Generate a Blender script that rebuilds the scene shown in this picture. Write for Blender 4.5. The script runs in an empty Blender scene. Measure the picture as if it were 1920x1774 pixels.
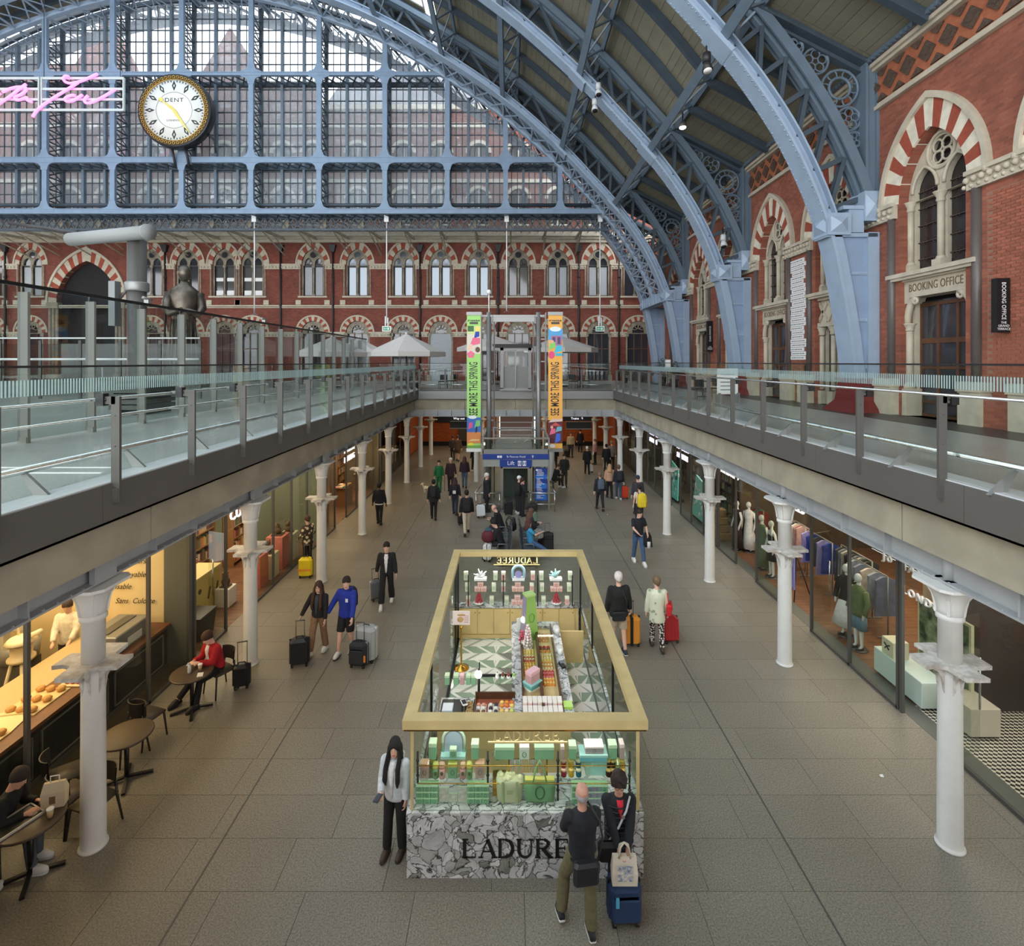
import bpy,bmesh,math,random
from mathutils import Vector,Matrix
from mathutils.geometry import tessellate_polygon
random.seed(7)
SC=bpy.context.scene
COL=SC.collection
PI=math.pi
# ---------------------------------------------------------------- camera, sky, exposure
F,CX,CY,CZ=985.0,957.5,679.0,6.8          # focal length, vanishing point (1920x1774 frame), eye height
cam_d=bpy.data.cameras.new('camera')
cam=bpy.data.objects.new('camera',cam_d)
COL.objects.link(cam)
cam.location=(0,0,CZ)
cam.rotation_euler=(PI/2,0,0)
cam_d.sensor_width=36.0
cam_d.lens=F/1920*36.0
cam_d.shift_x=(960-CX)/1920
cam_d.shift_y=(CY-887)/1920
cam_d.clip_start=0.05
cam_d.clip_end=400
SC.camera=cam
W=bpy.data.worlds.new('overcast_sky')
SC.world=W
W.use_nodes=True
bg=W.node_tree.nodes['Background']
bg.inputs[0].default_value=(0.94,0.97,1.0,1)
bg.inputs[1].default_value=5.0
SC.view_settings.view_transform='Standard'
SC.view_settings.look='None'
SC.view_settings.gamma=1.0
SC.view_settings.use_curve_mapping=False
SC.view_settings.exposure=0.0
cy=SC.cycles
cy.use_denoising=True
cy.max_bounces=9
cy.diffuse_bounces=4
cy.glossy_bounces=3
cy.transmission_bounces=3
cy.transparent_max_bounces=28
cy.sample_clamp_indirect=6.0
cy.caustics_reflective=False
cy.caustics_refractive=False
def lamp_area(name,loc,sx,sy,power,color,rot=(0,0,0)):
 d=bpy.data.lights.new(name,'AREA')
 d.shape='RECTANGLE';d.size=sx;d.size_y=sy;d.energy=power;d.color=color
 o=bpy.data.objects.new(name,d);COL.objects.link(o)
 o.location=loc;o.rotation_euler=rot
 return o
# ceiling lamps of the shops and of the passage beyond the opening (all shine down from their ceilings)
WARM=(1.0,0.72,0.40);WARM2=(1.0,0.80,0.55);NEUT=(1.0,0.93,0.84)
lamp_area('bakery_ceiling_light',(-9.6,9.6,3.55),2.6,6.5,320,WARM)
lamp_area('stationer_ceiling_light',(-10.0,17.0,3.55),3.5,7.0,330,WARM2)
lamp_area('bookshop_ceiling_light',(-10.0,25.0,3.55),3.5,7.0,330,WARM)
lamp_area('passage_ceiling_light',(0.2,36.5,3.9),11.0,9.0,300,WARM2)
lamp_area('left_arcade_light',(-6.5,18.0,3.62),0.5,22.0,110,WARM2)
for q in ((.19,7.12,2.6,.06,9),(.19,12.9,2.6,.06,16),(-1.22,10,.06,5,14),(1.6,10,.06,5,14)):lamp_area('kiosk_frame_light',(q[0],q[1],1.97),q[2],q[3],q[4],NEUT)
lamp_area('fragrance_shop_light',(10.0,9.5,3.55),3.5,4.5,160,NEUT)
lamp_area('dress_shop_light',(10.2,15.0,3.55),3.5,6.0,240,WARM2)
lamp_area('grocer_ceiling_light',(9.3,23.5,3.55),1.5,7.0,130,NEUT)
# ---------------------------------------------------------------- helpers
def P(x,y,Y):
 return Vector(((x-CX)*Y/F,Y,CZ-(y-CY)*Y/F))
def FL(x,y,z=0.0):
 Y=F*(CZ-z)/(y-CY)
 return Vector(((x-CX)*Y/F,Y,z))
def V(*a):
 return Vector(a)
ORD=['first','second','third','fourth','fifth','sixth','seventh','eighth','ninth','tenth','eleventh','twelfth',
  'thirteenth','fourteenth','fifteenth','sixteenth','seventeenth','eighteenth','nineteenth','twentieth']
class MB:
 """collects shapes for ONE mesh"""
 def __init__(s):
  s.v=[];s.f=[];s.m=[];s.s=[]
 def add(s,vs,fs,mi=0,smooth=False):
  k=len(s.v)
  s.v.extend([tuple(p) for p in vs])
  for f in fs:
   s.f.append(tuple(i+k for i in f));s.m.append(mi);s.s.append(smooth)
  return s
 def bx(s,x0,x1,y0,y1,z0,z1,mi=0,rz=0.0,piv=None):
  vs=[(x0,y0,z0),(x1,y0,z0),(x1,y1,z0),(x0,y1,z0),(x0,y0,z1),(x1,y0,z1),(x1,y1,z1),(x0,y1,z1)]
  if rz:
   cx,cy_=piv if piv else ((x0+x1)/2,(y0+y1)/2)
   c,n=math.cos(rz),math.sin(rz)
   vs=[(cx+(x-cx)*c-(y-cy_)*n,cy_+(x-cx)*n+(y-cy_)*c,z) for x,y,z in vs]
  return s.add(vs,[(0,3,2,1),(4,5,6,7),(0,1,5,4),(1,2,6,5),(2,3,7,6),(3,0,4,7)],mi)
 def box(s,c,d,mi=0,rz=0.0):
  return s.bx(c[0]-d[0]/2,c[0]+d[0]/2,c[1]-d[1]/2,c[1]+d[1]/2,c[2]-d[2]/2,c[2]+d[2]/2,mi,rz)
 def cbox(s,c,d,b=0.01,mi=0,rz=0.0):
  """box with chamfered vertical and top edges"""
  x,y,z=d[0]/2,d[1]/2,d[2]
  b=min(b,x*.9,y*.9,z*.45)
  def ring(i,zz):
   X,Y=x-i,y-i
   return [(-X+b,-Y,zz),(X-b,-Y,zz),(X,-Y+b,zz),(X,Y-b,zz),(X-b,Y,zz),(-X+b,Y,zz),(-X,Y-b,zz),(-X,-Y+b,zz)]
  rs=[ring(b*.6,0),ring(0,b*.6),ring(0,z-b),ring(b,z)]
  cn,sn=math.cos(rz),math.sin(rz)
  vs=[(c[0]+p[0]*cn-p[1]*sn,c[1]+p[0]*sn+p[1]*cn,c[2]+p[2]) for r in rs for p in r]
  fs=[tuple(range(7,-1,-1)),tuple(range(24,32))]
  for k in range(3):
   for i in range(8):
    j=(i+1) % 8
    fs.append((k*8+i,k*8+j,k*8+8+j,k*8+8+i))
  return s.add(vs,fs,mi)
 def beam(s,p0,p1,w,h=None,up=(0,0,1),mi=0):
  """rectangular bar from p0 to p1: w across, h along 'up'"""
  h=w if h is None else h
  p0,p1=Vector(p0),Vector(p1)
  d=(p1-p0)
  if d.length<1e-6:return s
  d.normalize();u=Vector(up)
  a=d.cross(u)
  if a.length<1e-4:a=d.cross(Vector((1,0,0)))
  if a.length<1e-4:a=d.cross(Vector((0,1,0)))
  a.normalize();b=a.cross(d);b.normalize()
  vs=[]
  for p in (p0,p1):
   for i,j in ((-1,-1),(1,-1),(1,1),(-1,1)):
    vs.append(p+a*(i*w/2)+b*(j*h/2))
  return s.add(vs,[(0,1,2,3),(7,6,5,4),(0,4,5,1),(1,5,6,2),(2,6,7,3),(3,7,4,0)],mi)
 def tube(s,pts,r,n=8,mi=0,closed=False,flat=1.0,smooth=True):
  pts=[Vector(p) for p in pts]
  m=len(pts)
  rs=r if isinstance(r,(list,tuple)) else [r]*m
  up=None;vs=[]
  for i in range(m):
   if closed:t=pts[(i+1) % m]-pts[i-1]
   else:t=pts[min(i+1,m-1)]-pts[max(i-1,0)]
   if t.length<1e-9:t=Vector((0,0,1))
   t.normalize()
   if up is None:
    up=Vector((0,0,1)) if abs(t.z)<.9 else Vector((0,1,0))
   a=t.cross(up)
   if a.length<1e-5:a=t.cross(Vector((1,0,0)))
   a.normalize();b=a.cross(t);b.normalize();up=b
   for k in range(n):
    q=2*PI*k/n
    vs.append(pts[i]+a*(math.cos(q)*rs[i])+b*(math.sin(q)*rs[i]*flat))
  fs=[]
  for i in range(m if closed else m-1):
   i2=(i+1) % m
   for k in range(n):
    k2=(k+1) % n
    fs.append((i*n+k,i*n+k2,i2*n+k2,i2*n+k))
  if not closed:
   fs.append(tuple(range(n-1,-1,-1)));fs.append(tuple((m-1)*n+k for k in range(n)))
  return s.add(vs,fs,mi,smooth)
 def rod(s,p0,p1,r,n=8,mi=0):
  return s.tube([p0,p1],r,n,mi)
 def lathe(s,prof,c=(0,0,0),n=16,mi=0,ex=1.0,ey=1.0,smooth=True):
  """prof = [(r, z)...] turned about the vertical through c"""
  vs=[];fs=[]
  for r,z in prof:
   for k in range(n):
    q=2*PI*k/n
    vs.append((c[0]+r*ex*math.cos(q),c[1]+r*ey*math.sin(q),c[2]+z))
  m=len(prof)
  for i in range(m-1):
   for k in range(n):
    k2=(k+1) % n
    fs.append((i*n+k,i*n+k2,i*n+n+k2,i*n+n+k))
  fs.append(tuple(range(n-1,-1,-1)));fs.append(tuple((m-1)*n+k for k in range(n)))
  return s.add(vs,fs,mi,smooth)
 def ball(s,c,r,n=10,m=6,mi=0,sx=1,sy=1,sz=1):
  prof=[(max(r*math.sin(PI*i/m),r*.02),-r*math.cos(PI*i/m)*sz) for i in range(m+1)]
  return s.lathe(prof,c,n,mi,sx,sy)
 def loft(s,rings,mi=0,smooth=True,caps=True):
  """rings: lists of equal count of points"""
  n=len(rings[0]);vs=[p for r in rings for p in r];fs=[]
  for i in range(len(rings)-1):
   for k in range(n):
    k2=(k+1) % n
    fs.append((i*n+k,i*n+k2,i*n+n+k2,i*n+n+k))
  if caps:
   fs.append(tuple(range(n-1,-1,-1)));fs.append(tuple((len(rings)-1)*n+k for k in range(n)))
  return s.add(vs,fs,mi,smooth)
 def plate(s,loops,mp,d0,d1,mi=0,sides=True,back=True):
  """flat plate with holes: loops=[outer, hole, ...] of (u,v); mp(u,v,d)->xyz"""
  flat=[p for l in loops for p in l]
  tris=tessellate_polygon([[Vector((u,v,0)) for u,v in l] for l in loops])
  n=len(flat)
  vs=[mp(u,v,d0) for u,v in flat]+([mp(u,v,d1) for u,v in flat])
  fs=[tuple(t) for t in tris]
  if back:fs+=[tuple(n+i for i in reversed(t)) for t in tris]
  if sides:
   k=0
   for l in loops:
    m=len(l)
    for i in range(m):
     j=(i+1) % m
     fs.append((k+i,k+j,n+k+j,n+k+i))
    k+=m
  return s.add(vs,fs,mi)
 def quad(s,a,b,c,d,mi=0):
  return s.add([a,b,c,d],[(0,1,2,3)],mi)
 def mesh(s,name,mats):
  me=bpy.data.meshes.new(name)
  me.from_pydata(s.v,[],s.f)
  if not isinstance(mats,(list,tuple)):mats=[mats]
  for m in mats:me.materials.append(m)
  if any(s.m):me.polygons.foreach_set('material_index',s.m)
  if any(s.s):me.polygons.foreach_set('use_smooth',s.s)
  me.update()
  return me
 def build(s,name,mats,parent=None,world=False,loc=None):
  """link as ONE object; world=True: the shapes are in scene coordinates and parent is an unrotated Empty"""
  if world and parent is not None:
   L=parent.location
   if parent.parent:L=L+parent.parent.location
   s.v=[(x-L[0],y-L[1],z-L[2]) for x,y,z in s.v]
  return put(name,s.mesh(name,mats),parent,loc)
def put(name,me,parent=None,loc=None,rz=0.0,rot=None,scale=None):
 o=bpy.data.objects.new(name,me);COL.objects.link(o)
 if parent is not None:o.parent=parent
 if loc is not None:o.location=loc
 if rot is not None:o.rotation_euler=rot
 elif rz:o.rotation_euler=(0,0,rz)
 if scale is not None:o.scale=scale
 return o
def tag(o,label,cat,group=None):
 o['label']=label;o['category']=cat
 if group:o['group']=group
 return o
def thing(name,label,cat,loc=(0,0,0),rz=0.0,group=None):
 o=bpy.data.objects.new(name,None);COL.objects.link(o)
 o.location=loc;o.rotation_euler=(0,0,rz);o.empty_display_size=.1
 return tag(o,label,cat,group)
def struct(o):
 o['kind']='structure';return o
def snode(name,loc=(0,0,0)):
 o=bpy.data.objects.new(name,None);COL.objects.link(o);o.location=loc
 return struct(o)
def stuff(o):
 o['kind']='stuff';return o
def dup(root,loc=None,rz=None,label=None,group=None):
 r=root.copy();COL.objects.link(r)
 if loc is not None:r.location=loc
 if rz is not None:r.rotation_euler=(0,0,rz)
 if label:r['label']=label
 if group:r['group']=group
 for ch in list(root.children):
  c=ch.copy();COL.objects.link(c);c.parent=r
  for g in list(ch.children):
   d=g.copy();COL.objects.link(d);d.parent=c
 return r
def text(name,body,mat,parent,loc,rot,size,ext=0.004,align='CENTER',sx=1.0,space=1.0,bold=0.0,shear=0.0):
 cu=bpy.data.curves.new(name,'FONT')
 cu.body=body;cu.size=size;cu.extrude=ext;cu.align_x=align;cu.align_y='CENTER'
 cu.space_character=space;cu.offset=bold;cu.shear=shear;cu.resolution_u=3
 cu.materials.append(mat)
 tmp=bpy.data.objects.new(name,cu)
 me=bpy.data.meshes.new_from_object(tmp)
 bpy.data.objects.remove(tmp);me.name=name
 return put(name,me,parent,loc,rot=rot,scale=(sx,1,1))
def arc(cx,cy_,r,a0,a1,n):
 return [(cx+r*math.cos(a0+(a1-a0)*i/n),cy_+r*math.sin(a0+(a1-a0)*i/n)) for i in range(n+1)]
def gothic(w,h0,hs,n=8,k=1.0):
 """outline of a pointed-arch opening: width w, from h0 to springing hs; k = radius/width"""
 R=w*k;c=R-w/2
 a1=math.acos(c/R)
 right=[(-c+R*math.cos(a1*i/n),hs+R*math.sin(a1*i/n)) for i in range(n+1)]
 left=[(-x,y) for x,y in reversed(right[:-1])]
 return [(-w/2,h0),(w/2,h0)]+right+left
def gothic_arc(w,hs,n,k=1.0):
 R=w*k;c=R-w/2;a1=math.acos(c/R)
 right=[(-c+R*math.cos(a1*i/n),hs+R*math.sin(a1*i/n)) for i in range(n+1)]
 return right+[(-x,y) for x,y in reversed(right[:-1])]
def ring2(a,b):
 """plate loops between two open outlines of equal length"""
 return [list(a)+list(reversed(b))]
# ---------------------------------------------------------------- materials
def lin(c):
 f=lambda u:u/12.92 if u <= .04045 else ((u+.055)/1.055)**2.4
 return (f(c[0]/255),f(c[1]/255),f(c[2]/255),1)
def nodes(name):
 m=bpy.data.materials.new(name);m.use_nodes=True
 nt=m.node_tree
 return m,nt,nt.nodes['Principled BSDF']
def N(nt,typ,**kw):
 n=nt.nodes.new(typ)
 for k,v in kw.items():
  if k.startswith('i_'):n.inputs[int(k[2:])].default_value=v
  else:setattr(n,k,v)
 return n
def mat(name,col,rough=.5,metal=0.0,var=0.0,scale=8.0,bump=0.0,bscale=60.0,col2=None,emit=None,es=0.0,orand=0.0,spec=None,detail=3.0):
 """plain procedural surface: noise between col and col2 (or +-var), fine bump, optional tone change from piece to piece"""
 m,nt,p=nodes(name)
 p.inputs['Roughness'].default_value=rough;p.inputs['Metallic'].default_value=metal
 if spec is not None:p.inputs['Specular IOR Level'].default_value=spec
 c=lin(col);p.inputs['Base Color'].default_value=c
 if var or col2 or orand:
  tc=N(nt,'ShaderNodeTexCoord')
  no=N(nt,'ShaderNodeTexNoise');no.inputs['Scale'].default_value=scale;no.inputs['Detail'].default_value=detail
  nt.links.new(tc.outputs['Object'],no.inputs['Vector'])
  cr=N(nt,'ShaderNodeValToRGB')
  cr.color_ramp.elements[0].position=.35;cr.color_ramp.elements[1].position=.65
  if col2:a,b=c,lin(col2)
  else:
   a=tuple(max(0,x*(1-var)) for x in c[:3])+(1,);b=tuple(min(1,x*(1+var)) for x in c[:3])+(1,)
  cr.color_ramp.elements[0].color=a;cr.color_ramp.elements[1].color=b
  nt.links.new(no.outputs['Fac'],cr.inputs['Fac'])
  out=cr.outputs['Color']
  if orand:
   oi=N(nt,'ShaderNodeObjectInfo')
   mr=N(nt,'ShaderNodeMapRange');mr.inputs[3].default_value=1-orand;mr.inputs[4].default_value=1+orand
   nt.links.new(oi.outputs['Random'],mr.inputs[0])
   hs=N(nt,'ShaderNodeHueSaturation')
   nt.links.new(mr.outputs[0],hs.inputs['Value']);nt.links.new(out,hs.inputs['Color'])
   out=hs.outputs['Color']
  nt.links.new(out,p.inputs['Base Color'])
 if bump:
  tc=N(nt,'ShaderNodeTexCoord')
  no=N(nt,'ShaderNodeTexNoise');no.inputs['Scale'].default_value=bscale;no.inputs['Detail'].default_value=2
  nt.links.new(tc.outputs['Object'],no.inputs['Vector'])
  bp=N(nt,'ShaderNodeBump');bp.inputs['Strength'].default_value=bump;bp.inputs['Distance'].default_value=.02
  nt.links.new(no.outputs['Fac'],bp.inputs['Height']);nt.links.new(bp.outputs[0],p.inputs['Normal'])
 if emit:
  p.inputs['Emission Color'].default_value=lin(emit);p.inputs['Emission Strength'].default_value=es
 return m
def glass(name,tint,refl=1.0,rough=0.02,ior=1.5,haze=0.0,hazecol=(220,230,235),stripe=0.0):
 """thin pane: tinted see-through plus mirror by angle; haze = share of milky white mixed into the pane"""
 m,nt,p=nodes(name);nt.nodes.remove(p)
 out=nt.nodes['Material Output']
 tr=N(nt,'ShaderNodeBsdfTransparent');tr.inputs[0].default_value=lin(tint)
 gl=N(nt,'ShaderNodeBsdfGlossy');gl.inputs['Roughness'].default_value=rough
 geo=N(nt,'ShaderNodeNewGeometry')
 dt=N(nt,'ShaderNodeVectorMath',operation='DOT_PRODUCT')
 nt.links.new(geo.outputs['Normal'],dt.inputs[0]);nt.links.new(geo.outputs['Incoming'],dt.inputs[1])
 ab=N(nt,'ShaderNodeMath',operation='ABSOLUTE');nt.links.new(dt.outputs['Value'],ab.inputs[0])
 sb=N(nt,'ShaderNodeMath',operation='SUBTRACT');sb.inputs[0].default_value=1;nt.links.new(ab.outputs[0],sb.inputs[1])
 pw=N(nt,'ShaderNodeMath',operation='POWER');pw.inputs[1].default_value=5;nt.links.new(sb.outputs[0],pw.inputs[0])
 mu=N(nt,'ShaderNodeMath',operation='MULTIPLY_ADD');mu.inputs[1].default_value=.5*refl;mu.inputs[2].default_value=.035*refl;mu.use_clamp=True
 nt.links.new(pw.outputs[0],mu.inputs[0])
 mx=N(nt,'ShaderNodeMixShader')
 nt.links.new(mu.outputs[0],mx.inputs[0]);nt.links.new(gl.outputs[0],mx.inputs[2])
 src=tr.outputs[0]
 if haze:
  df=N(nt,'ShaderNodeBsdfDiffuse');df.inputs[0].default_value=lin(hazecol)
  tl=N(nt,'ShaderNodeBsdfTranslucent');tl.inputs[0].default_value=lin(hazecol)
  m1=N(nt,'ShaderNodeMixShader');m1.inputs[0].default_value=.5
  nt.links.new(df.outputs[0],m1.inputs[1]);nt.links.new(tl.outputs[0],m1.inputs[2])
  m2=N(nt,'ShaderNodeMixShader');m2.inputs[0].default_value=haze
  nt.links.new(tr.outputs[0],m2.inputs[1]);nt.links.new(m1.outputs[0],m2.inputs[2])
  if stripe:
   sx=N(nt,'ShaderNodeSeparateXYZ');nt.links.new(geo.outputs['Position'],sx.inputs[0])
   k1=N(nt,'ShaderNodeMath',operation='MULTIPLY');k1.inputs[1].default_value=stripe;nt.links.new(sx.outputs[1],k1.inputs[0])
   k2=N(nt,'ShaderNodeMath',operation='FRACT');nt.links.new(k1.outputs[0],k2.inputs[0])
   k3=N(nt,'ShaderNodeMath',operation='GREATER_THAN');k3.inputs[1].default_value=.5;nt.links.new(k2.outputs[0],k3.inputs[0])
   k4=N(nt,'ShaderNodeMath',operation='MULTIPLY');k4.inputs[1].default_value=haze;nt.links.new(k3.outputs[0],k4.inputs[0])
   nt.links.new(k4.outputs[0],m2.inputs[0])
  src=m2.outputs[0]
 nt.links.new(src,mx.inputs[1]);nt.links.new(mx.outputs[0],out.inputs[0])
 return m
def brick(name,axis,c1,c2,mortar,bw=.235,rh=.078,dark=.25):
 """brick courses on a wall; axis 'y' = wall runs along Y, 'x' = along X"""
 m,nt,p=nodes(name)
 tc=N(nt,'ShaderNodeTexCoord');sp=N(nt,'ShaderNodeSeparateXYZ');cb=N(nt,'ShaderNodeCombineXYZ')
 geo=N(nt,'ShaderNodeNewGeometry')
 nt.links.new(geo.outputs['Position'],sp.inputs[0])
 nt.links.new(sp.outputs[1 if axis=='y' else 0],cb.inputs[0]);nt.links.new(sp.outputs[2],cb.inputs[1])
 bt=N(nt,'ShaderNodeTexBrick')
 bt.inputs['Color1'].default_value=lin(c1);bt.inputs['Color2'].default_value=lin(c2);bt.inputs['Mortar'].default_value=lin(mortar)
 bt.inputs['Scale'].default_value=1.0;bt.inputs['Mortar Size'].default_value=.006;bt.inputs['Brick Width'].default_value=bw;bt.inputs['Row Height'].default_value=rh
 bt.inputs['Mortar Smooth'].default_value=.3
 nt.links.new(cb.outputs[0],bt.inputs['Vector'])
 no=N(nt,'ShaderNodeTexNoise');no.inputs['Scale'].default_value=.9;no.inputs['Detail'].default_value=6;no.inputs['Roughness'].default_value=.65
 nt.links.new(geo.outputs['Position'],no.inputs['Vector'])
 mr=N(nt,'ShaderNodeMapRange');mr.inputs[1].default_value=.3;mr.inputs[2].default_value=.7;mr.inputs[3].default_value=1-dark;mr.inputs[4].default_value=1+dark
 nt.links.new(no.outputs['Fac'],mr.inputs[0])
 hs=N(nt,'ShaderNodeHueSaturation')
 nt.links.new(bt.outputs['Color'],hs.inputs['Color']);nt.links.new(mr.outputs[0],hs.inputs['Value'])
 nt.links.new(hs.outputs[0],p.inputs['Base Color'])
 p.inputs['Roughness'].default_value=.85
 bp=N(nt,'ShaderNodeBump');bp.inputs['Strength'].default_value=.5;bp.inputs['Distance'].default_value=.01;bp.invert=True
 nt.links.new(bt.outputs['Fac'],bp.inputs['Height']);nt.links.new(bp.outputs[0],p.inputs['Normal'])
 return m
def marble(name,base,vein,dark,scale=2.2):
 """brecciated marble: warped fragments of differing tone in a dark veined ground"""
 m,nt,p=nodes(name)
 geo=N(nt,'ShaderNodeNewGeometry')
 def warp(src,sc,amt,det):
  no=N(nt,'ShaderNodeTexNoise');no.inputs['Scale'].default_value=sc;no.inputs['Detail'].default_value=det
  nt.links.new(src,no.inputs['Vector'])
  sb=N(nt,'ShaderNodeVectorMath',operation='SUBTRACT');sb.inputs[1].default_value=(.5,.5,.5);nt.links.new(no.outputs['Color'],sb.inputs[0])
  ml=N(nt,'ShaderNodeVectorMath',operation='SCALE');ml.inputs[3].default_value=amt;nt.links.new(sb.outputs[0],ml.inputs[0])
  ad=N(nt,'ShaderNodeVectorMath',operation='ADD');nt.links.new(src,ad.inputs[0]);nt.links.new(ml.outputs[0],ad.inputs[1])
  return ad.outputs[0]
 w=warp(warp(geo.outputs['Position'],2.0,.6,2),7,.22,5)
 def vor(sc,feat):
  v=N(nt,'ShaderNodeTexVoronoi',feature=feat);v.inputs['Scale'].default_value=sc;nt.links.new(w,v.inputs['Vector']);return v
 def ramp(src,stops):
  c=N(nt,'ShaderNodeValToRGB');e=c.color_ramp.elements
  e[0].position,e[0].color=stops[0];e[1].position,e[1].color=stops[-1]
  for q,col in stops[1:-1]:x=e.new(q);x.color=col
  nt.links.new(src,c.inputs['Fac']);return c.outputs[0]
 cell=vor(scale*1.9,'F1');sep=N(nt,'ShaderNodeSeparateColor');nt.links.new(cell.outputs['Color'],sep.inputs[0])
 g=lambda v:(v,v,v,1)
 tone=ramp(sep.outputs[0],[(0,(.26,.27,.23,1)),(.12,(.48,.49,.45,1)),(.3,(.74,.74,.73,1)),(1,lin(base))])
 edge=ramp(vor(scale*1.9,'DISTANCE_TO_EDGE').outputs['Distance'],[(0,lin(dark)),(.018,lin(vein)),(.06,g(.94)),(1,g(1))])
 fine=ramp(vor(scale*6.5,'DISTANCE_TO_EDGE').outputs['Distance'],[(0,g(.7)),(.03,g(.92)),(.07,g(1)),(1,g(1))])
 no=N(nt,'ShaderNodeTexNoise');no.inputs['Scale'].default_value=5;no.inputs['Detail'].default_value=7;nt.links.new(w,no.inputs['Vector'])
 cloud=ramp(no.outputs['Fac'],[(.3,g(.55)),(.7,g(1.1))])
 def mul(a,c):
  k=N(nt,'ShaderNodeMix',data_type='RGBA');k.blend_type='MULTIPLY';k.inputs[0].default_value=1
  nt.links.new(a,k.inputs[6]);nt.links.new(c,k.inputs[7]);return k.outputs[2]
 nt.links.new(mul(mul(tone,edge),mul(fine,cloud)),p.inputs['Base Color'])
 p.inputs['Roughness'].default_value=.25
 return m
def granite(name,col,col2,rough,orand):
 m,nt,p=nodes(name)
 geo=N(nt,'ShaderNodeNewGeometry')
 a=N(nt,'ShaderNodeTexNoise');a.inputs['Scale'].default_value=46;a.inputs['Detail'].default_value=3;a.inputs['Roughness'].default_value=.8
 nt.links.new(geo.outputs['Position'],a.inputs['Vector'])
 cr=N(nt,'ShaderNodeValToRGB');e=cr.color_ramp.elements
 e[0].position=.36;e[0].color=lin(col);e[1].position=.64;e[1].color=lin(col2)
 nt.links.new(a.outputs['Fac'],cr.inputs['Fac'])
 b=N(nt,'ShaderNodeTexNoise');b.inputs['Scale'].default_value=.45;b.inputs['Detail'].default_value=4
 nt.links.new(geo.outputs['Position'],b.inputs['Vector'])
 mr=N(nt,'ShaderNodeMapRange');mr.inputs[1].default_value=.3;mr.inputs[2].default_value=.7;mr.inputs[3].default_value=.88;mr.inputs[4].default_value=1.1
 nt.links.new(b.outputs['Fac'],mr.inputs[0])
 oi=N(nt,'ShaderNodeObjectInfo')
 m2=N(nt,'ShaderNodeMapRange');m2.inputs[3].default_value=1-orand;m2.inputs[4].default_value=1+orand
 nt.links.new(oi.outputs['Random'],m2.inputs[0])
 mu=N(nt,'ShaderNodeMath',operation='MULTIPLY');nt.links.new(mr.outputs[0],mu.inputs[0]);nt.links.new(m2.outputs[0],mu.inputs[1])
 hs=N(nt,'ShaderNodeHueSaturation');nt.links.new(mu.outputs[0],hs.inputs['Value']);nt.links.new(cr.outputs[0],hs.inputs['Color'])
 nt.links.new(hs.outputs[0],p.inputs['Base Color'])
 p.inputs['Roughness'].default_value=rough
 return m
def checker(name,c1,c2,sc):
 m,nt,p=nodes(name)
 geo=N(nt,'ShaderNodeNewGeometry')
 mp=N(nt,'ShaderNodeMapping');mp.inputs['Rotation'].default_value=(0,0,PI/4)
 nt.links.new(geo.outputs['Position'],mp.inputs[0])
 ck=N(nt,'ShaderNodeTexChecker');ck.inputs['Scale'].default_value=sc
 ck.inputs[1].default_value=lin(c1);ck.inputs[2].default_value=lin(c2)
 nt.links.new(mp.outputs[0],ck.inputs[0]);nt.links.new(ck.outputs[0],p.inputs['Base Color'])
 p.inputs['Roughness'].default_value=.3
 return m
def spots(name,c1,c2,sc,lo=.35,hi=.45):
 m,nt,p=nodes(name)
 tc=N(nt,'ShaderNodeTexCoord');vo=N(nt,'ShaderNodeTexVoronoi');vo.inputs['Scale'].default_value=sc
 nt.links.new(tc.outputs['Object'],vo.inputs['Vector'])
 cr=N(nt,'ShaderNodeValToRGB');e=cr.color_ramp.elements
 e[0].position=lo;e[0].color=lin(c1);e[1].position=hi;e[1].color=lin(c2)
 nt.links.new(vo.outputs['Distance'],cr.inputs['Fac']);nt.links.new(cr.outputs[0],p.inputs['Base Color'])
 p.inputs['Roughness'].default_value=.8
 return m
def emis(name,col,s):
 m,nt,p=nodes(name)
 p.inputs['Base Color'].default_value=lin(col)
 p.inputs['Emission Color'].default_value=lin(col);p.inputs['Emission Strength'].default_value=s
 return m
M={}
M['slab']=granite('granite_slab',(106,100,88),(156,148,134),.42,.06)
M['joint']=mat('dark_joint',(70,66,58),.9)
M['deck']=granite('deck_paving',(138,142,136),(178,182,176),.30,.03)
M['deckdark']=mat('dark_deck_border',(66,62,60),.4,var=.12,scale=3)
M['concrete']=mat('precast_concrete',(164,156,136),.8,var=.12,scale=1.6,bump=.08,detail=6)
M['fascia']=mat('grey_metal_fascia',(100,97,92),.5,.15,var=.05,scale=.7)
M['greysteel']=mat('painted_grey_steel',(168,170,170),.5,var=.05,scale=2)
M['white']=mat('white_painted_iron',(226,225,220),.5,var=.03,scale=4,bump=.05,bscale=25)
M['dirty']=mat('dusty_white_iron',(222,219,212),.7,col2=(184,176,166),scale=9)
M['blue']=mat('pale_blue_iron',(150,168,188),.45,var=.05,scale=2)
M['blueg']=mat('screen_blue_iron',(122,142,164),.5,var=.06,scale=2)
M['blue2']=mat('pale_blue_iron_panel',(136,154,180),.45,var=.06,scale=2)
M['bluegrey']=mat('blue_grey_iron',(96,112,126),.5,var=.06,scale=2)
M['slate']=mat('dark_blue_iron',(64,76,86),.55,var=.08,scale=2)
M['board']=mat('roof_boarding',(128,123,105),.75,var=.08,scale=1.5,orand=.06)
M['stone']=mat('buff_limestone',(188,178,158),.8,var=.10,scale=3,bump=.15,bscale=30)
M['stonew']=mat('pale_limestone',(214,206,186),.8,var=.10,scale=4,bump=.1,bscale=30)
M['stoned']=mat('weathered_limestone',(150,140,122),.85,var=.2,scale=3)
M['granitecol']=mat('dark_granite_shaft',(92,84,80),.4,var=.2,scale=60)
M['brickR']=brick('red_brick_right','y',(156,92,70),(132,74,57),(128,92,78))
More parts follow.
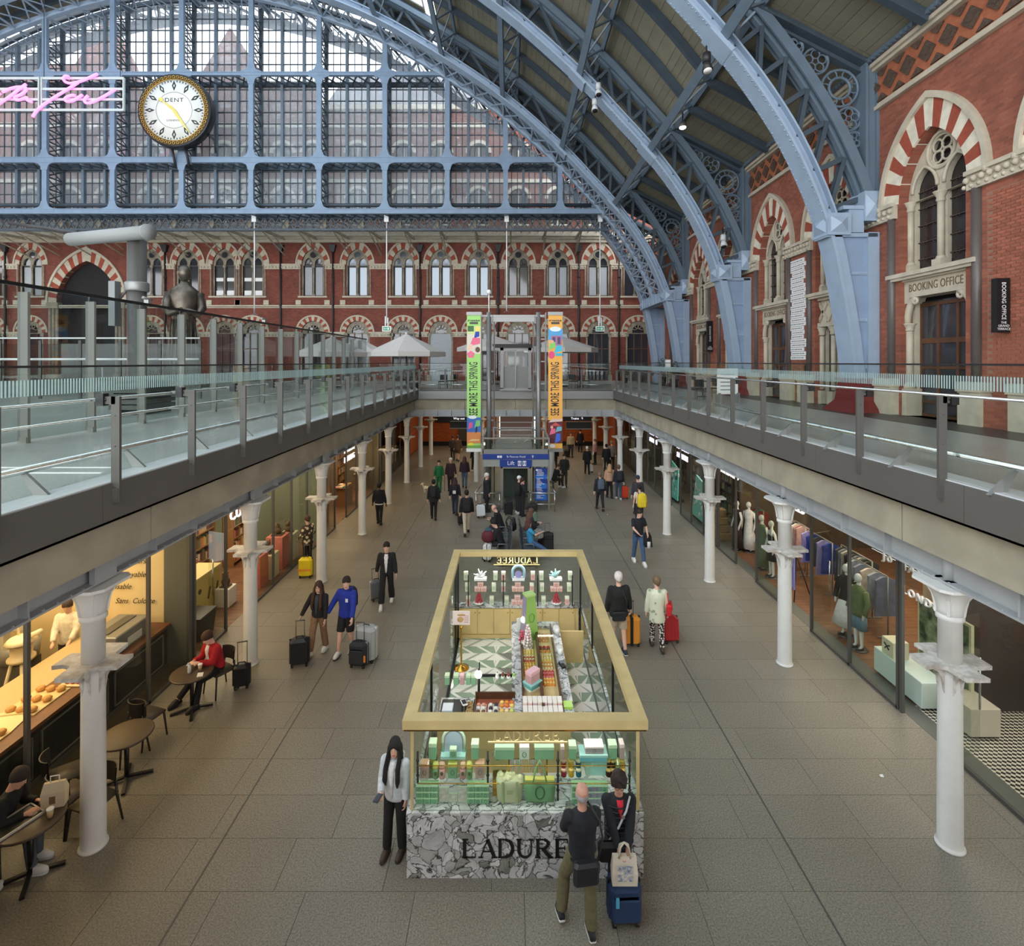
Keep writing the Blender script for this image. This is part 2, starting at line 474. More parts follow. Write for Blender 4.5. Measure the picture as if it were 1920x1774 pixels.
M['brickB']=brick('red_brick_back','x',(132,70,54),(110,56,44),(108,74,62))
M['brickL']=brick('orange_brick_lower','x',(190,96,40),(164,78,34),(120,70,40),dark=.12)
M['brick1']=mat('red_brick',(158,92,70),.85,var=.12,scale=14,orand=.2,bump=.3,bscale=50)
M['mortar']=mat('mortar',(146,108,90),.9,var=.1,scale=8)
M['redv']=mat('red_voussoir',(150,72,52),.85,var=.12,scale=6)
M['tileT']=mat('terracotta_tile',(166,98,68),.8,var=.12,scale=6)
M['tileD']=mat('dark_relief_tile',(82,66,54),.8,var=.35,scale=22,bump=.6,bscale=20)
M['iron']=mat('black_iron',(38,36,38),.5)
M['dark']=mat('dark_interior',(26,24,24),.8)
M['wood']=mat('dark_oak',(88,56,36),.45,var=.2,scale=5)
M['woodfloor']=mat('shop_wood_floor',(122,88,62),.4,var=.2,scale=3)
M['steel']=mat('brushed_steel',(142,142,140),.38,.35)
M['steeld']=mat('dull_steel',(92,90,86),.45,.2)
M['chrome']=mat('bright_steel',(214,216,216),.2,.9)
M['glassb']=glass('balustrade_glass',(248,251,249),.9)
M['glassr']=glass('clear_balustrade_glass',(247,250,248),.6)
M['glassp']=glass('platform_screen_glass',(226,230,229),1.1)
M['glassk']=glass('kiosk_glass',(249,253,250),.6)
M['glasss']=glass('shopfront_glass',(246,248,245),.7)
M['glassg']=glass('gable_glass',(246,248,250),1.3,haze=.27)  # milky haze mixed into the glass to brighten the end screen
M['glassroof']=glass('roof_glass',(226,234,240),1.0,haze=.08)
M['frit']=glass('frosted_band',(240,246,246),.5,haze=.75,hazecol=(214,232,232),stripe=23.0)
M['winpane']=mat('dark_window_glass',(52,54,60),.06,spec=.9)
M['blind']=mat('window_blind',(168,172,176),.6,var=.05)
M['gold']=mat('brushed_gold',(228,204,146),.42,.25,var=.07,scale=3)
M['goldp']=mat('gold_cabinet',(222,196,138),.45,.12,var=.06,scale=3)
M['brass']=mat('polished_brass',(205,160,70),.2,.9)
M['marble']=marble('green_grey_marble',(244,244,244),(128,126,126),(58,58,58),3.4)
M['marblew']=marble('white_marble',(232,234,232),(150,152,154),(60,62,66),3.0)
M['black']=mat('black_paint',(24,24,26),.4)
M['blackm']=mat('black_matt',(30,30,32),.75)
M['whitep']=mat('white_plastic',(238,238,236),.4)
M['cream']=mat('cream_wall',(226,206,160),.8,var=.03,scale=1)
M['signblue']=mat('sign_blue',(24,58,140),.4)
M['signlblue']=mat('light_sign_blue',(44,112,200),.4)
M['green']=mat('pale_green_card',(150,196,156),.5,var=.05,scale=8)
M['greend']=mat('leaf_green_card',(164,206,112),.5)
M['greent']=mat('tile_green',(142,164,142),.35,var=.05,scale=5)
M['greyt']=mat('tile_grey',(168,172,164),.35)
M['whitet']=mat('tile_white',(232,232,222),.35)
M['pink']=mat('pink_card',(232,184,184),.5)
M['lilac']=mat('lilac_card',(176,168,190),.5)
M['mint']=mat('mint_card',(178,222,214),.5)
M['yellowc']=mat('lemon_card',(236,222,130),.5)
M['neon']=emis('pink_neon',(255,120,214),2.2)
M['lampw']=emis('white_lamp',(255,250,238),6.0)
M['signw']=emis('white_lit_letters',(255,250,255),1.3)
M['exitg']=mat('exit_sign_green',(40,130,90),.5,emit=(40,130,90),es=.5)
M['canvas']=mat('umbrella_canvas',(196,190,184),.85,var=.03)
M['bronze']=mat('bronze',(96,88,78),.35,.7,var=.25,scale=3)
M['leaf']=mat('leaf',(52,70,40),.6,var=.3,scale=10)
M['red']=mat('red_paint',(110,36,34),.5)
# text-sized colours made when first asked for
_C={}
def C(r,g,b,rough=.6,**kw):
 k=(r,g,b,rough,tuple(sorted(kw.items())))
 if k not in _C:_C[k]=mat('cloth_%02x%02x%02x' % (r,g,b) if rough>.7 else 'paint_%02x%02x%02x' % (r,g,b),(r,g,b),rough,**kw)
 return _C[k]
# ---------------------------------------------------------------- floors, decks, lower walls
ZD=5.2                                        # level of the upper deck
XL,XR=-5.2,5.78                             # edges of the opening
YE=29.8                                       # far edge of the opening
SHL,SHR=-7.2,7.6                            # shopfront lines
floor=snode('floor')
MB().bx(-7.3,7.7,3.0,43,-.12,-.02).build('floor_bed',M['joint'],floor)
_slabs={}
rest=MB()
y=7.5-.752*4;nrow=0
while y<42.9:
 y1=min(y+.752,42.9)
 x=-7.25-random.random()*.9
 while x<7.65:
  w=random.choice((1.1,1.4,1.4,1.75))
  a,b=max(x,-7.25),min(x+w,7.65)
  if b-a>.08:
   if y<21.5:
    k=(round(b-a,2),)
    if k not in _slabs:_slabs[k]=MB().bx(-(b-a)/2+.003,(b-a)/2-.003,-.373,.373,-.02,0).mesh('paving_slab',M['slab'])
    put('paving_slab',_slabs[k],floor,((a+b)/2,(y+y1)/2,0))
   else:
    rest.bx(a+.003,b-.003,y+.003,y1-.003,-.02,0)
  x+=w
 y+=.752;nrow+=1
stuff(rest.build('paving_slab',M['slab'],floor))
# slim steel movement strips let into the paving
for i,x in enumerate((3.9,-4.1)):
 struct(MB().bx(x-.012,x+.012,5,42,-.001,.003).build('trim_%d' % (i+1),M['steeld']))
def deck(name,x0,x1,y0,y1):
 d=snode(name)
 MB().bx(x0,x1,y0,y1,4.78,ZD).build('deck_paving',M['deck'],d)
 MB().bx(x0,x1,y0,y1,4.10,4.78).build('soffit',C(150,140,122,.8),d)
 return d
deck('floor_upper_left',-62,-5.6,-6,46)
deck('floor_upper_right',6.0,13.5,-6,46)
deck('floor_upper_near',-5.6,6.0,-6,1.2)
struct(MB().bx(-14,14,-6.2,-6,0,4.1).build('wall_lower_near',M['brickL']))
struct(MB().bx(-14,14,-6,3,-.12,0).build('floor_near',M['slab']))
deck('floor_upper_far',-5.6,6.0,YE+.3,46)
struct(MB().bx(10.3,11.75,-6,46,ZD,ZD+.006).build('trim_3',M['deckdark']))
# painted line across the left deck
struct(MB().bx(-9.2,-5.9,7.55,7.62,ZD,ZD+.006).build('trim_4',M['whitep']))
struct(MB().bx(-9.2,-5.9,7.95,7.99,ZD,ZD+.006).build('trim_5',M['whitep']))
# concrete edge beams, steel beams, metal fascia, each in its real segments
def edge(side,xf,xc,xs,no):
 s=-1 if side=='left' else 1
 e=snode('trim_%d' % no)
 y=7.96-4.45*2
 while y<YE:
  y1=min(y+4.45,YE+.2)
  MB().bx(min(s*xc,s*(xc+.5)),max(s*xc,s*(xc+.5)),y+.012,y1-.012,4.1,4.73).build('concrete_block',M['concrete'],e)
  y+=4.45
 y=6.7-3.26*2
 while y<YE-.1:
  y1=min(y+3.26,YE)
  b=MB().bx(min(s*xf,s*(xf+.03)),max(s*xf,s*(xf+.03)),y+.004,y1-.004,4.71,5.22)
  b.bx(min(s*xf,s*(xf+.3)),max(s*xf,s*(xf+.3)),y+.004,y1-.004,4.71,4.74)
  b.build('fascia_panel',M['fascia'],e)
  y+=3.26
 MB().bx(min(s*(xf+.032),s*(xf+.42)),max(s*(xf+.032),s*(xf+.42)),-1,YE,5.16,5.235).build('edge_channel',C(206,210,210,.4),e)
 y=2.94
 while y<YE:
  b=MB()
  b.bx(s*xs-.16,s*xs+.16,y+.05,y+4.40,3.72,3.75)
  b.bx(s*xs-.015,s*xs+.015,y+.05,y+4.40,3.75,4.1)
  b.bx(s*xs-.13,s*xs+.13,y+.05,y+4.40,4.07,4.1)
  for q in (1.1,2.2,3.3):
   b.bx(s*xs-.13,s*xs+.13,y+q,y+q+.03,3.75,4.07)
  for q in range(22):
   b.box((s*xs-s*.14,y+.1+q*.2,3.756),(.022,.022,.02))
  b.build('steel_beam',M['greysteel'],e)
  y+=4.46
edge('left',5.2,5.45,5.87,6)
edge('right',5.78,5.93,6.18,7)
e=snode('trim_8')
for k in range(4):
 x0,x1=-5.45+k*2.86,-5.45+(k+1)*2.86
 MB().bx(x0+.01,x1-.01,YE,YE+.5,4.1,4.73).build('concrete_block',M['concrete'],e)
 MB().bx(x0+.004,x1-.004,YE-.2,YE-.15,4.72,5.22).build('fascia_panel',M['steel'],e)
b=MB().bx(-5.9,6.2,YE-.15,YE+.15,3.72,3.75).bx(-5.9,6.2,YE-.01,YE+.02,3.75,4.1)
for k in range(16):b.bx(-5.7+k*.77,-5.67+k*.77,YE-.14,YE+.1,3.75,4.07)
b.build('steel_beam',M['greysteel'],e)
struct(MB().bx(-5.2,5.78,YE-.2,YE+.3,5.18,5.24).build('trim_9',M['steel']))
# lower back wall with openings in orange brick, ceiling of the passage is the deck soffit
wl=snode('wall_lower_back')
MB().bx(-7.45,-7.3,37.5,43,0,4.1).bx(7.7,7.85,38,43,0,4.1).bx(-14,-7.3,42.9,43.1,0,4.1).bx(7.7,14,42.9,43.1,0,4.1).build('brickwork',M['brickL'],wl)
MB().bx(-7.3,-1.0,42.7,43.0,0,4.1).bx(2.1,7.7,42.7,43,0,4.1).bx(-1.0,2.1,42.7,43,3.1,4.1).build('brickwork',M['brickL'],wl)
MB().bx(-7.3,-1.0,42.66,42.7,0,.35).bx(2.1,7.7,42.66,42.7,0,.35).build('plinth',M['dark'],wl)
MB().bx(-1.15,-.9,42.6,42.75,0,3.2).bx(2.0,2.25,42.6,42.75,0,3.2).bx(-1.15,2.25,42.6,42.75,3.0,3.25).build('portal',M['stone'],wl)
MB().bx(-.9,2.0,44.5,44.6,0,3.1).build('inner_wall',C(60,50,44,.8),wl)
text('lettering','St Pancras',M['signw'],wl,(.75,42.55,3.42),(PI/2,0,0),.36,.03)
MB().bx(-6.1,-3.6,42.6,42.68,1.9,3.5).build('dark_screen',M['black'],wl)
MB().bx(-4.2,-3.2,42.5,42.68,.4,1.5).build('vending_panel',C(70,60,48,.5),wl)
# ------------------------------------------------------------ cast-iron columns
def column_meshes():
 a=MB();a.lathe([(.178,0),(.178,.025),(.160,.035),(.154,.06),(.151,.15),(.147,1.2),(.141,2.35),(.141,2.5)],n=20)
 shaft=a.mesh('shaft',M['white'])
 b=MB()
 w,L=.13,.45
 o=[]
 for k in range(4):
  q=k*PI/2;c,s_=math.cos(q),math.sin(q)
  for u,v in ((L,-w-.03),(L,w+.03),(L*.72,w),(.22,w+.02),(.18,.18)):
   o.append((u*c-v*s_,u*s_+v*c))
 b.plate([o],lambda u,v,d:(u,v,d),2.56,2.615)
 for k in range(4):
  q=k*PI/2
  for off in (-.05,.05):
   pr=[(.13,2.18),(.155,2.36),(.21,2.48),(.34,2.54),(L-.01,2.56),(.13,2.56)]
   b.plate([pr],lambda u,v,d,q=q:(u*math.cos(q)-d*math.sin(q),u*math.sin(q)+d*math.cos(q),v),off-.015,off+.015)
 flange=b.mesh('bracket_flange',M['dirty'])
 c=MB().lathe([(.140,2.6),(.140,3.18),(.165,3.2),(.165,3.25),(.148,3.27)],n=20)
 upper=c.mesh('upper_shaft',M['white'])
 d=MB()
 d.lathe([(.148,3.25),(.153,3.33),(.168,3.42),(.198,3.52),(.245,3.60),(.285,3.65),(.285,3.69),(.18,3.695)],n=20)
 for k in range(4):
  q=k*PI/2+PI/4
  pr=[(.14,3.26),(.17,3.27),(.185,3.38),(.21,3.5),(.27,3.6),(.36,3.67),(.36,3.695),(.14,3.695)]
  d.plate([pr],lambda u,v,t,q=q:(u*math.cos(q)-t*math.sin(q),u*math.sin(q)+t*math.cos(q),v),-.02,.02)
 d.plate([[(x*.35,y*.35) for x,y in ((-1,-.7),(-.7,-1),(.7,-1),(1,-.7),(1,.7),(.7,1),(-.7,1),(-1,.7))]],lambda u,v,t:(u,v,t),3.67,3.71)
 cap=d.mesh('capital',M['white'])
 e=MB().rod((0,0,3.7),(0,0,4.1),.085,12).bx(-.14,.14,-.14,.14,3.71,3.75).bx(.1,.18,-.2,.2,3.73,4.08)
 st=e.mesh('stub',M['greysteel'])
 return (('shaft',shaft),('bracket_flange',flange),('upper_shaft',upper),('capital',cap),('stub',st))
_cm=column_meshes()
def column(x,y,label,group):
 t=thing('iron_column',label,'column',(x,y,0),0,group)
 for n,me in _cm:put(n,me,t)
 return t
for k in range(8):
 y=7.39+4.46*k
 column(-5.87,y,'white cast-iron column along the warm-lit shopfronts, %s from the camera' % ORD[k] if k<6 else
   'white cast-iron column under the far deck before the stationery side wall, %s' % ('nearer one' if k==6 else 'farther one'),'columns by the bakery side')
 column(6.18,y,'white cast-iron column along the clothing shopfronts, %s from the camera' % ORD[k] if k<6 else
   'white cast-iron column under the far deck past the grocer, %s' % ('nearer one' if k==6 else 'farther one'),'columns by the dress shop side')
column(-1.95,29.95,'white cast-iron column standing behind the green hanging banner','columns behind the lift')
column(2.35,29.95,'white cast-iron column standing behind the orange hanging banner','columns behind the lift')
column(-2.1,38.8,'far white cast-iron column in the passage before the brick portal','columns behind the lift')
column(2.5,38.8,'far white cast-iron column beside the portal, near the screens','columns behind the lift')
# ------------------------------------------------------------ glass balustrades of the decks
def balustrade_y(name,label,s,xg,xp,ys,top,rails,lower,frit,gm):
 """along Y: s=-1 left of the opening, +1 right"""
 t=thing(name,label,'balustrade',(s*xg,ys[0],ZD))
 X=lambda a:s*a
 step=ys[1]-ys[0]
 pw=MB().bx(-.055,.055,-.02,.02,-.24,1.15);pw.bx(-.045,.045,-.03,.03,-.22,-.05)
 pw.bx(min(0,s*(xg-xp)),max(0,s*(xg-xp)),-.02,.02,1.05,1.15)
 for z in (-.2,-.12,-.04,.5,.9):pw.rod((.0,-.021,z),(.0,-.026,z),.012,6)
 post=pw.mesh('post',M['steeld'])
 cl=MB().bx(-.05,.05,-.05,.05,1.03,1.19).rod((-.07,0,1.11),(.07,0,1.11),.03,10).mesh('clamp',M['black'])
 br=MB();q=lower[0]-xg
 br.plate([[(q-.02,lower[1]-ZD),(q+.03,lower[1]-ZD),(q-.16,0.0),(q-.36,0.0)]],lambda u,v,d:(s*u,d,v),-.02,.02)
 bracket=br.mesh('bracket',M['steel'])
 pane=MB().bx(-.006,.006,.006,step-.006,.02,top-ZD).mesh('pane',gm)
 cap=MB().bx(-.014,.014,.004,step-.004,top-ZD-.005,top-ZD+.02).mesh('cap_rail',M['iron'])
 band=MB().bx(-s*.008-.001,-s*.008+.001,.006,step-.006,frit[0]-ZD,frit[1]-ZD).mesh('frosted_band',M['frit'])
 for i,y in enumerate(ys):
  p=put('post',post,t,(s*(xp-xg),y-ys[0],0))
  put('clamp',cl,p,(s*(xg-xp),0,0))
  if i<len(ys)-1:
   put('pane',pane,t,(0,y-ys[0],0));put('cap_rail',cap,t,(0,y-ys[0],0));put('frosted_band',band,t,(0,y-ys[0],0))
  put('bracket',bracket,t,(0,y-ys[0]+.95,0))
 for k,(rx,rz,rr) in enumerate(rails):
  MB().rod((s*(rx-xg),-.2,rz-ZD),(s*(rx-xg),ys[-1]-ys[0],rz-ZD),rr,10).build('handrail',M['chrome'],t)
 MB().rod((s*(lower[0]-xg),-.2,lower[1]-ZD),(s*(lower[0]-xg),ys[-1]-ys[0],lower[1]-ZD),.045,12).build('leaning_rail',M['chrome'],t)
 b=MB()
 for y in ys:
  for rx,rz,rr in rails:b.rod((0,y-ys[0],rz-ZD),(s*(rx-xg),y-ys[0],rz-ZD),.012,6)
 b.build('rail_stem',M['steel'],t)
 return t
ysl=[6.88+1.632*k for k in range(-2,15)]
ysr=[7.04+1.66*k for k in range(-2,14)]
balustrade_y('glass_balustrade','long glass balustrade with three steel rails on the platform side deck edge',-1,5.35,5.165,ysl,6.74,
    ((5.5,6.30,.022),(5.56,6.05,.02)),(5.76,5.52),(6.42,6.60),M['glassb'])
balustrade_y('glass_balustrade','long glass balustrade with thick leaning rail before the booking office',1,5.92,5.78,ysr,6.76,
    ((5.8,6.36,.02),),(6.1,5.53),(6.44,6.62),M['glassr'])
t=thing('glass_balustrade','short glass balustrade across the far end of the opening behind the lift','balustrade',(0,YE-.1,ZD))
for x0,x1 in ((-5.15,-3.7),(-3.7,-2.1),(2.5,4.0),(4.0,5.7)):
 MB().bx(x0+.02,x1-.02,-.006,.006,.05,1.5).build('pane',M['glassr'],t)
 MB().bx(x0,x1,-.02,.02,1.5,1.53).build('cap_rail',M['iron'],t)
 MB().rod((x0,.1,.32),(x1,.1,.32),.03).build('leaning_rail',M['chrome'],t)
 MB().rod((x0,.1,1.1),(x1,.1,1.1),.02).build('handrail',M['chrome'],t)
 MB().bx(x0-.04,x0+.04,-.05,.05,-.2,1.2).build('post',M['steeld'],t)
# tall glass screen along the platform, left
t=thing('platform_screen','tall glass security screen with broad grey posts along the platform','glass screen',(-9.65,10.36,ZD))
pm=MB().bx(-.10,.10,-.03,.03,0,2.98).bx(-.09,.09,-.05,.05,0,.12).mesh('post',C(124,124,118,.55))
gm=MB().bx(-.008,.008,.01,1.64,.05,3.1).mesh('pane',M['glassp'])
cm=MB().bx(-.03,.03,0,1.65,3.09,3.16).mesh('cap_rail',M['black'])
fm=MB().bx(.012,.014,.01,1.64,1.2,1.5).mesh('frosted_band',M['frit'])
lm=MB().bx(-.06,.06,-.06,.06,3.16,3.26).rod((-.02,-.16,3.3),(.02,.12,3.26),.04,8).mesh('lamp',M['steel'])
for k in range(-3,15):
 y=1.652*k
 put('post',pm,t,(.05,y,0));put('pane',gm,t,(0,y,0));put('cap_rail',cm,t,(0,y,0))
 if k in (2,6,9):put('lamp',lm,t,(0,y+.3,0))
t=thing('glass_barrier','low glass barrier with white rails on the platform before the arch','barrier',(-20.5,23.0,ZD))
for k in range(7):
 x=-3.6+k*1.75
 MB().bx(x-.06,x+.06,-.03,.03,0,2.55).build('post',M['steeld'],t)
 if k<6:
  MB().bx(x+.06,x+1.69,-.006,.006,.1,2.4).build('pane',M['glassp'],t)
  MB().rod((x,-.06,1.72),(x+1.75,-.06,1.72),.05).build('rail',M['whitep'],t)
  MB().bx(x,x+1.75,-.03,.03,2.62,2.68).build('cap_rail',M['whitep'],t)
t=thing('bench','grey slatted bench on the platform behind the glass screen','bench',(-11.6,16.6,ZD))
for k in range(5):MB().bx(-.5,.5,-.8,.8,.16+k*.17,.29+k*.17).build('slat',C(92,94,90,.6),t)
MB().bx(-.42,.42,-.7,.7,0,1.0).build('body',M['dark'],t)
# ---------------------------------------------------------------- right wall: red brick with tall gothic windows
XW=11.8
wr=snode('wall_right')
HS=11.6                                       # springing of the arches
KC=[14.75+4.47*k for k in range(-1,6)]       # window centres along Y
OW=2.45                                       # opening width
mpR=lambda u,v,d:(XW+d,u,v)              # wall plane: u along Y, v up, d into the wall
def hole(yc,door):
 g=gothic(OW,ZD,HS,8,.80)
 return [(u+yc,v) for u,v in g]
b=MB()
outer=[(-6,ZD-.1),(46,ZD-.1),(46,17.0),(-6,17.0)]
b.plate([outer]+[hole(y,0) for y in KC],mpR,0.0,.75)
b.build('brickwork',M['brickR'],wr)
MB().bx(XW+.74,XW+.8,-6,46,ZD,17).build('inner_wall',M['dark'],wr)
# single bricks of the nearest stretch, laid proud of the wall; farther courses follow in one piece and then in the surface
bm_=MB().bx(-.012,.02,-.108,.108,-.032,.032).mesh('brick',M['brick1'])
bh_=MB().bx(-.012,.02,-.05,.05,-.032,.032).mesh('brick',M['brick1'])
far=MB();cnt=0
MB().bx(XW-.003,XW+.01,11.3,13.0,5.9,11.0).build('mortar_bed',M['mortar'],wr)
z=5.94;row=0
while z<10.98:
 y=11.32-(.118 if row % 2 else 0)
 while y<12.98:
  if y+.11 <12.98 and y-.1 >11.0:
   if cnt<300 and 7.6 <z<10.9 and y>11.75:
    put('brick',bm_,wr,(XW-.004,y+.0+random.uniform(-.003,.003),z));cnt+=1
   else:
    far.bx(XW-.015,XW+.01,y-.108,y+.108,z-.032,z+.032)
  y+=.235
 z+=.078;row+=1
stuff(far.build('brick',M['brick1'],wr))
# plinth, strings, frieze
MB().bx(XW-.22,XW,-6,13.0,ZD,ZD+.75).bx(XW-.22,XW,16.5,17.3,ZD,ZD+.75).build('plinth',M['brickR'],wr)
pl=MB()
for y in KC:
 for q in (-1.55,1.55):
  pl.bx(XW-.30,XW,y+q-.33,y+q+.33,ZD,ZD+.85);pl.bx(XW-.34,XW,y+q-.36,y+q+.36,ZD+.85,ZD+1.1)
pl.build('pier_base',M['stone'],wr)
st=MB()
st.bx(XW-.14,XW,-6,46,14.86,14.98);st.bx(XW-.09,XW,-6,46,14.98,15.05)
st.bx(XW-.20,XW,-6,46,16.1,16.2);st.bx(XW-.30,XW,-6,46,16.2,16.32)
st.build('string_course',M['stone'],wr)
MB().bx(XW-.04,XW,-6,46,15.05,16.1).build('frieze',M['tileT'],wr)
dt=MB().plate([[(0,-.30),(.30,0),(0,.30),(-.30,0)]],lambda u,v,d:(d,u,v),-.075,-.03)
dt.plate([[(0,-.16),(.16,0),(0,.16),(-.16,0)]],lambda u,v,d:(d,u,v),-.10,-.07)
dtm=dt.mesh('diamond_tile',M['tileD'])
tr_=MB().plate([[(-.24,0),(.24,0),(0,.22)]],lambda u,v,d:(d,u,v),-.06,-.03).mesh('half_tile',M['tileD'])
tr2=MB().plate([[(-.24,0),(.24,0),(0,-.22)]],lambda u,v,d:(d,u,v),-.06,-.03).mesh('half_tile',M['tileD'])
y=11.2
while y<36:
 put('diamond_tile',dtm,wr,(XW-.03,y,15.575));put('half_tile',tr_,wr,(XW-.03,y+.36,15.10));put('half_tile',tr2,wr,(XW-.03,y+.36,16.05))
 y+=.72
# carved capital band between windows at the springing
cb=MB()
for i in range(len(KC)-1):
 a,c_=KC[i]+OW/2+.05,KC[i+1]-OW/2-.05
 cb.bx(XW-.20,XW,a,c_,HS-.05,HS+.06);cb.bx(XW-.12,XW,a,c_,HS-.42,HS-.05)
 y=a+.12
 while y<c_:
  cb.ball((XW-.15,y,HS-.17),.085,6,4);cb.ball((XW-.12,y+.1,HS-.32),.06,6,4)
  y+=.22
a,c_=10.0,KC[0]+0
cb.build('carved_band',M['stone'],wr)
# one window: voussoirs, hood mould, tracery, shafts, lights
N_V=17
A0,A1=gothic_arc(OW,HS,N_V,.80),gothic_arc(OW+1.1,HS,N_V,.80)
A2=gothic_arc(OW+1.36,HS,N_V,.80)
n_arc=len(A0)
vous=[]
step=1
ids=list(range(0,n_arc-1,2))
for j,i in enumerate(ids):
 e=min(i+2,n_arc-1)
 a,b_=A0[i:e+1],A1[i:e+1]
 me=MB().plate([list(a)+list(reversed(b_))],lambda u,v,d:(d,u,v),-.07,.35).mesh('voussoir',M['stonew'] if j % 2 ==0 else M['redv'])
 vous.append(me)
hood=MB().plate(ring2(A1,A2),lambda u,v,d:(d,u,v),-.16,.02)
hood.ball((-.12,A2[0][0]-.05,HS-.02),.11,8,5);hood.ball((-.12,A2[-1][0]+.05,HS-.02),.11,8,5)
hoodm=hood.mesh('hood_mould',M['stone'])
inner=gothic(OW,HS-.02,HS,8,.80)
lw=.86                                        # width of each light
def lancet(c):return [(u+c,v) for u,v in gothic(lw,HS-.01,HS+.22,6,.8)]
rose=[(.0+.40*math.cos(2*PI*k/18),HS+1.18+.40*math.sin(2*PI*k/18)) for k in range(18)]
trc=MB().plate([inner,lancet(-.57),lancet(.57),rose],lambda u,v,d:(d,u,v),.30,.46)
rr=[(.0+.47*math.cos(2*PI*k/18),HS+1.18+.50*math.sin(2*PI*k/18)) for k in range(19)]
trc.tube([(.28,u,v) for u,v in rr[:-1]],.05,6,closed=True)
for k in range(4):
 q=PI/4+k*PI/2
 c0=(.22*math.cos(q),HS+1.18+.22*math.sin(q))
 trc.tube([(.33,c0[0]+.17*math.cos(2*PI*j/10),c0[1]+.17*math.sin(2*PI*j/10)) for j in range(10)],.035,6,closed=True)
for c in (-.57,.57):
 pts=gothic(lw+.06,HS,HS+.22,6,.8)[2:]
 trc.tube([(.27,u+c,v) for u,v in pts],.05,6)
tracm=trc.mesh('tracery',M['stone'])
SILL=9.45
sh=MB()
for u in (-1.12,0,1.12):
 sh.tube([(.28,u,SILL+.3),(.28,u,HS-.3)],.085,10)
 sh.bx(.14,.44,u-.16,u+.16,SILL,SILL+.25);sh.lathe([(.14,0),(.10,.09)],(.28,u,SILL+.25),10)
 sh.lathe([(.09,0),(.12,.06),(.10,.12),(.17,.26),(.19,.30)],(.28,u,HS-.3),10)
sh.bx(.36,.5,-1.22,-1.0,SILL,HS);sh.bx(.36,.5,1.0,1.22,SILL,HS);sh.bx(.36,.5,-.12,.12,SILL,HS)
shm=sh.mesh('shaft',M['stone'])
jam=MB()
for u in (-1.48,1.48):
 jam.tube([(-.02,u,ZD+1.0),(-.02,u,HS-.4)],.12,10);jam.lathe([(.2,0),(.2,.06),(.13,.14)],(-.02,u,ZD+.86),10)
jamm=jam.mesh('jamb_shaft',M['granitecol'])
gl_=MB()
for c in (-.57,.57):
 gl_.plate([[(u+c,v) for u,v in gothic(lw,SILL,HS+.22,5,.8)]],lambda u,v,d:(d,u,v),.47,.49)
gl_.plate([rose],lambda u,v,d:(d,u,v),.47,.49)
glm=gl_.mesh('pane',C(46,40,40,.15))
ib=MB()
for c in (-.57,.57):
 z=SILL+.4
 while z<HS+.3:
  ib.bx(.42,.45,c-lw/2,c+lw/2,z-.015,z+.015)
  for u in (-.18,.18):ib.tube([(.43,c+u+.07*math.cos(q*PI/4),z+.07*math.sin(q*PI/4)) for q in range(8)],.012,4,closed=True)
  z+=.5
ibm=ib.mesh('saddle_bar',C(70,54,50,.6))
sill=MB().bx(-.18,.5,-1.55,1.55,SILL-.12,SILL).bx(-.12,.5,-1.5,1.5,SILL-.2,SILL-.12).mesh('sill',M['stone'])
rev=MB()
for u in (-OW/2-.001,OW/2-.10):
 rev.bx(.0,.5,u,u+.1,ZD,HS)
revm=rev.mesh('reveal',M['brickR'])
# door version: lintel with lettering, consoles, glazed oak doors
do=MB().plate([[(-1.22,8.55),(-1.22,9.25),(1.22,9.25),(1.22,8.55),(1.0,8.55),(.92,8.72),(-.92,8.72),(-1.0,8.55)]],lambda u,v,d:(d,u,v),.10,.6)
do.bx(.02,.3,-1.22,1.22,9.2,9.28)
dom=do.mesh('lintel',M['stone'])
co=MB()
for s in (-1,1):
 co.tube([(.25,s*1.12,ZD+.9),(.25,s*1.12,7.72)],.10,10)
 co.lathe([(.10,0),(.13,.05),(.11,.1),(.17,.2),(.19,.24)],(.25,s*1.12,7.72),10)
 co.lathe([(.18,0),(.18,.08),(.11,.2)],(.25,s*1.12,ZD+.8),10)
 co.bx(.34,.6,s*1.12-.11,s*1.12+.11,ZD,8.55);co.bx(.02,.5,s*1.12-.18,s*1.12+.18,ZD,ZD+.8)
 arcp=[(s*(.72+.42*math.cos(q*PI/12)),7.96+.75*math.sin(q*PI/12)) for q in range(0,7)]
 co.tube([(.2,u,v) for u,v in arcp],.1,8)
 co.tube([(.16,s*.78+.09*math.cos(k*PI/4),8.62+.09*math.sin(k*PI/4)) for k in range(8)],.045,6,closed=True)
com=co.mesh('console',M['stone'])
dl=MB()
dl.bx(.48,.56,-1.0,1.0,7.35,7.5)
for u in (-1.0,-.36,.30,.94):dl.bx(.48,.56,u,u+.09,ZD,8.55)
for z in (ZD,5.6,6.6):dl.bx(.48,.56,-1.0,1.0,z,z+.08)
dl.bx(.48,.56,-1.0,1.0,8.45,8.55)
dlm=dl.mesh('door_frame',M['wood'])
dpm=MB().bx(.53,.545,-1.0,1.0,ZD,8.6).mesh('door_pane',M['winpane'])
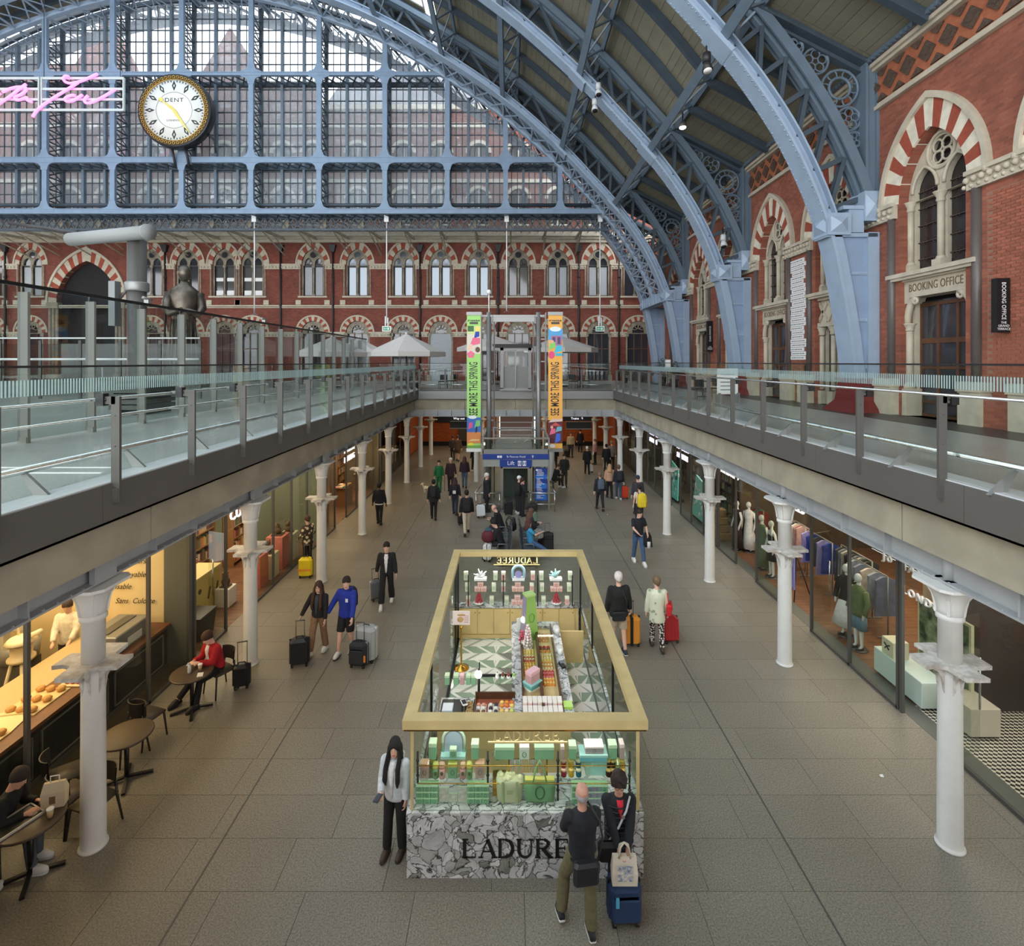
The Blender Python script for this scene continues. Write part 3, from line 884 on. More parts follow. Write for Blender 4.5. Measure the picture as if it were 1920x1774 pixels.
# balustrade panel version
pa=MB().bx(.08,.5,-1.22,1.22,9.15,9.28).bx(.08,.5,-1.22,1.22,8.15,8.3)
pa.bx(.22,.4,-1.22,1.22,8.3,9.15)
for k in range(4):
 c=-.9+k*.6
 for a,d_ in (((c-.28,8.34),(c+.28,9.11)),((c+.28,8.34),(c-.28,9.11))):
  pa.beam((.18,a[0],a[1]),(.18,d_[0],d_[1]),.1,.08,(1,0,0))
pam=pa.mesh('lattice_panel',M['stone'])
lo=MB()
for u in (-1.1,-.38,.38,1.1):
 lo.tube([(.25,u,ZD+.55),(.25,u,7.8)],.09,10)
 lo.lathe([(.10,0),(.13,.05),(.11,.1),(.17,.26),(.20,.32)],(.25,u,7.82),10)
 lo.bx(.1,.42,u-.17,u+.17,ZD,ZD+.5);lo.bx(.36,.5,u-.11,u+.11,ZD+.5,8.15)
lom=lo.mesh('lower_shaft',M['stone'])
lpm=MB().bx(.46,.48,-1.2,1.2,ZD,8.3).mesh('pane',C(46,40,40,.15))
wn=dn=0
for i,yc in enumerate(KC):
 door=i in (1,3,5)
 if door:dn+=1;w=snode('door_%d' % dn,(XW,yc,0))
 else:wn+=1;w=snode('window_%d' % wn,(XW,yc,0))
 for me in vous:put('voussoir',me,w)
 for n,me in (('hood_mould',hoodm),('tracery',tracm),('shaft',shm),('jamb_shaft',jamm),('pane',glm),('saddle_bar',ibm),('sill',sill),('reveal',revm)):put(n,me,w)
 if door:
  for n,me in (('lintel',dom),('console',com),('door_frame',dlm),('door_pane',dpm)):put(n,me,w)
  text('lettering','BOOKING OFFICE',C(110,90,66,.8),w,(.095,0,8.98),(PI/2,0,-PI/2),.33,.006,sx=.68,space=1.05)
 else:
  for n,me in (('lattice_panel',pam),('lower_shaft',lom),('pane',lpm)):put(n,me,w)
# hanging signs on the wall
def wallsign(y,z0,z1,w,label,big):
 t=thing('wall_sign',label,'sign',(XW,y,z0))
 MB().bx(-.34,-.04,-w/2,w/2,0,z1-z0).build('panel',M['black'],t)
 MB().bx(-.04,0,-.05,.05,.3,z1-z0-.3).build('bracket',M['iron'],t)
 text('lettering','BOOKING OFFICE',M['whitep'],t,(-.19,-w/2-.003,(z1-z0)*.58),(PI/2,PI/2,0),.14,.002,sx=.78)
 text('lettering','THE\nGRAND\nTERRACE',M['whitep'],t,(-.19,-w/2-.003,(z1-z0)*.12),(PI/2,0,0),.075,.002)
 return t
wallsign(12.45,7.5,8.78,.16,'tall black vertical sign with white lettering on the brick near the big door',True)
wallsign(30.7,7.4,9.2,.2,'far black vertical sign on the brick before the third blue rib',False)
# board of white donor strips with small print
t=thing('name_board','stack of white lettered strips fixed on the brick between two doors','sign',(XW,21.55,6.9))
for k in range(24):
 L=random.uniform(.95,1.45)
 p=MB().bx(-.03,0,-L*.45,L*.5,0,.155)
 y=-L*.36
 while y<L*.4:
  q=random.uniform(.05,.16);p.bx(-.032,-.03,y,min(y+q,L*.42),.055,.095,1);y+=q+.035
 p.build('strip',[M['whitep'],C(120,120,124)],t,loc=(0,random.uniform(-.1,.1),k*.172))
t2=thing('notice_disc','small round dark plaque on the wall below the white strips','plaque',(XW,20.9,6.55))
MB().tube([(-.03,0,0),(0,0,0)],.16,14).build('disc',M['iron'],t2)
# ---------------------------------------------------------------- hotel wall at the end: brick, two rows of arched windows
YB=45.0
def bx_(px):return (px-CX)*YB/F
def bz(py):return CZ-(py-CY)*YB/F
wb=snode('wall_back')
UPX=[-16,58,283,352,420,473,587,670,756,826,897.5,972,1046,1122,1190]
LOX=[-16,58,283,352,420,473,587,670,756,826,897.5,972,1046,1122,1197]
mpB=lambda u,v,d:(u,YB+d,v)
ZU0,ZUS,ZLS=12.45,15.15,9.35
def semi(w,h0,hs,n=12):
 return [(-w/2,h0)]+[(w/2*math.cos(PI*k/n),hs+w/2*math.sin(PI*k/n)) for k in range(n+1)][0:0]+[(w/2,h0)]+[(w/2*math.cos(PI*k/n),hs+w/2*math.sin(PI*k/n)) for k in range(n+1)]
loops=[[(-46,ZD-.2),(13.4,ZD-.2),(13.4,17.3),(-46,17.3)]]
for px in UPX:loops.append([(u+bx_(px),v) for u,v in gothic(1.95,ZU0,ZUS,6,.75)])
for px in LOX:loops.append([(u+bx_(px),v) for u,v in semi(1.95,ZD,ZLS)])
XA=bx_(163)
loops.append([(u+XA,v) for u,v in gothic(5.2,ZD,11.9,8,.72)])
MB().plate(loops,mpB,0,.5).build('brickwork',M['brickB'],wb)
MB().bx(-46,13.4,YB+.55,YB+.62,ZD,17.3).build('inner_wall',M['dark'],wb)
b=MB()
b.bx(-46,13.4,YB-.10,YB,11.55,11.68);b.bx(-46,13.4,YB-.08,YB,11.42,11.50)
for i in range(len(UPX)-1):
 if i==1:continue
 a,c_=bx_(UPX[i])+1.05,bx_(UPX[i+1])-1.05
 b.bx(a,c_,YB-.16,YB,15.08,15.2);b.bx(a,c_,YB-.10,YB,14.75,15.08)
 x=a+.15
 while x<c_:b.ball((x,YB-.12,14.92),.09,6,4);x+=.28
 a,c_=bx_(LOX[i])+1.0,bx_(LOX[i+1])-1.0
 b.bx(a,c_,YB-.14,YB,9.25,9.38);b.bx(a,c_,YB-.08,YB,8.95,9.25)
 x=a+.15
 while x<c_:b.ball((x,YB-.10,9.1),.08,6,4);x+=.3
b.build('string_course',M['stone'],wb)
b=MB().bx(-46,13.4,YB-.5,YB,17.25,17.45).bx(-46,13.4,YB-.3,YB,17.0,17.25).bx(-46,13.4,YB-.7,YB,17.45,17.8)
b.build('cornice',M['stone'],wb)
# upper hotel storeys in daylight beyond the glass screen
XT0=bx_(600)
loops=[[(-46,17.4),(13.4,17.4),(13.4,28.6),(XT0,28.6),(XT0,30.6),(bx_(505),30.6),(bx_(430),35.5),(bx_(372),31.2),(bx_(345),30.2),(bx_(265),30.2),(bx_(250),32.4),(bx_(200),36.5),(bx_(140),32.4),(-46,32.0)]]
UP2=[58,130,200,283,352,420,473,530,587,670,756,826,897.5,972,1046,1122]
for px in UP2:
 loops.append([(u+bx_(px),v) for u,v in semi(1.7,18.6,20.8)])
 loops.append([(u+bx_(px),v) for u,v in semi(1.7,23.2,24.7)])
MB().plate(loops,mpB,.05,.5).build('upper_brickwork',M['brickB'],wb)
MB().bx(-46,13.4,YB+.6,YB+.7,17.5,28).build('upper_inner_wall',C(60,56,54,.8),wb)
b=MB()
for z in (22.1,26.9):b.bx(-46,13.4,YB-.12,YB+.06,z,z+.35)
b.bx(XT0,13.4,YB-.2,YB+.06,28.4,28.8);b.bx(bx_(505),XT0,YB-.2,YB+.06,30.4,30.8);b.bx(bx_(345),bx_(265),YB-.2,YB+.06,30.0,30.4)
for px in UP2:
 for hs in (20.8,24.7):
  o=[(1.12*math.cos(PI*k/10)+bx_(px),hs+1.12*math.sin(PI*k/10)) for k in range(11)]
  i_=[(.85*math.cos(PI*k/10)+bx_(px),hs+.85*math.sin(PI*k/10)) for k in range(11)]
  b.plate(ring2(i_,o),mpB,-.1,.06)
 b.bx(bx_(px)-.9,bx_(px)+.9,YB-.1,YB+.06,18.45,18.6);b.bx(bx_(px)-.06,bx_(px)+.06,YB+.2,YB+.3,18.6,25.4)
b.build('stone_dressing',M['stonew'],wb)
b=MB().add([(-46,YB+.4,31.9),(XT0,YB+.4,30.6),(XT0,YB+9,36),(-46,YB+9,38)],[(0,1,2,3)])
b=MB().add([(XT0,YB+.4,28.6),(13.4,YB+.4,28.6),(13.4,YB+8,36),(XT0,YB+8,36)],[(0,1,2,3)])
b.build('slate_roof',C(92,96,104,.7),wb)
def ringmesh(name,A,B,n_seg,d0,d1,mats):
 b=MB();n=len(A)-1;st=n/n_seg
 for k in range(n_seg):
  i,j=round(k*st),round((k+1)*st)
  b.plate([A[i:j+1]+list(reversed(B[i:j+1]))],lambda u,v,d:(u,d,v),d0,d1,k % 2)
 return b.mesh(name,mats)
n=11
ga,gb,gc=gothic_arc(1.95,ZUS,n,.75),gothic_arc(2.75,ZUS,n,.75),gothic_arc(3.0,ZUS,n,.75)
vm=ringmesh('voussoir_ring',ga,gb,11,-.04,.2,[M['stone'],M['redv']])
hm=MB().plate(ring2(gb,gc),lambda u,v,d:(u,d,v),-.1,.02).mesh('hood_mould',M['stone'])
lan=lambda c:[(u+c,v) for u,v in gothic(.66,ZUS-.06,ZUS+.1,5,.8)]
ros=[(.27*math.cos(2*PI*k/14),ZUS+.86+.27*math.sin(2*PI*k/14)) for k in range(14)]
tb=MB().plate([gothic(1.95,ZUS-.08,ZUS,6,.75),lan(-.44),lan(.44),ros],lambda u,v,d:(u,d,v),.12,.24)
tb.tube([(.34*math.cos(2*PI*k/14),.1,ZUS+.86+.34*math.sin(2*PI*k/14)) for k in range(14)],.05,5,closed=True)
tm=tb.mesh('tracery',M['stoned'])
jb=MB()
for u in (-1.12,-.90,.90,1.12):jb.rod((u,-.03 if abs(u)>1 else .1,ZU0),(u,-.03 if abs(u)>1 else .1,ZUS-.1),.07,6)
jb.rod((0,.14,ZU0),(0,.14,ZUS),.08,6);jb.bx(-.12,.12,.06,.24,ZU0,ZU0+.2);jb.bx(-.12,.12,.04,.24,ZUS-.25,ZUS-.05)
jm=jb.mesh('shaft',M['stoned'])
sl=MB().bx(-1.25,1.25,-.16,.3,ZU0-.14,ZU0).bx(-1.45,-1.0,-.12,.05,ZU0-.75,ZU0-.35).bx(1.0,1.45,-.12,.05,ZU0-.75,ZU0-.35).mesh('sill',M['stone'])
fr=MB()
for c in (-.46,.46):
 for u in (-.36,.30):fr.bx(c+u,c+u+.06,.2,.28,ZU0,ZUS+.4)
 fr.bx(c-.36,c+.36,.2,.28,ZU0,ZU0+.1);fr.bx(c-.36,c+.36,.2,.28,ZUS-.2,ZUS-.1)
fm_=fr.mesh('sash',M['iron'])
pn=MB()
for c in (-.46,.46):pn.bx(c-.34,c+.34,.26,.275,ZU0,ZUS+.75)
pn.plate([ros],lambda u,v,d:(u,d,v),.2,.22)
pn=pn.mesh('pane',M['winpane'])
bl=MB()
for c in (-.46,.46):bl.bx(c-.30,c+.30,.22,.25,ZU0+.08,ZUS-.2)
blm=bl.mesh('blind',M['blind'])
refl=mat('sky_reflecting_glass',(112,118,124),.10,.6)
pn2=pn.copy();pn2.materials.clear();pn2.materials.append(refl)
num=20
for i,px in enumerate(UPX):
 w=snode('window_%d' % num,(bx_(px),YB,0));num+=1
 for nme,me in (('voussoir_ring',vm),('hood_mould',hm),('tracery',tm),('shaft',jm),('sill',sl),('sash',fm_)):put(nme,me,w)
 put('pane',pn2 if px in (670,756,826,897.5) else pn,w)
 if px in (587,1046,1122,58):put('blind',blm,w)
 if px in (420,473):
  b=MB()
  for c in (-.46,.46):b.bx(c-.32,c+.32,.2,.25,ZU0+1.3,ZU0+1.6);b.bx(c-.32,c+.32,.2,.24,ZU0+.05,ZU0+.5)
  b.build('blind',M['whitep'],w)
# ground-floor arches
sa=[(.975*math.cos(PI*k/15),ZLS+.975*math.sin(PI*k/15)) for k in range(16)]
sb=[(1.35*math.cos(PI*k/15),ZLS+1.35*math.sin(PI*k/15)) for k in range(16)]
sc=[(1.48*math.cos(PI*k/15),ZLS+1.48*math.sin(PI*k/15)) for k in range(16)]
vl=ringmesh('voussoir_ring',sa,sb,15,-.04,.2,[M['redv'],M['stone']])
hl=MB().plate(ring2(sb,sc),lambda u,v,d:(u,d,v),-.1,.02).mesh('hood_mould',M['stone'])
tl=MB().plate([semi(1.9,ZLS-.12,ZLS),[(u,v) for u,v in semi(1.0,ZLS-.06,ZLS+.12)],],lambda u,v,d:(u,d,v),.1,.22)
for q in (PI/4,3*PI/4,PI/2):tl.tube([(.62*math.cos(q)*.7+.3*math.cos(2*PI*k/8),.1,ZLS+.3+.42*math.sin(q)*.7+.3*math.sin(2*PI*k/8)) for k in range(8)],.03,5,closed=True)
tlm=tl.mesh('tracery',M['stoned'])
js=MB()
for u in (-1.0,1.0):js.rod((u,.05,ZD+.5),(u,.05,ZLS-.3),.09,6);js.bx(u-.15,u+.15,-.08,.2,ZD,ZD+.5);js.bx(u-.15,u+.15,-.08,.2,ZLS-.35,ZLS-.05)
jsm=js.mesh('shaft',M['stoned'])
dr=MB()
for u in (-.95,-.35,.3,.88):dr.bx(u,u+.08,.2,.28,ZD,ZLS)
for z in (ZD,6.2,7.9):dr.bx(-.95,.95,.2,.28,z,z+.09)
drm=dr.mesh('frame',M['wood'])
dpn=MB().bx(-.95,.95,.27,.285,ZD,ZLS+.95).mesh('pane',M['winpane'])
num=10
for i,px in enumerate(LOX):
 w=snode('door_%d' % num,(bx_(px),YB,0));num+=1
 for nme,me in (('voussoir_ring',vl),('hood_mould',hl),('tracery',tlm),('shaft',jsm),('frame',drm)):put(nme,me,w)
 put('pane',dpn,w)
 if px in (826,):MB().bx(-.9,.9,.1,.2,ZD,ZLS-.1).build('blind',M['blind'],w)
# great arch at the platform end
w=snode('door_30',(XA,YB,0))
ba,bb,bc=gothic_arc(5.2,11.9,13,.72),gothic_arc(6.6,11.9,13,.72),gothic_arc(6.95,11.9,13,.72)
k_=len(ba)-1
put('voussoir_ring',ringmesh('voussoir_ring',ba,bb,25,-.05,.4,[M['stone'],M['redv']]),w)
MB().plate(ring2(bb,bc),lambda u,v,d:(u,d,v),-.14,.02).build('hood_mould',M['stone'],w)
b=MB()
for s in (-1,1):
 for q in (2.55,2.85,3.15):b.rod((s*q,.0,ZD+.6),(s*q,.0,11.4),.12,8)
 b.bx(s*2.85-.5,s*2.85+.5,-.2,.3,11.4,11.9);b.bx(s*2.85-.5,s*2.85+.5,-.2,.3,ZD,ZD+.6)
b.build('shaft',M['stoned'],w)
# rainwater pipes
b0=MB().rod((0,-.12,ZD),(0,-.12,16.9),.085,8)
for z in (6.5,9,11.6,14):b0.rod((0,-.12,z),(0,-.12,z+.16),.12,8)
b0.add([(-.14,-.26,16.2),(.14,-.26,16.2),(.14,0,16.2),(-.14,0,16.2),(-.3,-.4,16.8),(.3,-.4,16.8),(.3,0,16.8),(-.3,0,16.8)],[(0,1,2,3),(4,5,6,7),(0,1,5,4),(1,2,6,5),(2,3,7,6),(3,0,4,7)])
pm_=b0.mesh('rain_pipe',M['iron'])
names=['at the platform end','behind the statue','left of the twin windows','above the small umbrella','right of the big umbrella','behind the lift mast','beside the orange banner','far right, by the hanging sign']
for px,nm in zip((12,311,527,625,788,934,1085,1160),names):
 o=put('rain_pipe',pm_,None,(bx_(px),YB,0));tag(o,'dark iron rainwater pipe on the hotel wall, ' +nm,'pipe','rainwater pipes')
# glazed lean-to between screen and hotel
lt=snode('ceiling_lean_to')
MB().add([(-46,38.4,17.15),(8,38.4,17.15),(8,44.9,17.9),(-46,44.9,17.9)],[(0,1,2,3)]).build('glazing',M['glassroof'],lt)
b=MB();x=-46
while x<8:
 b.beam((x,38.4,17.1),(x,44.9,17.85),.06,.12);x+=.7
b.build('glazing_bar',M['greysteel'],lt)
brm=MB()
brm.beam((0,38.6,16.95),(0,44.8,17.3),.12,.2);brm.beam((0,40.5,17.0),(0,44.8,15.9),.08,.08);brm.beam((0,42.5,17.1),(0,44.8,16.4),.06,.06)
brm.bx(-.22,.22,38.5,38.9,16.5,17.2)
brm=brm.mesh('bracket',M['stoned'])
x=-44
while x<8:put('bracket',brm,lt,(x,0,0));x+=2.75
# ---------------------------------------------------------------- train-shed roof: ribs, purlins, boarding, glazing, gable screen
AX=-23.1                                      # crown of the arch
_ip=[(11.05,5.2),(10.98,6.4),(10.75,8.2),(10.2,11.0),(9.25,13.4),(8.1,15.35),(6.65,17.25),(5.2,18.85),(3.2,20.95),(-.5,24.2),(-4.6,27.0),(-8.9,29.5),(-13.3,31.3),(-18,32.6),(AX,33.1)]
_ip=_ip+[(2*AX-x,z) for x,z in reversed(_ip[:-1]) if x<6.0]
def spline(p,n):
 out=[]
 for i in range(len(p)-1):
  p0,p1,p2,p3=p[max(i-1,0)],p[i],p[i+1],p[min(i+2,len(p)-1)]
  for k in range(n):
   t=k/n
   out.append(tuple(.5*((2*b)+(-a+c)*t+(2*a-5*b+4*c-d)*t*t+(-a+3*b-3*c+d)*t**3) for a,b,c,d in zip(p0,p1,p2,p3)))
 return out+[p[-1]]
IN=spline(_ip,4)
def nrm(i):
 a,b=IN[max(i-1,0)],IN[min(i+1,len(IN)-1)]
 tx,tz=b[0]-a[0],b[1]-a[1];L=math.hypot(tx,tz)
 return (tz/L,-tx/L)
def offs(d):
 return [(IN[i][0]+nrm(i)[0]*d,IN[i][1]+nrm(i)[1]*d) for i in range(len(IN))]
def archz(x):
 for i in range(12,len(IN)-1):
  if IN[i+1][0] <= x <= IN[i][0]:
   t=(IN[i][0]-x)/(IN[i][0]-IN[i+1][0]+1e-9)
   return IN[i][1]+t*(IN[i+1][1]-IN[i][1])
 return 12.0
I0=next(i for i,p in enumerate(IN) if p[1] >= 10.95)
OUTC=[p for p in offs(1.7)]
J0=next(i for i,p in enumerate(OUTC) if p[1]>12.15 and p[0]<11.72)
def sweep(b,path,y0,y1,t0,t1,mi=0):
 """bar following a path in XZ: from y0 to y1, thickness t0..t1 along the path normal"""
 n=len(path);vs=[]
 for i in range(n):
  a,c=path[max(i-1,0)],path[min(i+1,n-1)]
  tx,tz=c[0]-a[0],c[1]-a[1];L=math.hypot(tx,tz) or 1
  nx,nz=tz/L,-tx/L
  for y,t in ((y0,t0),(y1,t0),(y1,t1),(y0,t1)):
   vs.append((path[i][0]+nx*t,y,path[i][1]+nz*t))
 fs=[]
 for i in range(n-1):
  for k in range(4):
   k2=(k+1) % 4
   fs.append((i*4+k,i*4+k2,i*4+4+k2,i*4+4+k))
 fs+=[(3,2,1,0),tuple((n-1)*4+k for k in range(4))]
 b.add(vs,fs,mi)
 return b
PUR=[(6.75,17.15),(3.3,20.85),(-.6,24.25),(-4.6,27.0),(-9.0,29.55),(-13.5,31.35),(-18,32.6),(-23.1,33.1),(-28,32.6)]
def rib_meshes():
 out=[]
 b=MB()                                        # leg: panel between inner flange and wall
 low=IN[:I0+1]
 xr=11.72
 b.plate([[(x,z) for x,z in low]+[(xr,10.95),(xr,5.2)]],lambda u,v,d:(u,d,v),.12,.63)
 out.append(('leg_panel',b.mesh('leg_panel',M['blue2'])))
 b=MB();sweep(b,low,0,.75,-.02,.10);sweep(b,low,.02,.10,.10,.34);sweep(b,low,.65,.73,.10,.34)
 out.append(('leg_flange',b.mesh('leg_flange',M['blue'])))
 b=MB().bx(xr-.30,xr+.06,.02,.73,5.2,10.95)
 for z in (6.6,8.1,9.6):
  b.bx(11.1 if z<8 else 10.9,xr-.3,.08,.12,z,z+.10)
  for k in range(6):b.box((11.0+k*.07,.075,z+.05),(.03,.03,.03))
 out.append(('wall_flange',b.mesh('wall_flange',M['blue'])))
 b=MB()                                        # capital block with studs
 x0=IN[I0][0]
 b.bx(x0-.12,x0+.62,-.06,.81,10.85,11.55);b.bx(x0+.62,xr-.42,.05,.7,10.95,11.75);b.bx(xr-.45,xr+.06,-.04,.79,11.3,12.25)
 b.add([(x0-.02,-.06,10.95),(x0+.52,-.06,10.95),(x0+.52,-.06,11.45),(x0-.02,-.06,11.45),(x0+.25,-.2,11.2)],[(0,1,4),(1,2,4),(2,3,4),(3,0,4)])
 b.add([(x0-.12,.05,10.95),(x0-.12,.7,10.95),(x0-.12,.7,11.45),(x0-.12,.05,11.45),(x0-.27,.37,11.2)],[(0,1,4),(1,2,4),(2,3,4),(3,0,4)])
 b.add([(xr-.42,-.04,11.4),(xr+.02,-.04,11.4),(xr+.02,-.04,12.15),(xr-.42,-.04,12.15),(xr-.2,-.16,11.8)],[(0,1,4),(1,2,4),(2,3,4),(3,0,4)])
 b.bx(x0+.4,xr,.0,.75,11.68,11.80);b.bx(x0-.1,xr,.02,.72,10.80,10.92)
 out.append(('capital',b.mesh('capital',M['blue'])))
 b=MB();up=IN[I0:]
 sweep(b,up,0,.75,-.03,.06);sweep(b,up,.28,.47,.06,.40);sweep(b,up,.08,.67,.38,.44)
 for i in range(I0+1,I0+22):                    # rivets along both edges of the flange
  for f in (0,.33,.66):
   x=IN[i][0]+(IN[i+1][0]-IN[i][0])*f;z=IN[i][1]+(IN[i+1][1]-IN[i][1])*f;nn=nrm(i)
   for y in (.07,.68):b.box((x-nn[0]*.035,y,z-nn[1]*.035),(.045,.045,.045))
 for px,pz in PUR[:2]:
  b.beam((px-.35,.375,pz+.37),(px+.35,.375,pz-.40),.80,.16,(nrm(28)[0],0,nrm(28)[1]))
 out.append(('inner_chord',b.mesh('inner_chord',M['blue'])))
 b=MB();up=OUTC[J0:]
 sweep(b,up,.05,.70,-.03,.06);sweep(b,up,.05,.12,-.25,0);sweep(b,up,.63,.70,-.25,0);sweep(b,up,.28,.47,-.3,0)
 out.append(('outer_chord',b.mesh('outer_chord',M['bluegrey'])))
 # pillar, roof beam and roundels of the spandrel
 b=MB().bx(11.42,11.78,.12,.63,12.2,16.5);b.bx(11.36,11.44,.05,.7,12.2,16.5);b.bx(11.70,11.8,.05,.7,12.2,16.5)
 out.append(('pillar',b.mesh('pillar',M['bluegrey'])))
 b=MB().beam((11.6,.375,16.45),(8.0,.375,18.25),.5,.22).beam((11.6,.375,16.3),(7.6,.375,18.35),.7,.06)
 out.append(('roof_beam',b.mesh('roof_beam',M['slate'])))
 for cx_,cz_,r,inner in ((10.72,15.72,.60,1),(9.93,16.60,.42,0),(11.02,14.72,.38,0),(11.2,14.05,.25,0),(9.25,17.05,.28,0)):
  b=MB();b.tube([(cx_+r*math.cos(k*PI/12),.375,cz_+r*math.sin(k*PI/12)) for k in range(24)],.045,6,closed=True)
  if inner:
   b.tube([(cx_+r*.58*math.cos(k*PI/10),.375,cz_+r*.58*math.sin(k*PI/10)) for k in range(20)],.05,6,closed=True)
   for q in range(6):
    c0=(cx_+r*.80*math.cos(q*PI/3),cz_+r*.80*math.sin(q*PI/3))
    b.tube([(c0[0]+r*.26*math.cos(k*PI/5),.375,c0[1]+r*.26*math.sin(k*PI/5)) for k in range(10)],.025,5,closed=True)
  else:
   for q in range(5):
    c0=(cx_+r*.55*math.cos(q*2*PI/5+.3),cz_+r*.55*math.sin(q*2*PI/5+.3))
    b.tube([(c0[0]+r*.34*math.cos(k*PI/5),.375,c0[1]+r*.34*math.sin(k*PI/5)) for k in range(10)],.025,5,closed=True)
  out.append(('roundel',b.mesh('roundel',M['bluegrey'])))
 # struts between the chords
 k=I0+1;n=0
 while k<len(IN)-9 and n<26:
  j=k
  a=IN[j];nn=nrm(j)
  p=(a[0]+nn[0]*.38,.375,a[1]+nn[1]*.38);q=(a[0]+nn[0]*1.45,.375,a[1]+nn[1]*1.45)
  a2=IN[j+2];n2=nrm(j+2)
  q2=(a2[0]+n2[0]*1.45,.375,a2[1]+n2[1]*1.45)
  ok=q[0]<11.5
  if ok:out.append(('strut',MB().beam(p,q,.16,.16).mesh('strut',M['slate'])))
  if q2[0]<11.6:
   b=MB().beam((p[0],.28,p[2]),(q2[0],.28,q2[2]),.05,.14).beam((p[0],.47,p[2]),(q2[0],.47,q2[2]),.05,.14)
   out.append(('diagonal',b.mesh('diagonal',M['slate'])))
  k+=2;n+=1
 return out
RM=rib_meshes()
RIBY=(16.75,25.7,34.6)
for y,lb in zip((7.8,)+RIBY+(40.1,),('hidden','nearest great pale blue iron arch rib rising from beside the booking office door',
  'second pale blue iron arch rib, rising beyond the white lettered strips','third pale blue iron arch rib carrying the lattice soffit of the glazed screen',
  'last pale blue iron arch rib, behind the glazed screen against the hotel')):
 if lb=='hidden':continue
 t=thing('arch_rib',lb,'arch rib',(0,y,0),0,'arch ribs of the train shed')
 for n,me in RM:put(n,me,t)
 if y==16.75:MB().tube([(11.3,.0,5.1),(11.3,.0,5.4)],.01,4).build('base_bolt',M['iron'],t)
# red base shoes of the ribs
for y,lb in zip(RIBY,('nearest','second','third')):
 t=thing('rib_base','dark red flared base under the %s blue rib' % lb,'base',(11.36,y+.375,ZD))
 MB().loft([[(-.75,-.75,0),(.40,-.75,0),(.40,.75,0),(-.75,.75,0)],[(-.68,-.7,.12),(.40,-.7,.12),(.40,.7,.12),(-.68,.7,.12)],[(-.5,-.5,.35),(.4,-.5,.35),(.4,.5,.35),(-.5,.5,.35)],[(-.42,-.42,1.0),(.4,-.42,1.0),(.4,.42,1.0),(-.42,.42,1.0)]],smooth=False).build('shoe',M['red'],t)
 MB().bx(-.5,.4,-.5,.5,1.0,1.08).build('rim',M['red'],t)
ceil=snode('ceiling')
E2=offs(2.05)
e0=next(i for i,p in enumerate(E2) if p[0]<7.0)
EX=[(11.6,16.5),(8.3,18.25)]+[p for p in E2[e0:]]
def along(path,step,xmin):
 out=[path[0]];i=0;cur=path[0]
 while i<len(path)-1:
  d=math.hypot(path[i+1][0]-cur[0],path[i+1][1]-cur[1])
  if d >= step:
   t=step/d;cur=(cur[0]+(path[i+1][0]-cur[0])*t,cur[1]+(path[i+1][1]-cur[1])*t);out.append(cur)
   if cur[0]<xmin:break
  else:i+=1;step_left=step-d;cur=path[i] if d>1e-9 else cur
 return out
BP=along(EX,.37,-4.8)
bays=((2.0,7.8),(7.8,16.75),(16.75,25.7),(25.7,34.6),(34.6,39.5))
cache={}
nb=0
for y0,y1 in bays:
 for i in range(len(BP)-1):
  a,c=BP[i],BP[i+1];w=math.hypot(c[0]-a[0],c[1]-a[1])
  k=(round(w,2),round(y1-y0,2))
  if k not in cache:cache[k]=MB().bx(-w/2+.006,w/2-.006,.02,y1-y0-.02,0,.03).bx(-w/2-.01,w/2+.01,0,y1-y0,.03,.06).mesh('roof_board',M['board'])
  ang=math.atan2(c[1]-a[1],-(c[0]-a[0]))
  put('roof_board',cache[k],ceil,((a[0]+c[0])/2,y0,(a[1]+c[1])/2),rot=(0,ang,0));nb+=1
# continuous roof behind the camera, boarded and glazed alike
b=MB();sweep(b,[(x,z) for x,z in BP],-22,2.0,0,.08);b.build('roof_deck',M['board'],ceil)
GLP=[p for p in EX if 2*AX-BP[-1][0]-.01 <= p[0] <= BP[-1][0]+.01]
b=MB();sweep(b,[p for p in EX if p[0] <= 2*AX-BP[-1][0]],-22,37.6,0,.08);b.build('roof_deck',M['board'],ceil)
struct(MB().bx(-58.6,-58.2,-22,46,5.2,17).build('wall_platform_far',M['brickR']))
b=MB();sweep(b,GLP,-22,34.6,.05,.07);b.build('roof_glazing',M['glassroof'],ceil)
b=MB();y=-21
while y<34:sweep(b,GLP,y,y+.06,0,.10);y+=1.1
for i in range(0,len(GLP),1):
 b.bx(GLP[i][0]-.05,GLP[i][0]+.05,-22,34.6,GLP[i][1]-.05,GLP[i][1]+.05)
b.build('glazing_bar',M['greysteel'],ceil)
b=MB();sweep(b,GLP,34.6,39.5,.0,.08);b.build('roof_deck',M['board'],ceil)
# minor rafters between the ribs
rp=[(x,z-.02) for x,z in EX]
raf=MB();sweep(raf,rp,-.07,.07,-.34,-.02);sweep(raf,rp,-.12,.12,-.36,-.32);raf=raf.mesh('rafter',M['slate'])
for y0,y1 in bays:
 for k in (1,2,3):
  put('rafter',raf,ceil,(0,y0+(y1-y0)*k/4,0))
 put('rafter',raf,ceil,(0,y1+.4,0))
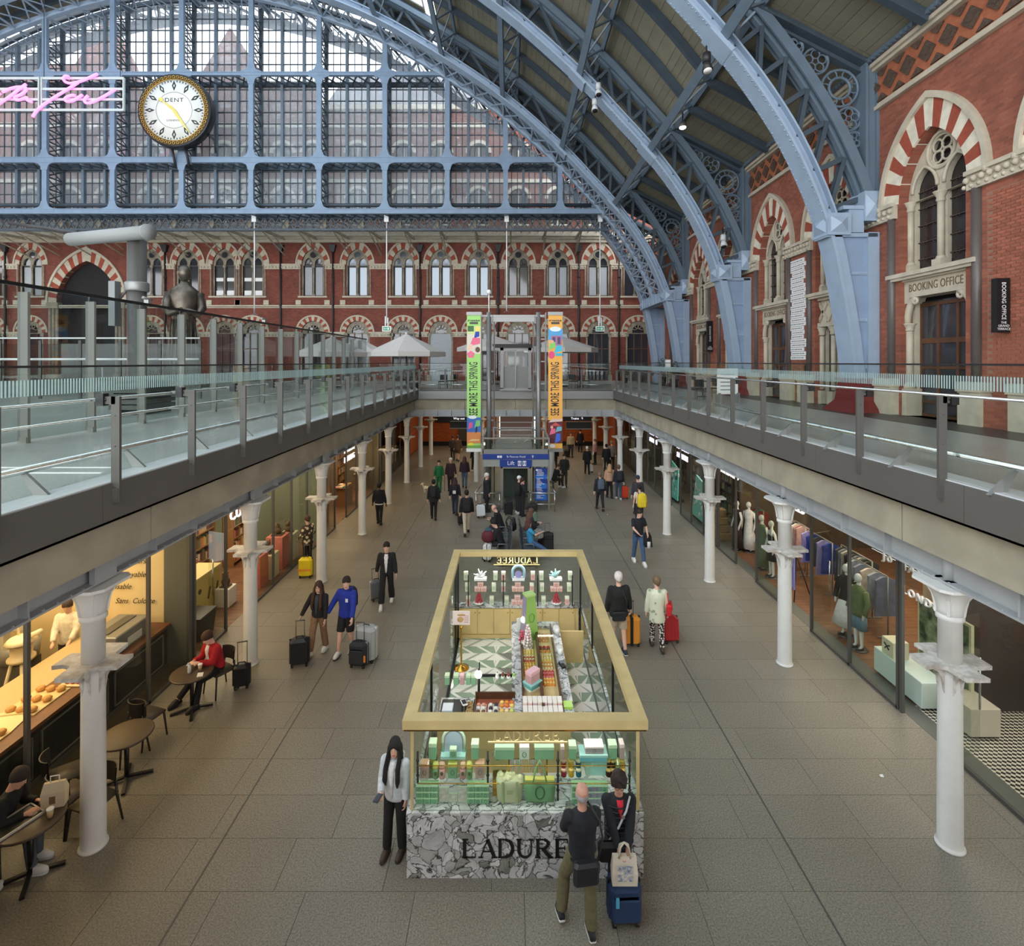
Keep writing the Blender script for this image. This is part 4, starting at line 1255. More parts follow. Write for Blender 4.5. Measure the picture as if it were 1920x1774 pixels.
# longitudinal lattice purlins
def purlin(px,pz,k):
 n=nrm(min(range(len(IN)),key=lambda i:abs(IN[i][0]-px)+abs(IN[i][1]-pz)))
 for y0,y1 in bays:
  b=MB()
  b.beam((px+n[0]*.1,y0,pz+n[1]*.1),(px+n[0]*.1,y1,pz+n[1]*.1),.34,.10,(n[0],0,n[1]))
  b.beam((px+n[0]*.2,y0,pz+n[1]*.2),(px+n[0]*.2,y1,pz+n[1]*.2),.08,.2,(n[0],0,n[1]))
  ux,uz=px+n[0]*1.75,pz+n[1]*1.75
  b.beam((ux,y0,uz),(ux,y1,uz),.2,.14,(n[0],0,n[1]))
  m=8;dy=(y1-y0)/m
  for q in range(m):
   a,c=(0,1) if q % 2 else (1,0)
   lo_,hi_=(px+n[0]*.2,pz+n[1]*.2),(ux,uz)
   p=(lo_,hi_)
   b.beam((p[a][0],y0+q*dy,p[a][1]),(p[c][0],y0+(q+1)*dy,p[c][1]),.07,.10,(n[0],0,n[1]))
  b.build('purlin',M['bluegrey'],ceil)
for k,(px,pz) in enumerate(PUR):purlin(px,pz,k)
# blue cast cresting along the wall head
cr=MB()
cr.tube([(0,.17*math.cos(k*PI/6)*(1-.03*k),.17*math.sin(k*PI/6)*(1-.03*k)) for k in range(0,15)],.035,5)
cr.ball((0,.03,.02),.07,6,4)
crm=cr.mesh('cresting_scroll',M['bluegrey'])
y=10.5
while y<34.5:
 put('cresting_scroll',crm,ceil,(11.48,y,16.72));y+=.37
b=MB().bx(11.42,11.6,-6,41,16.42,16.52).bx(11.5,11.62,-6,41,16.9,16.98);y=9
while y<35:b.box((11.43,y,16.40),(.1,.09,.1));y+=.18
b.build('cresting_band',M['bluegrey'],ceil)
# lattice soffit between the last two ribs
t=thing('lattice_soffit','pale blue lattice soffit under the edge of the glazed end screen','lattice')
b=MB()
for ya,yb_ in ((35.35,37.2),(37.55,40.1)):
 i=I0
 while i<len(IN)-I0-4:
  a,c=IN[i],IN[i+1]
  b.beam((a[0],ya,a[1]),(c[0],yb_,c[1]),.09,.04,(nrm(i)[0],0,nrm(i)[1]));b.beam((c[0],ya,c[1]),(a[0],yb_,a[1]),.09,.04,(nrm(i)[0],0,nrm(i)[1]))
  m_=((a[0]+c[0])/2,(a[1]+c[1])/2)
  if i % 2 ==0:b.beam((a[0],ya,a[1]),(a[0],yb_,a[1]),.10,.12,(nrm(i)[0],0,nrm(i)[1]))
  b.beam((a[0],ya,a[1]),(m_[0],(ya+yb_)/2,m_[1]),.05,.03,(nrm(i)[0],0,nrm(i)[1]));b.beam((c[0],yb_,c[1]),(m_[0],(ya+yb_)/2,m_[1]),.05,.03,(nrm(i)[0],0,nrm(i)[1]))
  i+=1
b.build('lattice',M['blue'],t)
b=MB();sweep(b,IN[I0:],37.2,37.55,-.08,.25);b.build('middle_chord',M['blue'],t)
b=MB();x0=IN[I0][0];b.bx(x0-.15,x0+.5,35.4,40.1,10.82,11.5)
for k in range(8):b.bx(x0-.2,x0-.1,35.7+k*.6,35.78+k*.6,10.85,11.5)
b.build('capital_beam',M['blue'],t)
# ------------------------------------------------------------ gable screen
YG=37.25
gx=lambda px:(px-CX)*37.4/F
gz=lambda py:CZ-(py-CY)*37.4/F
gs=thing('gable_screen','great glazed end screen of pale blue iron posts and transoms above the hotel front','window screen',(0,YG,0))
PX=[gx(p) for p in (-170,-43,86,213,342,472,599,722,839,948,1050)]
ZB,ZM,ZT=gz(397),gz(301),gz(140)
XRG=6.9
g=lambda *a:a
for x in PX:
 zt=archz(x)
 b=MB().bx(x-.17,x+.17,0,.22,ZB,zt+.1).bx(x-.10,x+.10,.1,1.75,ZB-.1,ZB+.15).build('post',M['blueg'],gs)
 b=MB().bx(x-.12,x+.12,1.45,1.7,ZB,zt+.2)
 z=ZB
 while z<zt-1:
  b.beam((x,.2,z),(x,1.5,z+.75),.08,.10,(1,0,0));b.beam((x,1.5,z),(x,.2,z+.75),.05,.06,(1,0,0));b.bx(x-.04,x+.04,.2,1.5,z-.04,z+.04)
  z+=.85
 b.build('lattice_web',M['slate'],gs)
 b=MB()
 for zz in (ZB,ZM,ZT):
  if zz+.6 <zt:
   for sx in (-1,1):
    for sz in (-1,1):
     if zz==ZB and sz<0:continue
     o=[(0,0),(.72*sx,0),(.72*sx,.20*sz),(.52*sx,.24*sz),(.34*sx,.34*sz),(.26*sx,.5*sz),(.22*sx,.72*sz),(0,.72*sz)]
     b.plate([[(x+u,zz+v) for u,v in o]],lambda u,v,d:(u,d,v),-.015,.06)
 b.build('gusset',M['blueg'],gs)
def xr_at(z):
 # right end of a horizontal at height z under the arch
 for i in range(12,len(IN)-1):
  if IN[i][1] <= z <= IN[i+1][1]:
   t=(z-IN[i][1])/(IN[i+1][1]-IN[i][1]+1e-9);return IN[i][0]+t*(IN[i+1][0]-IN[i][0])
 return AX
for zz,h in ((ZB,.36),(ZM,.40),(ZT,.27)):
 xr=xr_at(zz)+.1;xl=2*AX-xr
 MB().bx(max(xl,-48),xr,0,.2,zz-h/2,zz+h/2).bx(max(xl,-48),xr,-.03,.02,zz+h/2-.05,zz+h/2).bx(max(xl,-48),xr,-.03,.02,zz-h/2,zz-h/2+.05).build('transom',M['blueg'],gs)
 b=MB().bx(max(xl,-48),xr,1.4,1.7,zz-h/2,zz+h/2)
 x=max(xl,-46)
 while x<xr-1:
  b.beam((x,.2,zz-.1),(x+.7,1.4,zz-.1),.1,.06,(0,0,1));b.beam((x+.7,.2,zz-.1),(x,1.4,zz-.1),.1,.06,(0,0,1));x+=.8
 b.build('transom_web',M['slate'],gs)
b=MB();x=-46                                # lattice girder under the bottom transom
while x<6.8:
 b.beam((x,1.0,ZB-.2),(x+.55,1.0,ZB-1.05),.05,.08);b.beam((x+.55,1.0,ZB-.2),(x,1.0,ZB-1.05),.05,.08);x+=.55
b.bx(-46,6.9,.9,1.1,ZB-1.15,ZB-1.0)
b.build('lattice_girder',M['slate'],gs)
b=MB()
b.rod((-46,1.0,ZB+.72),(6.5,1.0,ZB+.72),.14,8);b.build('walkway_rail',M['slate'],gs)
tiers=((ZB+.3,ZM-.2),(ZM+.2,ZT-.15),(ZT+.15,99))
YP=1.62
edges=PX+[XRG+.4]
for bi in range(len(edges)-1):
 xa,xb=edges[bi],edges[bi+1]
 for z0,z1 in tiers:
  if max(archz(xa),archz(xb))<z0+.3:continue
  sub=[xa+(xb-xa)*k/3 for k in range(4)]
  for k in range(3):
   u0,u1=sub[k],sub[k+1]
   top=[(u1+(u0-u1)*q/4,min(z1,max(archz(u1+(u0-u1)*q/4)+.3,z0))) for q in range(5)]
   if max(v for _,v in top)<z0+.2:continue
   MB().plate([[(u0,z0),(u1,z0)]+top],lambda u,v,d:(u,d,v),YP,YP+.012,sides=False).build('pane',M['glassg'],gs)
   if k:
    zt=min(z1,archz(u0)+.2)
    if zt>z0+.2:MB().bx(u0-.09,u0+.09,YP-.25,YP+.03,z0-.3,zt).build('mullion',M['bluegrey'],gs)
  bars=MB()
  for k in range(1,9):
   u=xa+(xb-xa)*k/9;zt=min(z1,archz(u)+.2)
   if k % 3 and zt>z0+.2:bars.bx(u-.022,u+.022,YP-.04,YP+.03,z0,zt)
  z=z0+.55
  while z<min(z1,max(archz(xa),archz(xb))):
   x1=min(xb,xr_at(z)+.2);x0=max(xa,2*AX-xr_at(z)-.2)
   if x1>x0:bars.bx(x0,x1,YP-.05,YP+.03,z-.03,z+.03)
   z+=.84
  if bars.v:stuff(bars.build('glazing_bar',M['slate'],gs))
# ---------------------------------------------------------------- clock
YCK=36.3
cc=P(327,207,YCK);R_=69*YCK/F
t=thing('station_clock','large round white station clock with gold ring hung before the glazed screen','clock',cc)
b=MB();b.lathe([(R_*.9,-.0),(R_*.985,-.04),(R_,.05),(R_,.55),(R_*.9,.6)],n=48);b.v=[(x,z,y) for x,y,z in b.v]
b.build('case',M['black'],t)
b=MB().plate([[(R_*.95*math.cos(k*PI/32),R_*.95*math.sin(k*PI/32)) for k in range(64)],[(R_*.84*math.cos(k*PI/32),R_*.84*math.sin(k*PI/32)) for k in range(64)]],lambda u,v,d:(u,d,v),-.06,0)
b.build('gold_band',C(64,50,28,.5),t)
b=MB()
for k in range(52):
 q=2*PI*k/52;c0=(R_*.895*math.cos(q),R_*.895*math.sin(q))
 b.tube([(c0[0]+.095*math.cos(j*PI/4),-.08,c0[1]+.095*math.sin(j*PI/4)) for j in range(8)],.022,5,closed=True)
stuff(b.build('gold_ring',M['brass'],t))
b=MB();b.tube([(R_*.835*math.cos(k*PI/32),-.07,R_*.835*math.sin(k*PI/32)) for k in range(64)],.022,5,closed=True);b.build('dial_rim',M['brass'],t)
b=MB();b.lathe([(R_*.83,-.03),(R_*.83,0)],n=48);b.v=[(x,z,y) for x,y,z in b.v]
b.build('dial',C(236,236,228,.35),t)
b=MB();b.tube([(R_*.49*math.cos(k*PI/24),-.035,R_*.49*math.sin(k*PI/24)) for k in range(48)],.014,4,closed=True);b.build('inner_circle',C(120,120,116),t)
b=MB()
for k in range(60):
 if k % 5:
  q=2*PI*k/60;b.beam((R_*.76*math.sin(q),-.04,R_*.76*math.cos(q)),(R_*.805*math.sin(q),-.04,R_*.805*math.cos(q)),.05,.02,(0,1,0))
stuff(b.build('minute_mark',M['black'],t))
def rh(r0,r1,w):return [(0,r0),(w,(r0+r1)/2),(0,r1),(-w,(r0+r1)/2)]
hm_=MB().plate([rh(R_*.53,R_*.80,R_*.055),[(u*.45,v*.45+R_*.665*.55) for u,v in rh(R_*.53,R_*.80,R_*.055)]],lambda u,v,d:(u,d,v),-.05,-.03).mesh('hour_mark',M['black'])
for k in range(12):put('hour_mark',hm_,t,rot=(0,k*PI/6,0))
b=MB().plate([[(-.05,-.35),(.05,-.35),(.09,.3),(.03,R_*.40),(-.03,R_*.40),(-.09,.3)]],lambda u,v,d:(u,d,v),-.13,-.10)
b.ball((0,-.115,R_*.44),.16,10,6,sy=.2)
o=b.build('hour_hand',C(232,206,110,.35,metal=.4),t);o.rotation_euler=(0,math.radians(309),0)
b=MB().plate([[(-.07,-.3),(.07,-.3),(.10,.5),(.02,R_*.78),(-.02,R_*.78),(-.10,.5)]],lambda u,v,d:(u,d,v),-.17,-.14)
b.lathe([(.12,0),(.12,.1)],(0,0,0),10)
o=b.build('minute_hand',C(232,206,110,.35,metal=.4),t);o.rotation_euler=(0,math.radians(145),0)
text('lettering','DENT',M['black'],t,(0,-.04,R_*.27),(PI/2,0,0),.40,.004,sx=1.15,space=1.15)
text('lettering','LONDON',M['black'],t,(0,-.04,-R_*.28),(PI/2,0,0),.19,.004,sx=1.15,space=1.1)
b=MB()
for s in (-.5,.45):b.tube([(s,.5,-R_*.95),(s,.75,-R_*1.2),(s,.9,-R_*1.4)],.09,6)
b.beam((1.6,.5,-1.2),(2.3,.9,-1.6),.12);b.tube([(1.9,.5,-1.3),(2.3,.8,-1.8),(2.35,.9,-2.6)],.06,6);b.bx(-.4,.4,.5,1.0,-1,1)
b.build('bracket',M['iron'],t)
# ---------------------------------------------------------------- pink neon lettering in a hung frame
YN=34.0
n0=P(150,175,YN)
t=thing('neon_sign','pink neon handwriting on a pale metal frame hung beside the clock','neon sign',n0)
def NP(x,y,dy=0.0):
 p=P(x/7.385,100+y/7.385,YN);return (p.x-n0.x,dy,p.z-n0.z)
b=MB()
for x0,x1 in ((-900,525),(565,1700)):
 for y in (335,485,630,775):b.beam(NP(x0,y,.1),NP(x1,y,.1),.08,.15)
 for x in (x0,x1):b.beam(NP(x,325,.1),NP(x,790,.1),.15,.08,(1,0,0))
b.build('frame',C(190,198,194,.5),t)
strokes={'Y':[[(975,335),(925,330),(900,370),(930,410),(1000,428),(1080,415),(1180,385),(1370,300)],[(1100,420),(960,510),(780,620),(640,715),(560,780),(505,845),(475,895)]],
 'ou':[[(1165,590),(1120,615),(1060,655),(990,680),(935,672),(920,645),(960,612),(1030,592),(1060,600)],[(1240,600),(1200,640),(1195,685),(1235,700),(1320,680),(1450,615),(1550,555),(1615,515)]],
 'h':[[(385,440),(290,510),(170,605),(0,720),(-60,760)],[(60,550),(160,505),(270,480),(370,485),(385,520),(330,575),(245,615),(230,645),(270,660),(340,645),(395,625),(400,660),(465,688)]],
 't':[[(-20,600),(30,565)],[(-520,420),(-640,700),(-560,720)],[(-640,520),(-400,500)]]}
for k,ss in strokes.items():
 b=MB()
 for s_ in ss:
  q=spline([(a,c) for a,c in s_],5)
  b.tube([NP(a,c,-.12) for a,c in q],.085,8)
 b.build('neon_tube',M['neon'],t)
b=MB()
for x in (590,1650):b.rod(NP(x,325,.1),(NP(x,325,.1)[0],.1,9),.02,5)
b.build('hanging_wire',M['iron'],t)
# thin hanging rods with exit signs
for px,py,lb,sign in ((477,588,'thin white hanging rod with an antenna above the twin hotel windows',0),(725,606,'white hanging rod with exit sign above the big umbrella',1),(950,583,'thin white hanging rod above the lift mast',0),(1125,606,'white hanging rod with exit sign near the far ribs',1)):
 p0,p1=P(px,414,38.25),P(px,py,38.25)
 t=thing('hanging_rod',lb,'rod',p1,0,'rods hung from the screen')
 MB().rod((0,0,0),(0,0,p0.z-p1.z),.045,6).build('rod',M['whitep'],t)
 MB().bx(-.16,.16,-.12,.12,p0.z-p1.z-.1,p0.z-p1.z+.45).build('ceiling_box',M['whitep'],t)
 if sign:
  MB().bx(-.32,.32,-.04,.04,-.6,-.22).build('sign_panel',M['whitep'],t)
  b=MB().bx(-.26,.26,-.05,-.04,-.54,-.28);b.build('green_field',M['exitg'],t)
  b=MB().bx(-.20,.02,-.06,-.05,-.44,-.39);b.add([(-.24,-.06,-.415),(-.14,-.06,-.34),(-.14,-.06,-.49)],[(0,1,2)]);b.bx(.06,.18,-.06,-.05,-.48,-.34)
  b.build('arrow',M['whitep'],t)
  MB().bx(-.12,-.05,-.05,.05,-.2,.5).bx(.06,.12,-.05,.05,-.2,.4).build('hanger',M['whitep'],t)
 else:
  b=MB()
  for k in range(4):q=k*PI/2+.4;b.rod((0,0,0),(.22*math.cos(q),.22*math.sin(q),.30 if k % 2 else -.1),.02,5)
  b.build('antenna',M['steel'],t)
# overhead line post of the platform
Yp=19.0
t=thing('overhead_post','fat grey cylindrical post carrying a horizontal tube over the platform','post',(P(257,700,Yp).x,Yp,ZD))
b=MB().lathe([(.36,0),(.36,.1),(.30,.15),(.30,6.0)],n=20);b.build('post',M['steeld'],t)
MB().lathe([(.36,0),(.38,.05),(.38,.28),(.36,.33)],(0,0,4.15),20).build('collar',M['steel'],t)
xl_,xr_=P(110,443,Yp).x-t.location.x,P(300,443,Yp).x-t.location.x
b=MB().tube([(xl_,.5,6.15),(xr_-.02,-.6,6.15)],.24,16).tube([(xr_-.05,-.6,6.15),(xr_+.03,-.64,6.15)],.28,16)
b.build('boom',C(140,142,140,.6),t)
MB().tube([(xl_+.3,.45,6.4),(xl_-.6,.9,6.55),(xl_-1.6,1.2,6.75),(xl_-3.5,1.8,7.1)],.07,6).build('cable',M['iron'],t)
b=MB().bx(-.85,-.62,-.25,.05,2.9,4.5);b.build('mirror_panel',C(120,124,124,.4),t)
MB().rod((-.62,0,3.9),(-.3,0,4.3),.05).build('arm',M['steeld'],t)
# spotlights fixed on the ribs and the screen edge
for px,py,Y,lb,lit in ((607,12,36.6,'topmost, near the crown of the screen arch',0),(738,66,36.6,'second down the screen arch',0),(858,128,36.6,'third down the screen arch',0),(972,212,36.6,'fourth down the screen arch',0),(1079,303,36.6,'lowest on the screen arch',0),
  (1122,168,25.4,'upper one of the pair hung under the second rib',0),(1115,198,25.4,'lower one of the pair hung under the second rib',0),(1280,236,22.5,'lit white beside the second rib under the boarding',1),(1172,347,33.0,'lit white beside the third rib',1),(1325,118,16.4,'unlit dark floodlight below the nearest rib',0),(1356,452,25.6,'white dome camera on the second rib strut',2)):
 p=P(px,py,Y)
 t=thing('spotlight','small roof spotlight, '+lb if lit<2 else lb,'lamp' if lit<2 else 'camera',p,0,'roof spotlights')
 if lit==1:
  MB().lathe([(.05,.2),(.16,.05),(.17,-.06)],n=12).build('housing',M['steeld'],t);MB().ball((0,0,-.06),.15,10,6,sz=.6).build('bulb',M['lampw'],t)
 else:
  MB().tube([(0,0,.30),(0,0,.02)],.13,10).tube([(0,0,.02),(0,-.08,-.28)],[.10,.17],12).build('housing',C(196,200,202,.4) if py != 118 else M['iron'],t)
  MB().tube([(0,-.082,-.285),(0,-.09,-.31)],.13,12).build('lens',M['dark'] if py != 118 else M['whitep'],t)
 MB().rod((0,0,.2),(.1,.3,.7),.03,6).build('arm',M['iron'],t)
# ---------------------------------------------------------------- lift in the middle of the hall
LY=24.2
lx0,lx1=-1.29,1.76
t=thing('glass_lift','glass and steel passenger lift with tall masts in the middle of the hall','lift',(0.23,LY,0))
ox=.23
def LP(n,b,m):return b.build(n,M[m] if isinstance(m,str) else m,t,world=True)
LP('plinth',MB().bx(lx0,lx1,LY,LY+3,0,.12),'steeld')
for x in (lx0,lx1):
 LP('corner_post',MB().bx(x-.04,x+.04,LY-.02,LY+.06,0,3.3),'steel');LP('corner_post',MB().bx(x-.04,x+.04,LY+2.9,LY+3,0,3.3),'steel')
 LP('side_pane',MB().bx(x-.01,x+.01,LY+.06,LY+2.9,.12,3.25),'glasss')
 LP('side_rail',MB().bx(x-.03,x+.03,LY,LY+3,3.25,3.32).bx(x-.02,x+.02,LY,LY+3,1.2,1.25),'chrome')
LP('front_pane',MB().bx(lx0+.04,-.42,LY+.02,LY+.035,.12,1.98),'glasss')
LP('front_pane',MB().bx(.9,lx1-.04,LY+.02,LY+.035,.12,1.98),'glasss')
LP('upper_pane',MB().bx(lx0+.04,lx1-.04,LY+.02,LY+.035,2.6,3.25),'glasss')
LP('back_pane',MB().bx(lx0,lx1,LY+2.95,LY+2.965,.12,3.2),'glasss')
LP('top_rail',MB().bx(lx0-.05,lx1+.05,LY-.03,LY+.03,3.25,3.33).bx(lx0,lx1,LY+2.95,LY+3,3.25,3.32),'chrome')
LP('head_panel',MB().bx(lx0,lx1,LY-.02,LY+.1,2.57,2.78),'steel')
LP('head_panel',MB().bx(lx0,-.42,LY-.01,LY+.05,1.98,2.32).bx(.97,lx1,LY-.01,LY+.05,1.98,2.32),C(150,154,148,.4))
LP('header_sign',MB().bx(lx0,lx1,LY-.06,LY-.01,2.33,2.57),'signblue')
LP('lift_sign',MB().bx(-.50,.97,LY-.06,LY-.01,1.98,2.31),'signblue')
text('lettering','Lift',M['whitep'],t,(-.22,-.065,2.15),(PI/2,0,0),.26,.003)
text('lettering','St Pancras Hotel',M['whitep'],t,(.02,-.065,2.45),(PI/2,0,0),.13,.003)
b=MB()
for x in (.33,.55):
 b.bx(x,x+.16,LY-.065,LY-.06,2.03,2.26)
b.bx(-.62,-.52,LY-.065,LY-.06,2.40,2.50).bx(-.5,-.4,LY-.065,LY-.06,2.40,2.50).bx(1.0,1.03,LY-.065,LY-.06,2.39,2.5).add([(.95,LY-.065,2.46),(1.08,LY-.065,2.46),(1.015,LY-.065,2.53)],[(0,1,2)])
LP('symbol',b,'whitep')
b=MB()
for x in (.35,.43,.57,.65):
 b.ball((x+.02,LY-.068,2.21),.018,6,4,sy=.2);b.bx(x,x+.04,LY-.07,LY-.066,2.08,2.19)
LP('pictogram',b,'signblue')
LP('door_frame',MB().bx(-.46,-.38,LY-.03,LY+.1,.05,1.98).bx(.86,.94,LY-.03,LY+.1,.05,1.98).bx(-.46,.94,LY-.03,LY+.1,1.9,1.98),'steel')
for x in (-.38,.24):LP('door_leaf',MB().bx(x+.02,x+.6,LY+.06,LY+.08,.12,1.9),'glasss')
LP('door_leaf',MB().bx(-.36,.84,LY+1.8,LY+1.85,.12,1.9),C(70,80,76,.3))
b=MB().bx(1.12,1.68,LY-.035,LY-.015,.42,1.93);LP('info_board',b,'signblue')
b=MB()
for z0,z1 in ((1.42,1.62),(.98,1.22),(.46,.82)):b.bx(1.14,1.66,LY-.04,LY-.035,z0,z1)
LP('info_field',b,'signlblue')
b=MB();z=1.84
while z>.5:
 if random.random()<.8:b.bx(1.2,1.2+random.uniform(.15,.38),LY-.045,LY-.04,z,z+.022)
 z-=.065
b.bx(1.16,1.24,LY-.045,LY-.04,1.80,1.88)
LP('print_line',b,'whitep')
for mx in (-1.07,1.37):
 LP('mast',MB().rod((mx,25.9,0),(mx,25.9,9.25),.125,14),'steel')
 s=1 if mx<0 else -1
 LP('guide_rail',MB().bx(mx+s*.26-.035,mx+s*.26+.035,25.85,25.95,.1,9.1).bx(mx+s*.18-.01,mx+s*.18+.01,25.7,25.75,.1,9.1),'steeld')
 b=MB()
 for k in range(7):b.bx(min(mx,mx+s*.26),max(mx,mx+s*.26),25.86,25.94,1.5+k*1.2,1.58+k*1.2);b.bx(min(mx,mx-s*.3),max(mx,mx-s*.3),25.87,25.93,2.4+k*1.1,2.46+k*1.1)
 LP('mast_bracket',b,'steel')
 LP('outer_rail',MB().bx(mx-s*.36-.02,mx-s*.36+.02,25.85,25.9,2.8,9.25).bx(mx-s*.36-.05,mx-s*.36-.03,25.8,25.84,2.8,9.2),'steel')
LP('cross_head',MB().bx(-1.45,1.75,25.8,26.0,9.02,9.12).bx(-.95,1.25,25.82,25.98,8.78,9.12),'steel')
LP('knee_brace',MB().beam((-.9,25.9,8.5),(-.7,25.9,8.8),.06).beam((1.2,25.9,8.5),(1.0,25.9,8.8),.06),'steel')
b=MB().bx(-.9,1.2,24.6,27,2.62,2.75)
for y in (24.7,26.9):
 for x in (-.8,1.1):b.bx(x-.025,x+.025,y-.025,y+.025,2.75,3.75)
 b.bx(-.8,1.1,y-.02,y+.02,3.7,3.74);b.bx(-.8,1.1,y-.02,y+.02,3.35,3.38)
for k in range(4):b.bx(-.7,1.0,25.0+k*.5,25.3+k*.5,2.75,2.98)
LP('car_roof',b,'steel')
LP('hanging_wire',MB().tube([(.2,25,3.0),(.5,25.2,2.85),(.9,25,3.2)],.015,5).rod((-1.07,25.9,9.2),(-1.07,25.9,10.3),.03,6).ball((-1.07,25.85,10.25),.12,8,6),'whitep')
LP('landing_frame',MB().bx(-.58,-.40,29.3,29.5,5.3,7.6).bx(.98,1.16,29.3,29.5,5.3,7.6).bx(-.58,1.16,29.3,29.5,7.45,7.6).bx(-.6,1.2,29.3,29.5,5.2,5.35).bx(.24,.30,29.3,29.5,5.3,7.5),'steel')
LP('landing_door',MB().bx(-.40,.24,29.4,29.43,5.3,6.55).bx(.30,.98,29.4,29.43,5.3,6.55),C(132,132,128,.4))
LP('landing_pane',MB().bx(-.40,.24,29.4,29.41,6.55,7.45).bx(.30,.98,29.4,29.41,6.55,7.45).bx(-.95,-.6,29.4,29.41,5.3,7.45).bx(1.18,1.6,29.4,29.41,5.3,7.45),'glasss')
LP('landing_canopy',MB().bx(-1.0,1.7,29.1,29.6,7.6,7.8),'iron')
for s,x0,x1 in ((-1,-1.62,-.45),(1,.86,2.05)):
 b=MB()
 for z in (.85,.35):b.rod((x0,LY-.35,z),(x1,LY-.35,z),.035 if z>.5 else .02,8)
 for x in (x0+.05,x1-.05):b.rod((x,LY-.35,0),(x,LY-.35,.85),.025,6)
 xe=x0 if s<0 else x1;b.rod((xe,LY-.35,.85),(lx0 if s<0 else lx1,LY+1.6,1.0),.03,8)
 LP('guard_rail',b,'chrome')
# hanging banners with plain picture fields
def banner(px0,px1,label,base,seed,flds):
 Y=25.0
 a,c=P(px0,585,Y),P(px1,847,Y)
 t=thing('hanging_banner',label,'banner',((a.x+c.x)/2,Y,c.z),0,'banners on the lift masts')
 w,h=c.x-a.x,a.z-c.z
 MB().bx(-w/2,w/2,-.01,.01,.10,h-.14).build('cloth',base,t)
 MB().bx(-w/2-.02,w/2+.02,-.05,.05,h-.16,h).build('top_bar',M['steel'],t);MB().bx(-w/2-.02,w/2+.02,-.05,.05,0,.16).build('bottom_bar',M['steel'] if seed else M['whitep'],t)
 text('lettering','SEE MORE THIS SPRING',M['black'],t,(0,-.016,h*.45),(PI/2,-PI/2,0),.56,.002,sx=.44,bold=.006)
 text('lettering','ST PANCRAS',M['black'],t,(0,-.016,h-.42),(PI/2,0,0),.10,.002,bold=.006)
 MB().bx(-.2,.2,-.016,-.012,h-.58,h-.48).build('emblem_bar',M['black'],t)
 for (x0,x1,z0,z1,col,kind) in flds:
  b=MB()
  X0,X1,Z0,Z1=-w/2+x0*w,-w/2+x1*w,z0*h,z1*h
  q=-.014-.002*len(t.children)*.2
  if kind=='r':b.bx(X0,X1,q-.002,q,Z0,Z1)
  elif kind=='o':b.plate([[((X0+X1)/2+(X1-X0)/2*math.cos(k*PI/8),(Z0+Z1)/2+(Z1-Z0)/2*math.sin(k*PI/8)) for k in range(16)]],lambda u,v,d:(u,d,v),q-.002,q)
  elif kind=='f':
   for k in range(5):
    cx_,cz_=(X0+X1)/2+.3*(X1-X0)*math.cos(k*2*PI/5+.3),(Z0+Z1)/2+.3*(Z1-Z0)*math.sin(k*2*PI/5+.3)
    b.plate([[(cx_+.24*(X1-X0)*math.cos(j*PI/5),cz_+.24*(Z1-Z0)*math.sin(j*PI/5)) for j in range(10)]],lambda u,v,d:(u,d,v),q-.002-k*.0003,q)
  elif kind=='t':b.plate([[(X0,Z0),(X1,Z0),((X0+X1)/2,Z1)]],lambda u,v,d:(u,d,v),q-.002,q)
  else:b.plate([[(X0,Z0),(X1,Z0+(Z1-Z0)*.3),(X1,Z1),(X0+(X1-X0)*.3,Z1)]],lambda u,v,d:(u,d,v),q-.002,q)
  b.build('picture_field',C(*col,.6),t)
banner(875.5,901.5,'tall green hanging banner with black capitals left of the lift',C(164,220,120,.6),0,(
 (0,1,.84,.90,(206,222,150),'r'),(.05,.5,.86,.9,(60,110,60),'r'),(.0,1,.70,.84,(222,214,196),'r'),(.62,.95,.85,.90,(240,220,120),'o'),(.5,.9,.81,.86,(40,70,170),'q'),(.2,.95,.755,.815,(236,110,140),'q'),(.05,.4,.725,.77,(240,196,170),'q'),(.6,.95,.71,.75,(96,70,50),'o'),(.02,.55,.67,.72,(240,110,150),'f'),
 (0,1,.14,.245,(60,110,190),'r'),(.1,.7,.235,.26,(240,244,246),'o'),(.08,.4,.16,.21,(230,90,140),'q'),(.55,.95,.17,.225,(130,200,110),'q'),(.0,1,.06,.14,(222,140,80),'r'),(.1,.9,.075,.09,(240,200,140),'q'),(.08,.5,.03,.065,(240,226,60),'o'),(.6,.75,.13,.18,(40,40,60),'q'),(0,1,.025,.045,(120,170,80),'r')))
banner(1028,1054.5,'tall orange hanging banner with black capitals right of the lift',C(246,180,84,.6),1,(
 (0,1,.80,.88,(90,170,224),'r'),(.1,.9,.86,.895,(240,246,250),'o'),(.2,.95,.76,.83,(170,120,150),'r'),(.3,.5,.77,.82,(90,70,110),'r'),(.65,.85,.77,.82,(90,70,110),'r'),(.02,.5,.73,.785,(140,210,110),'q'),(.4,.98,.705,.76,(70,190,220),'q'),(.1,.4,.775,.80,(236,180,150),'o'),(.02,.45,.665,.72,(236,80,130),'o'),(.5,1,.685,.705,(70,190,220),'r'),
 (0,1,.06,.225,(96,40,52),'r'),(.0,1,.21,.235,(230,200,190),'q'),(.15,.9,.185,.21,(214,90,90),'t'),(.08,.5,.12,.165,(240,110,150),'q'),(.45,.85,.06,.13,(60,110,220),'q'),(.5,.95,.14,.18,(120,180,200),'q'),(.15,.35,.165,.185,(236,180,150),'o'),(.1,.5,.03,.055,(236,238,240),'o')))
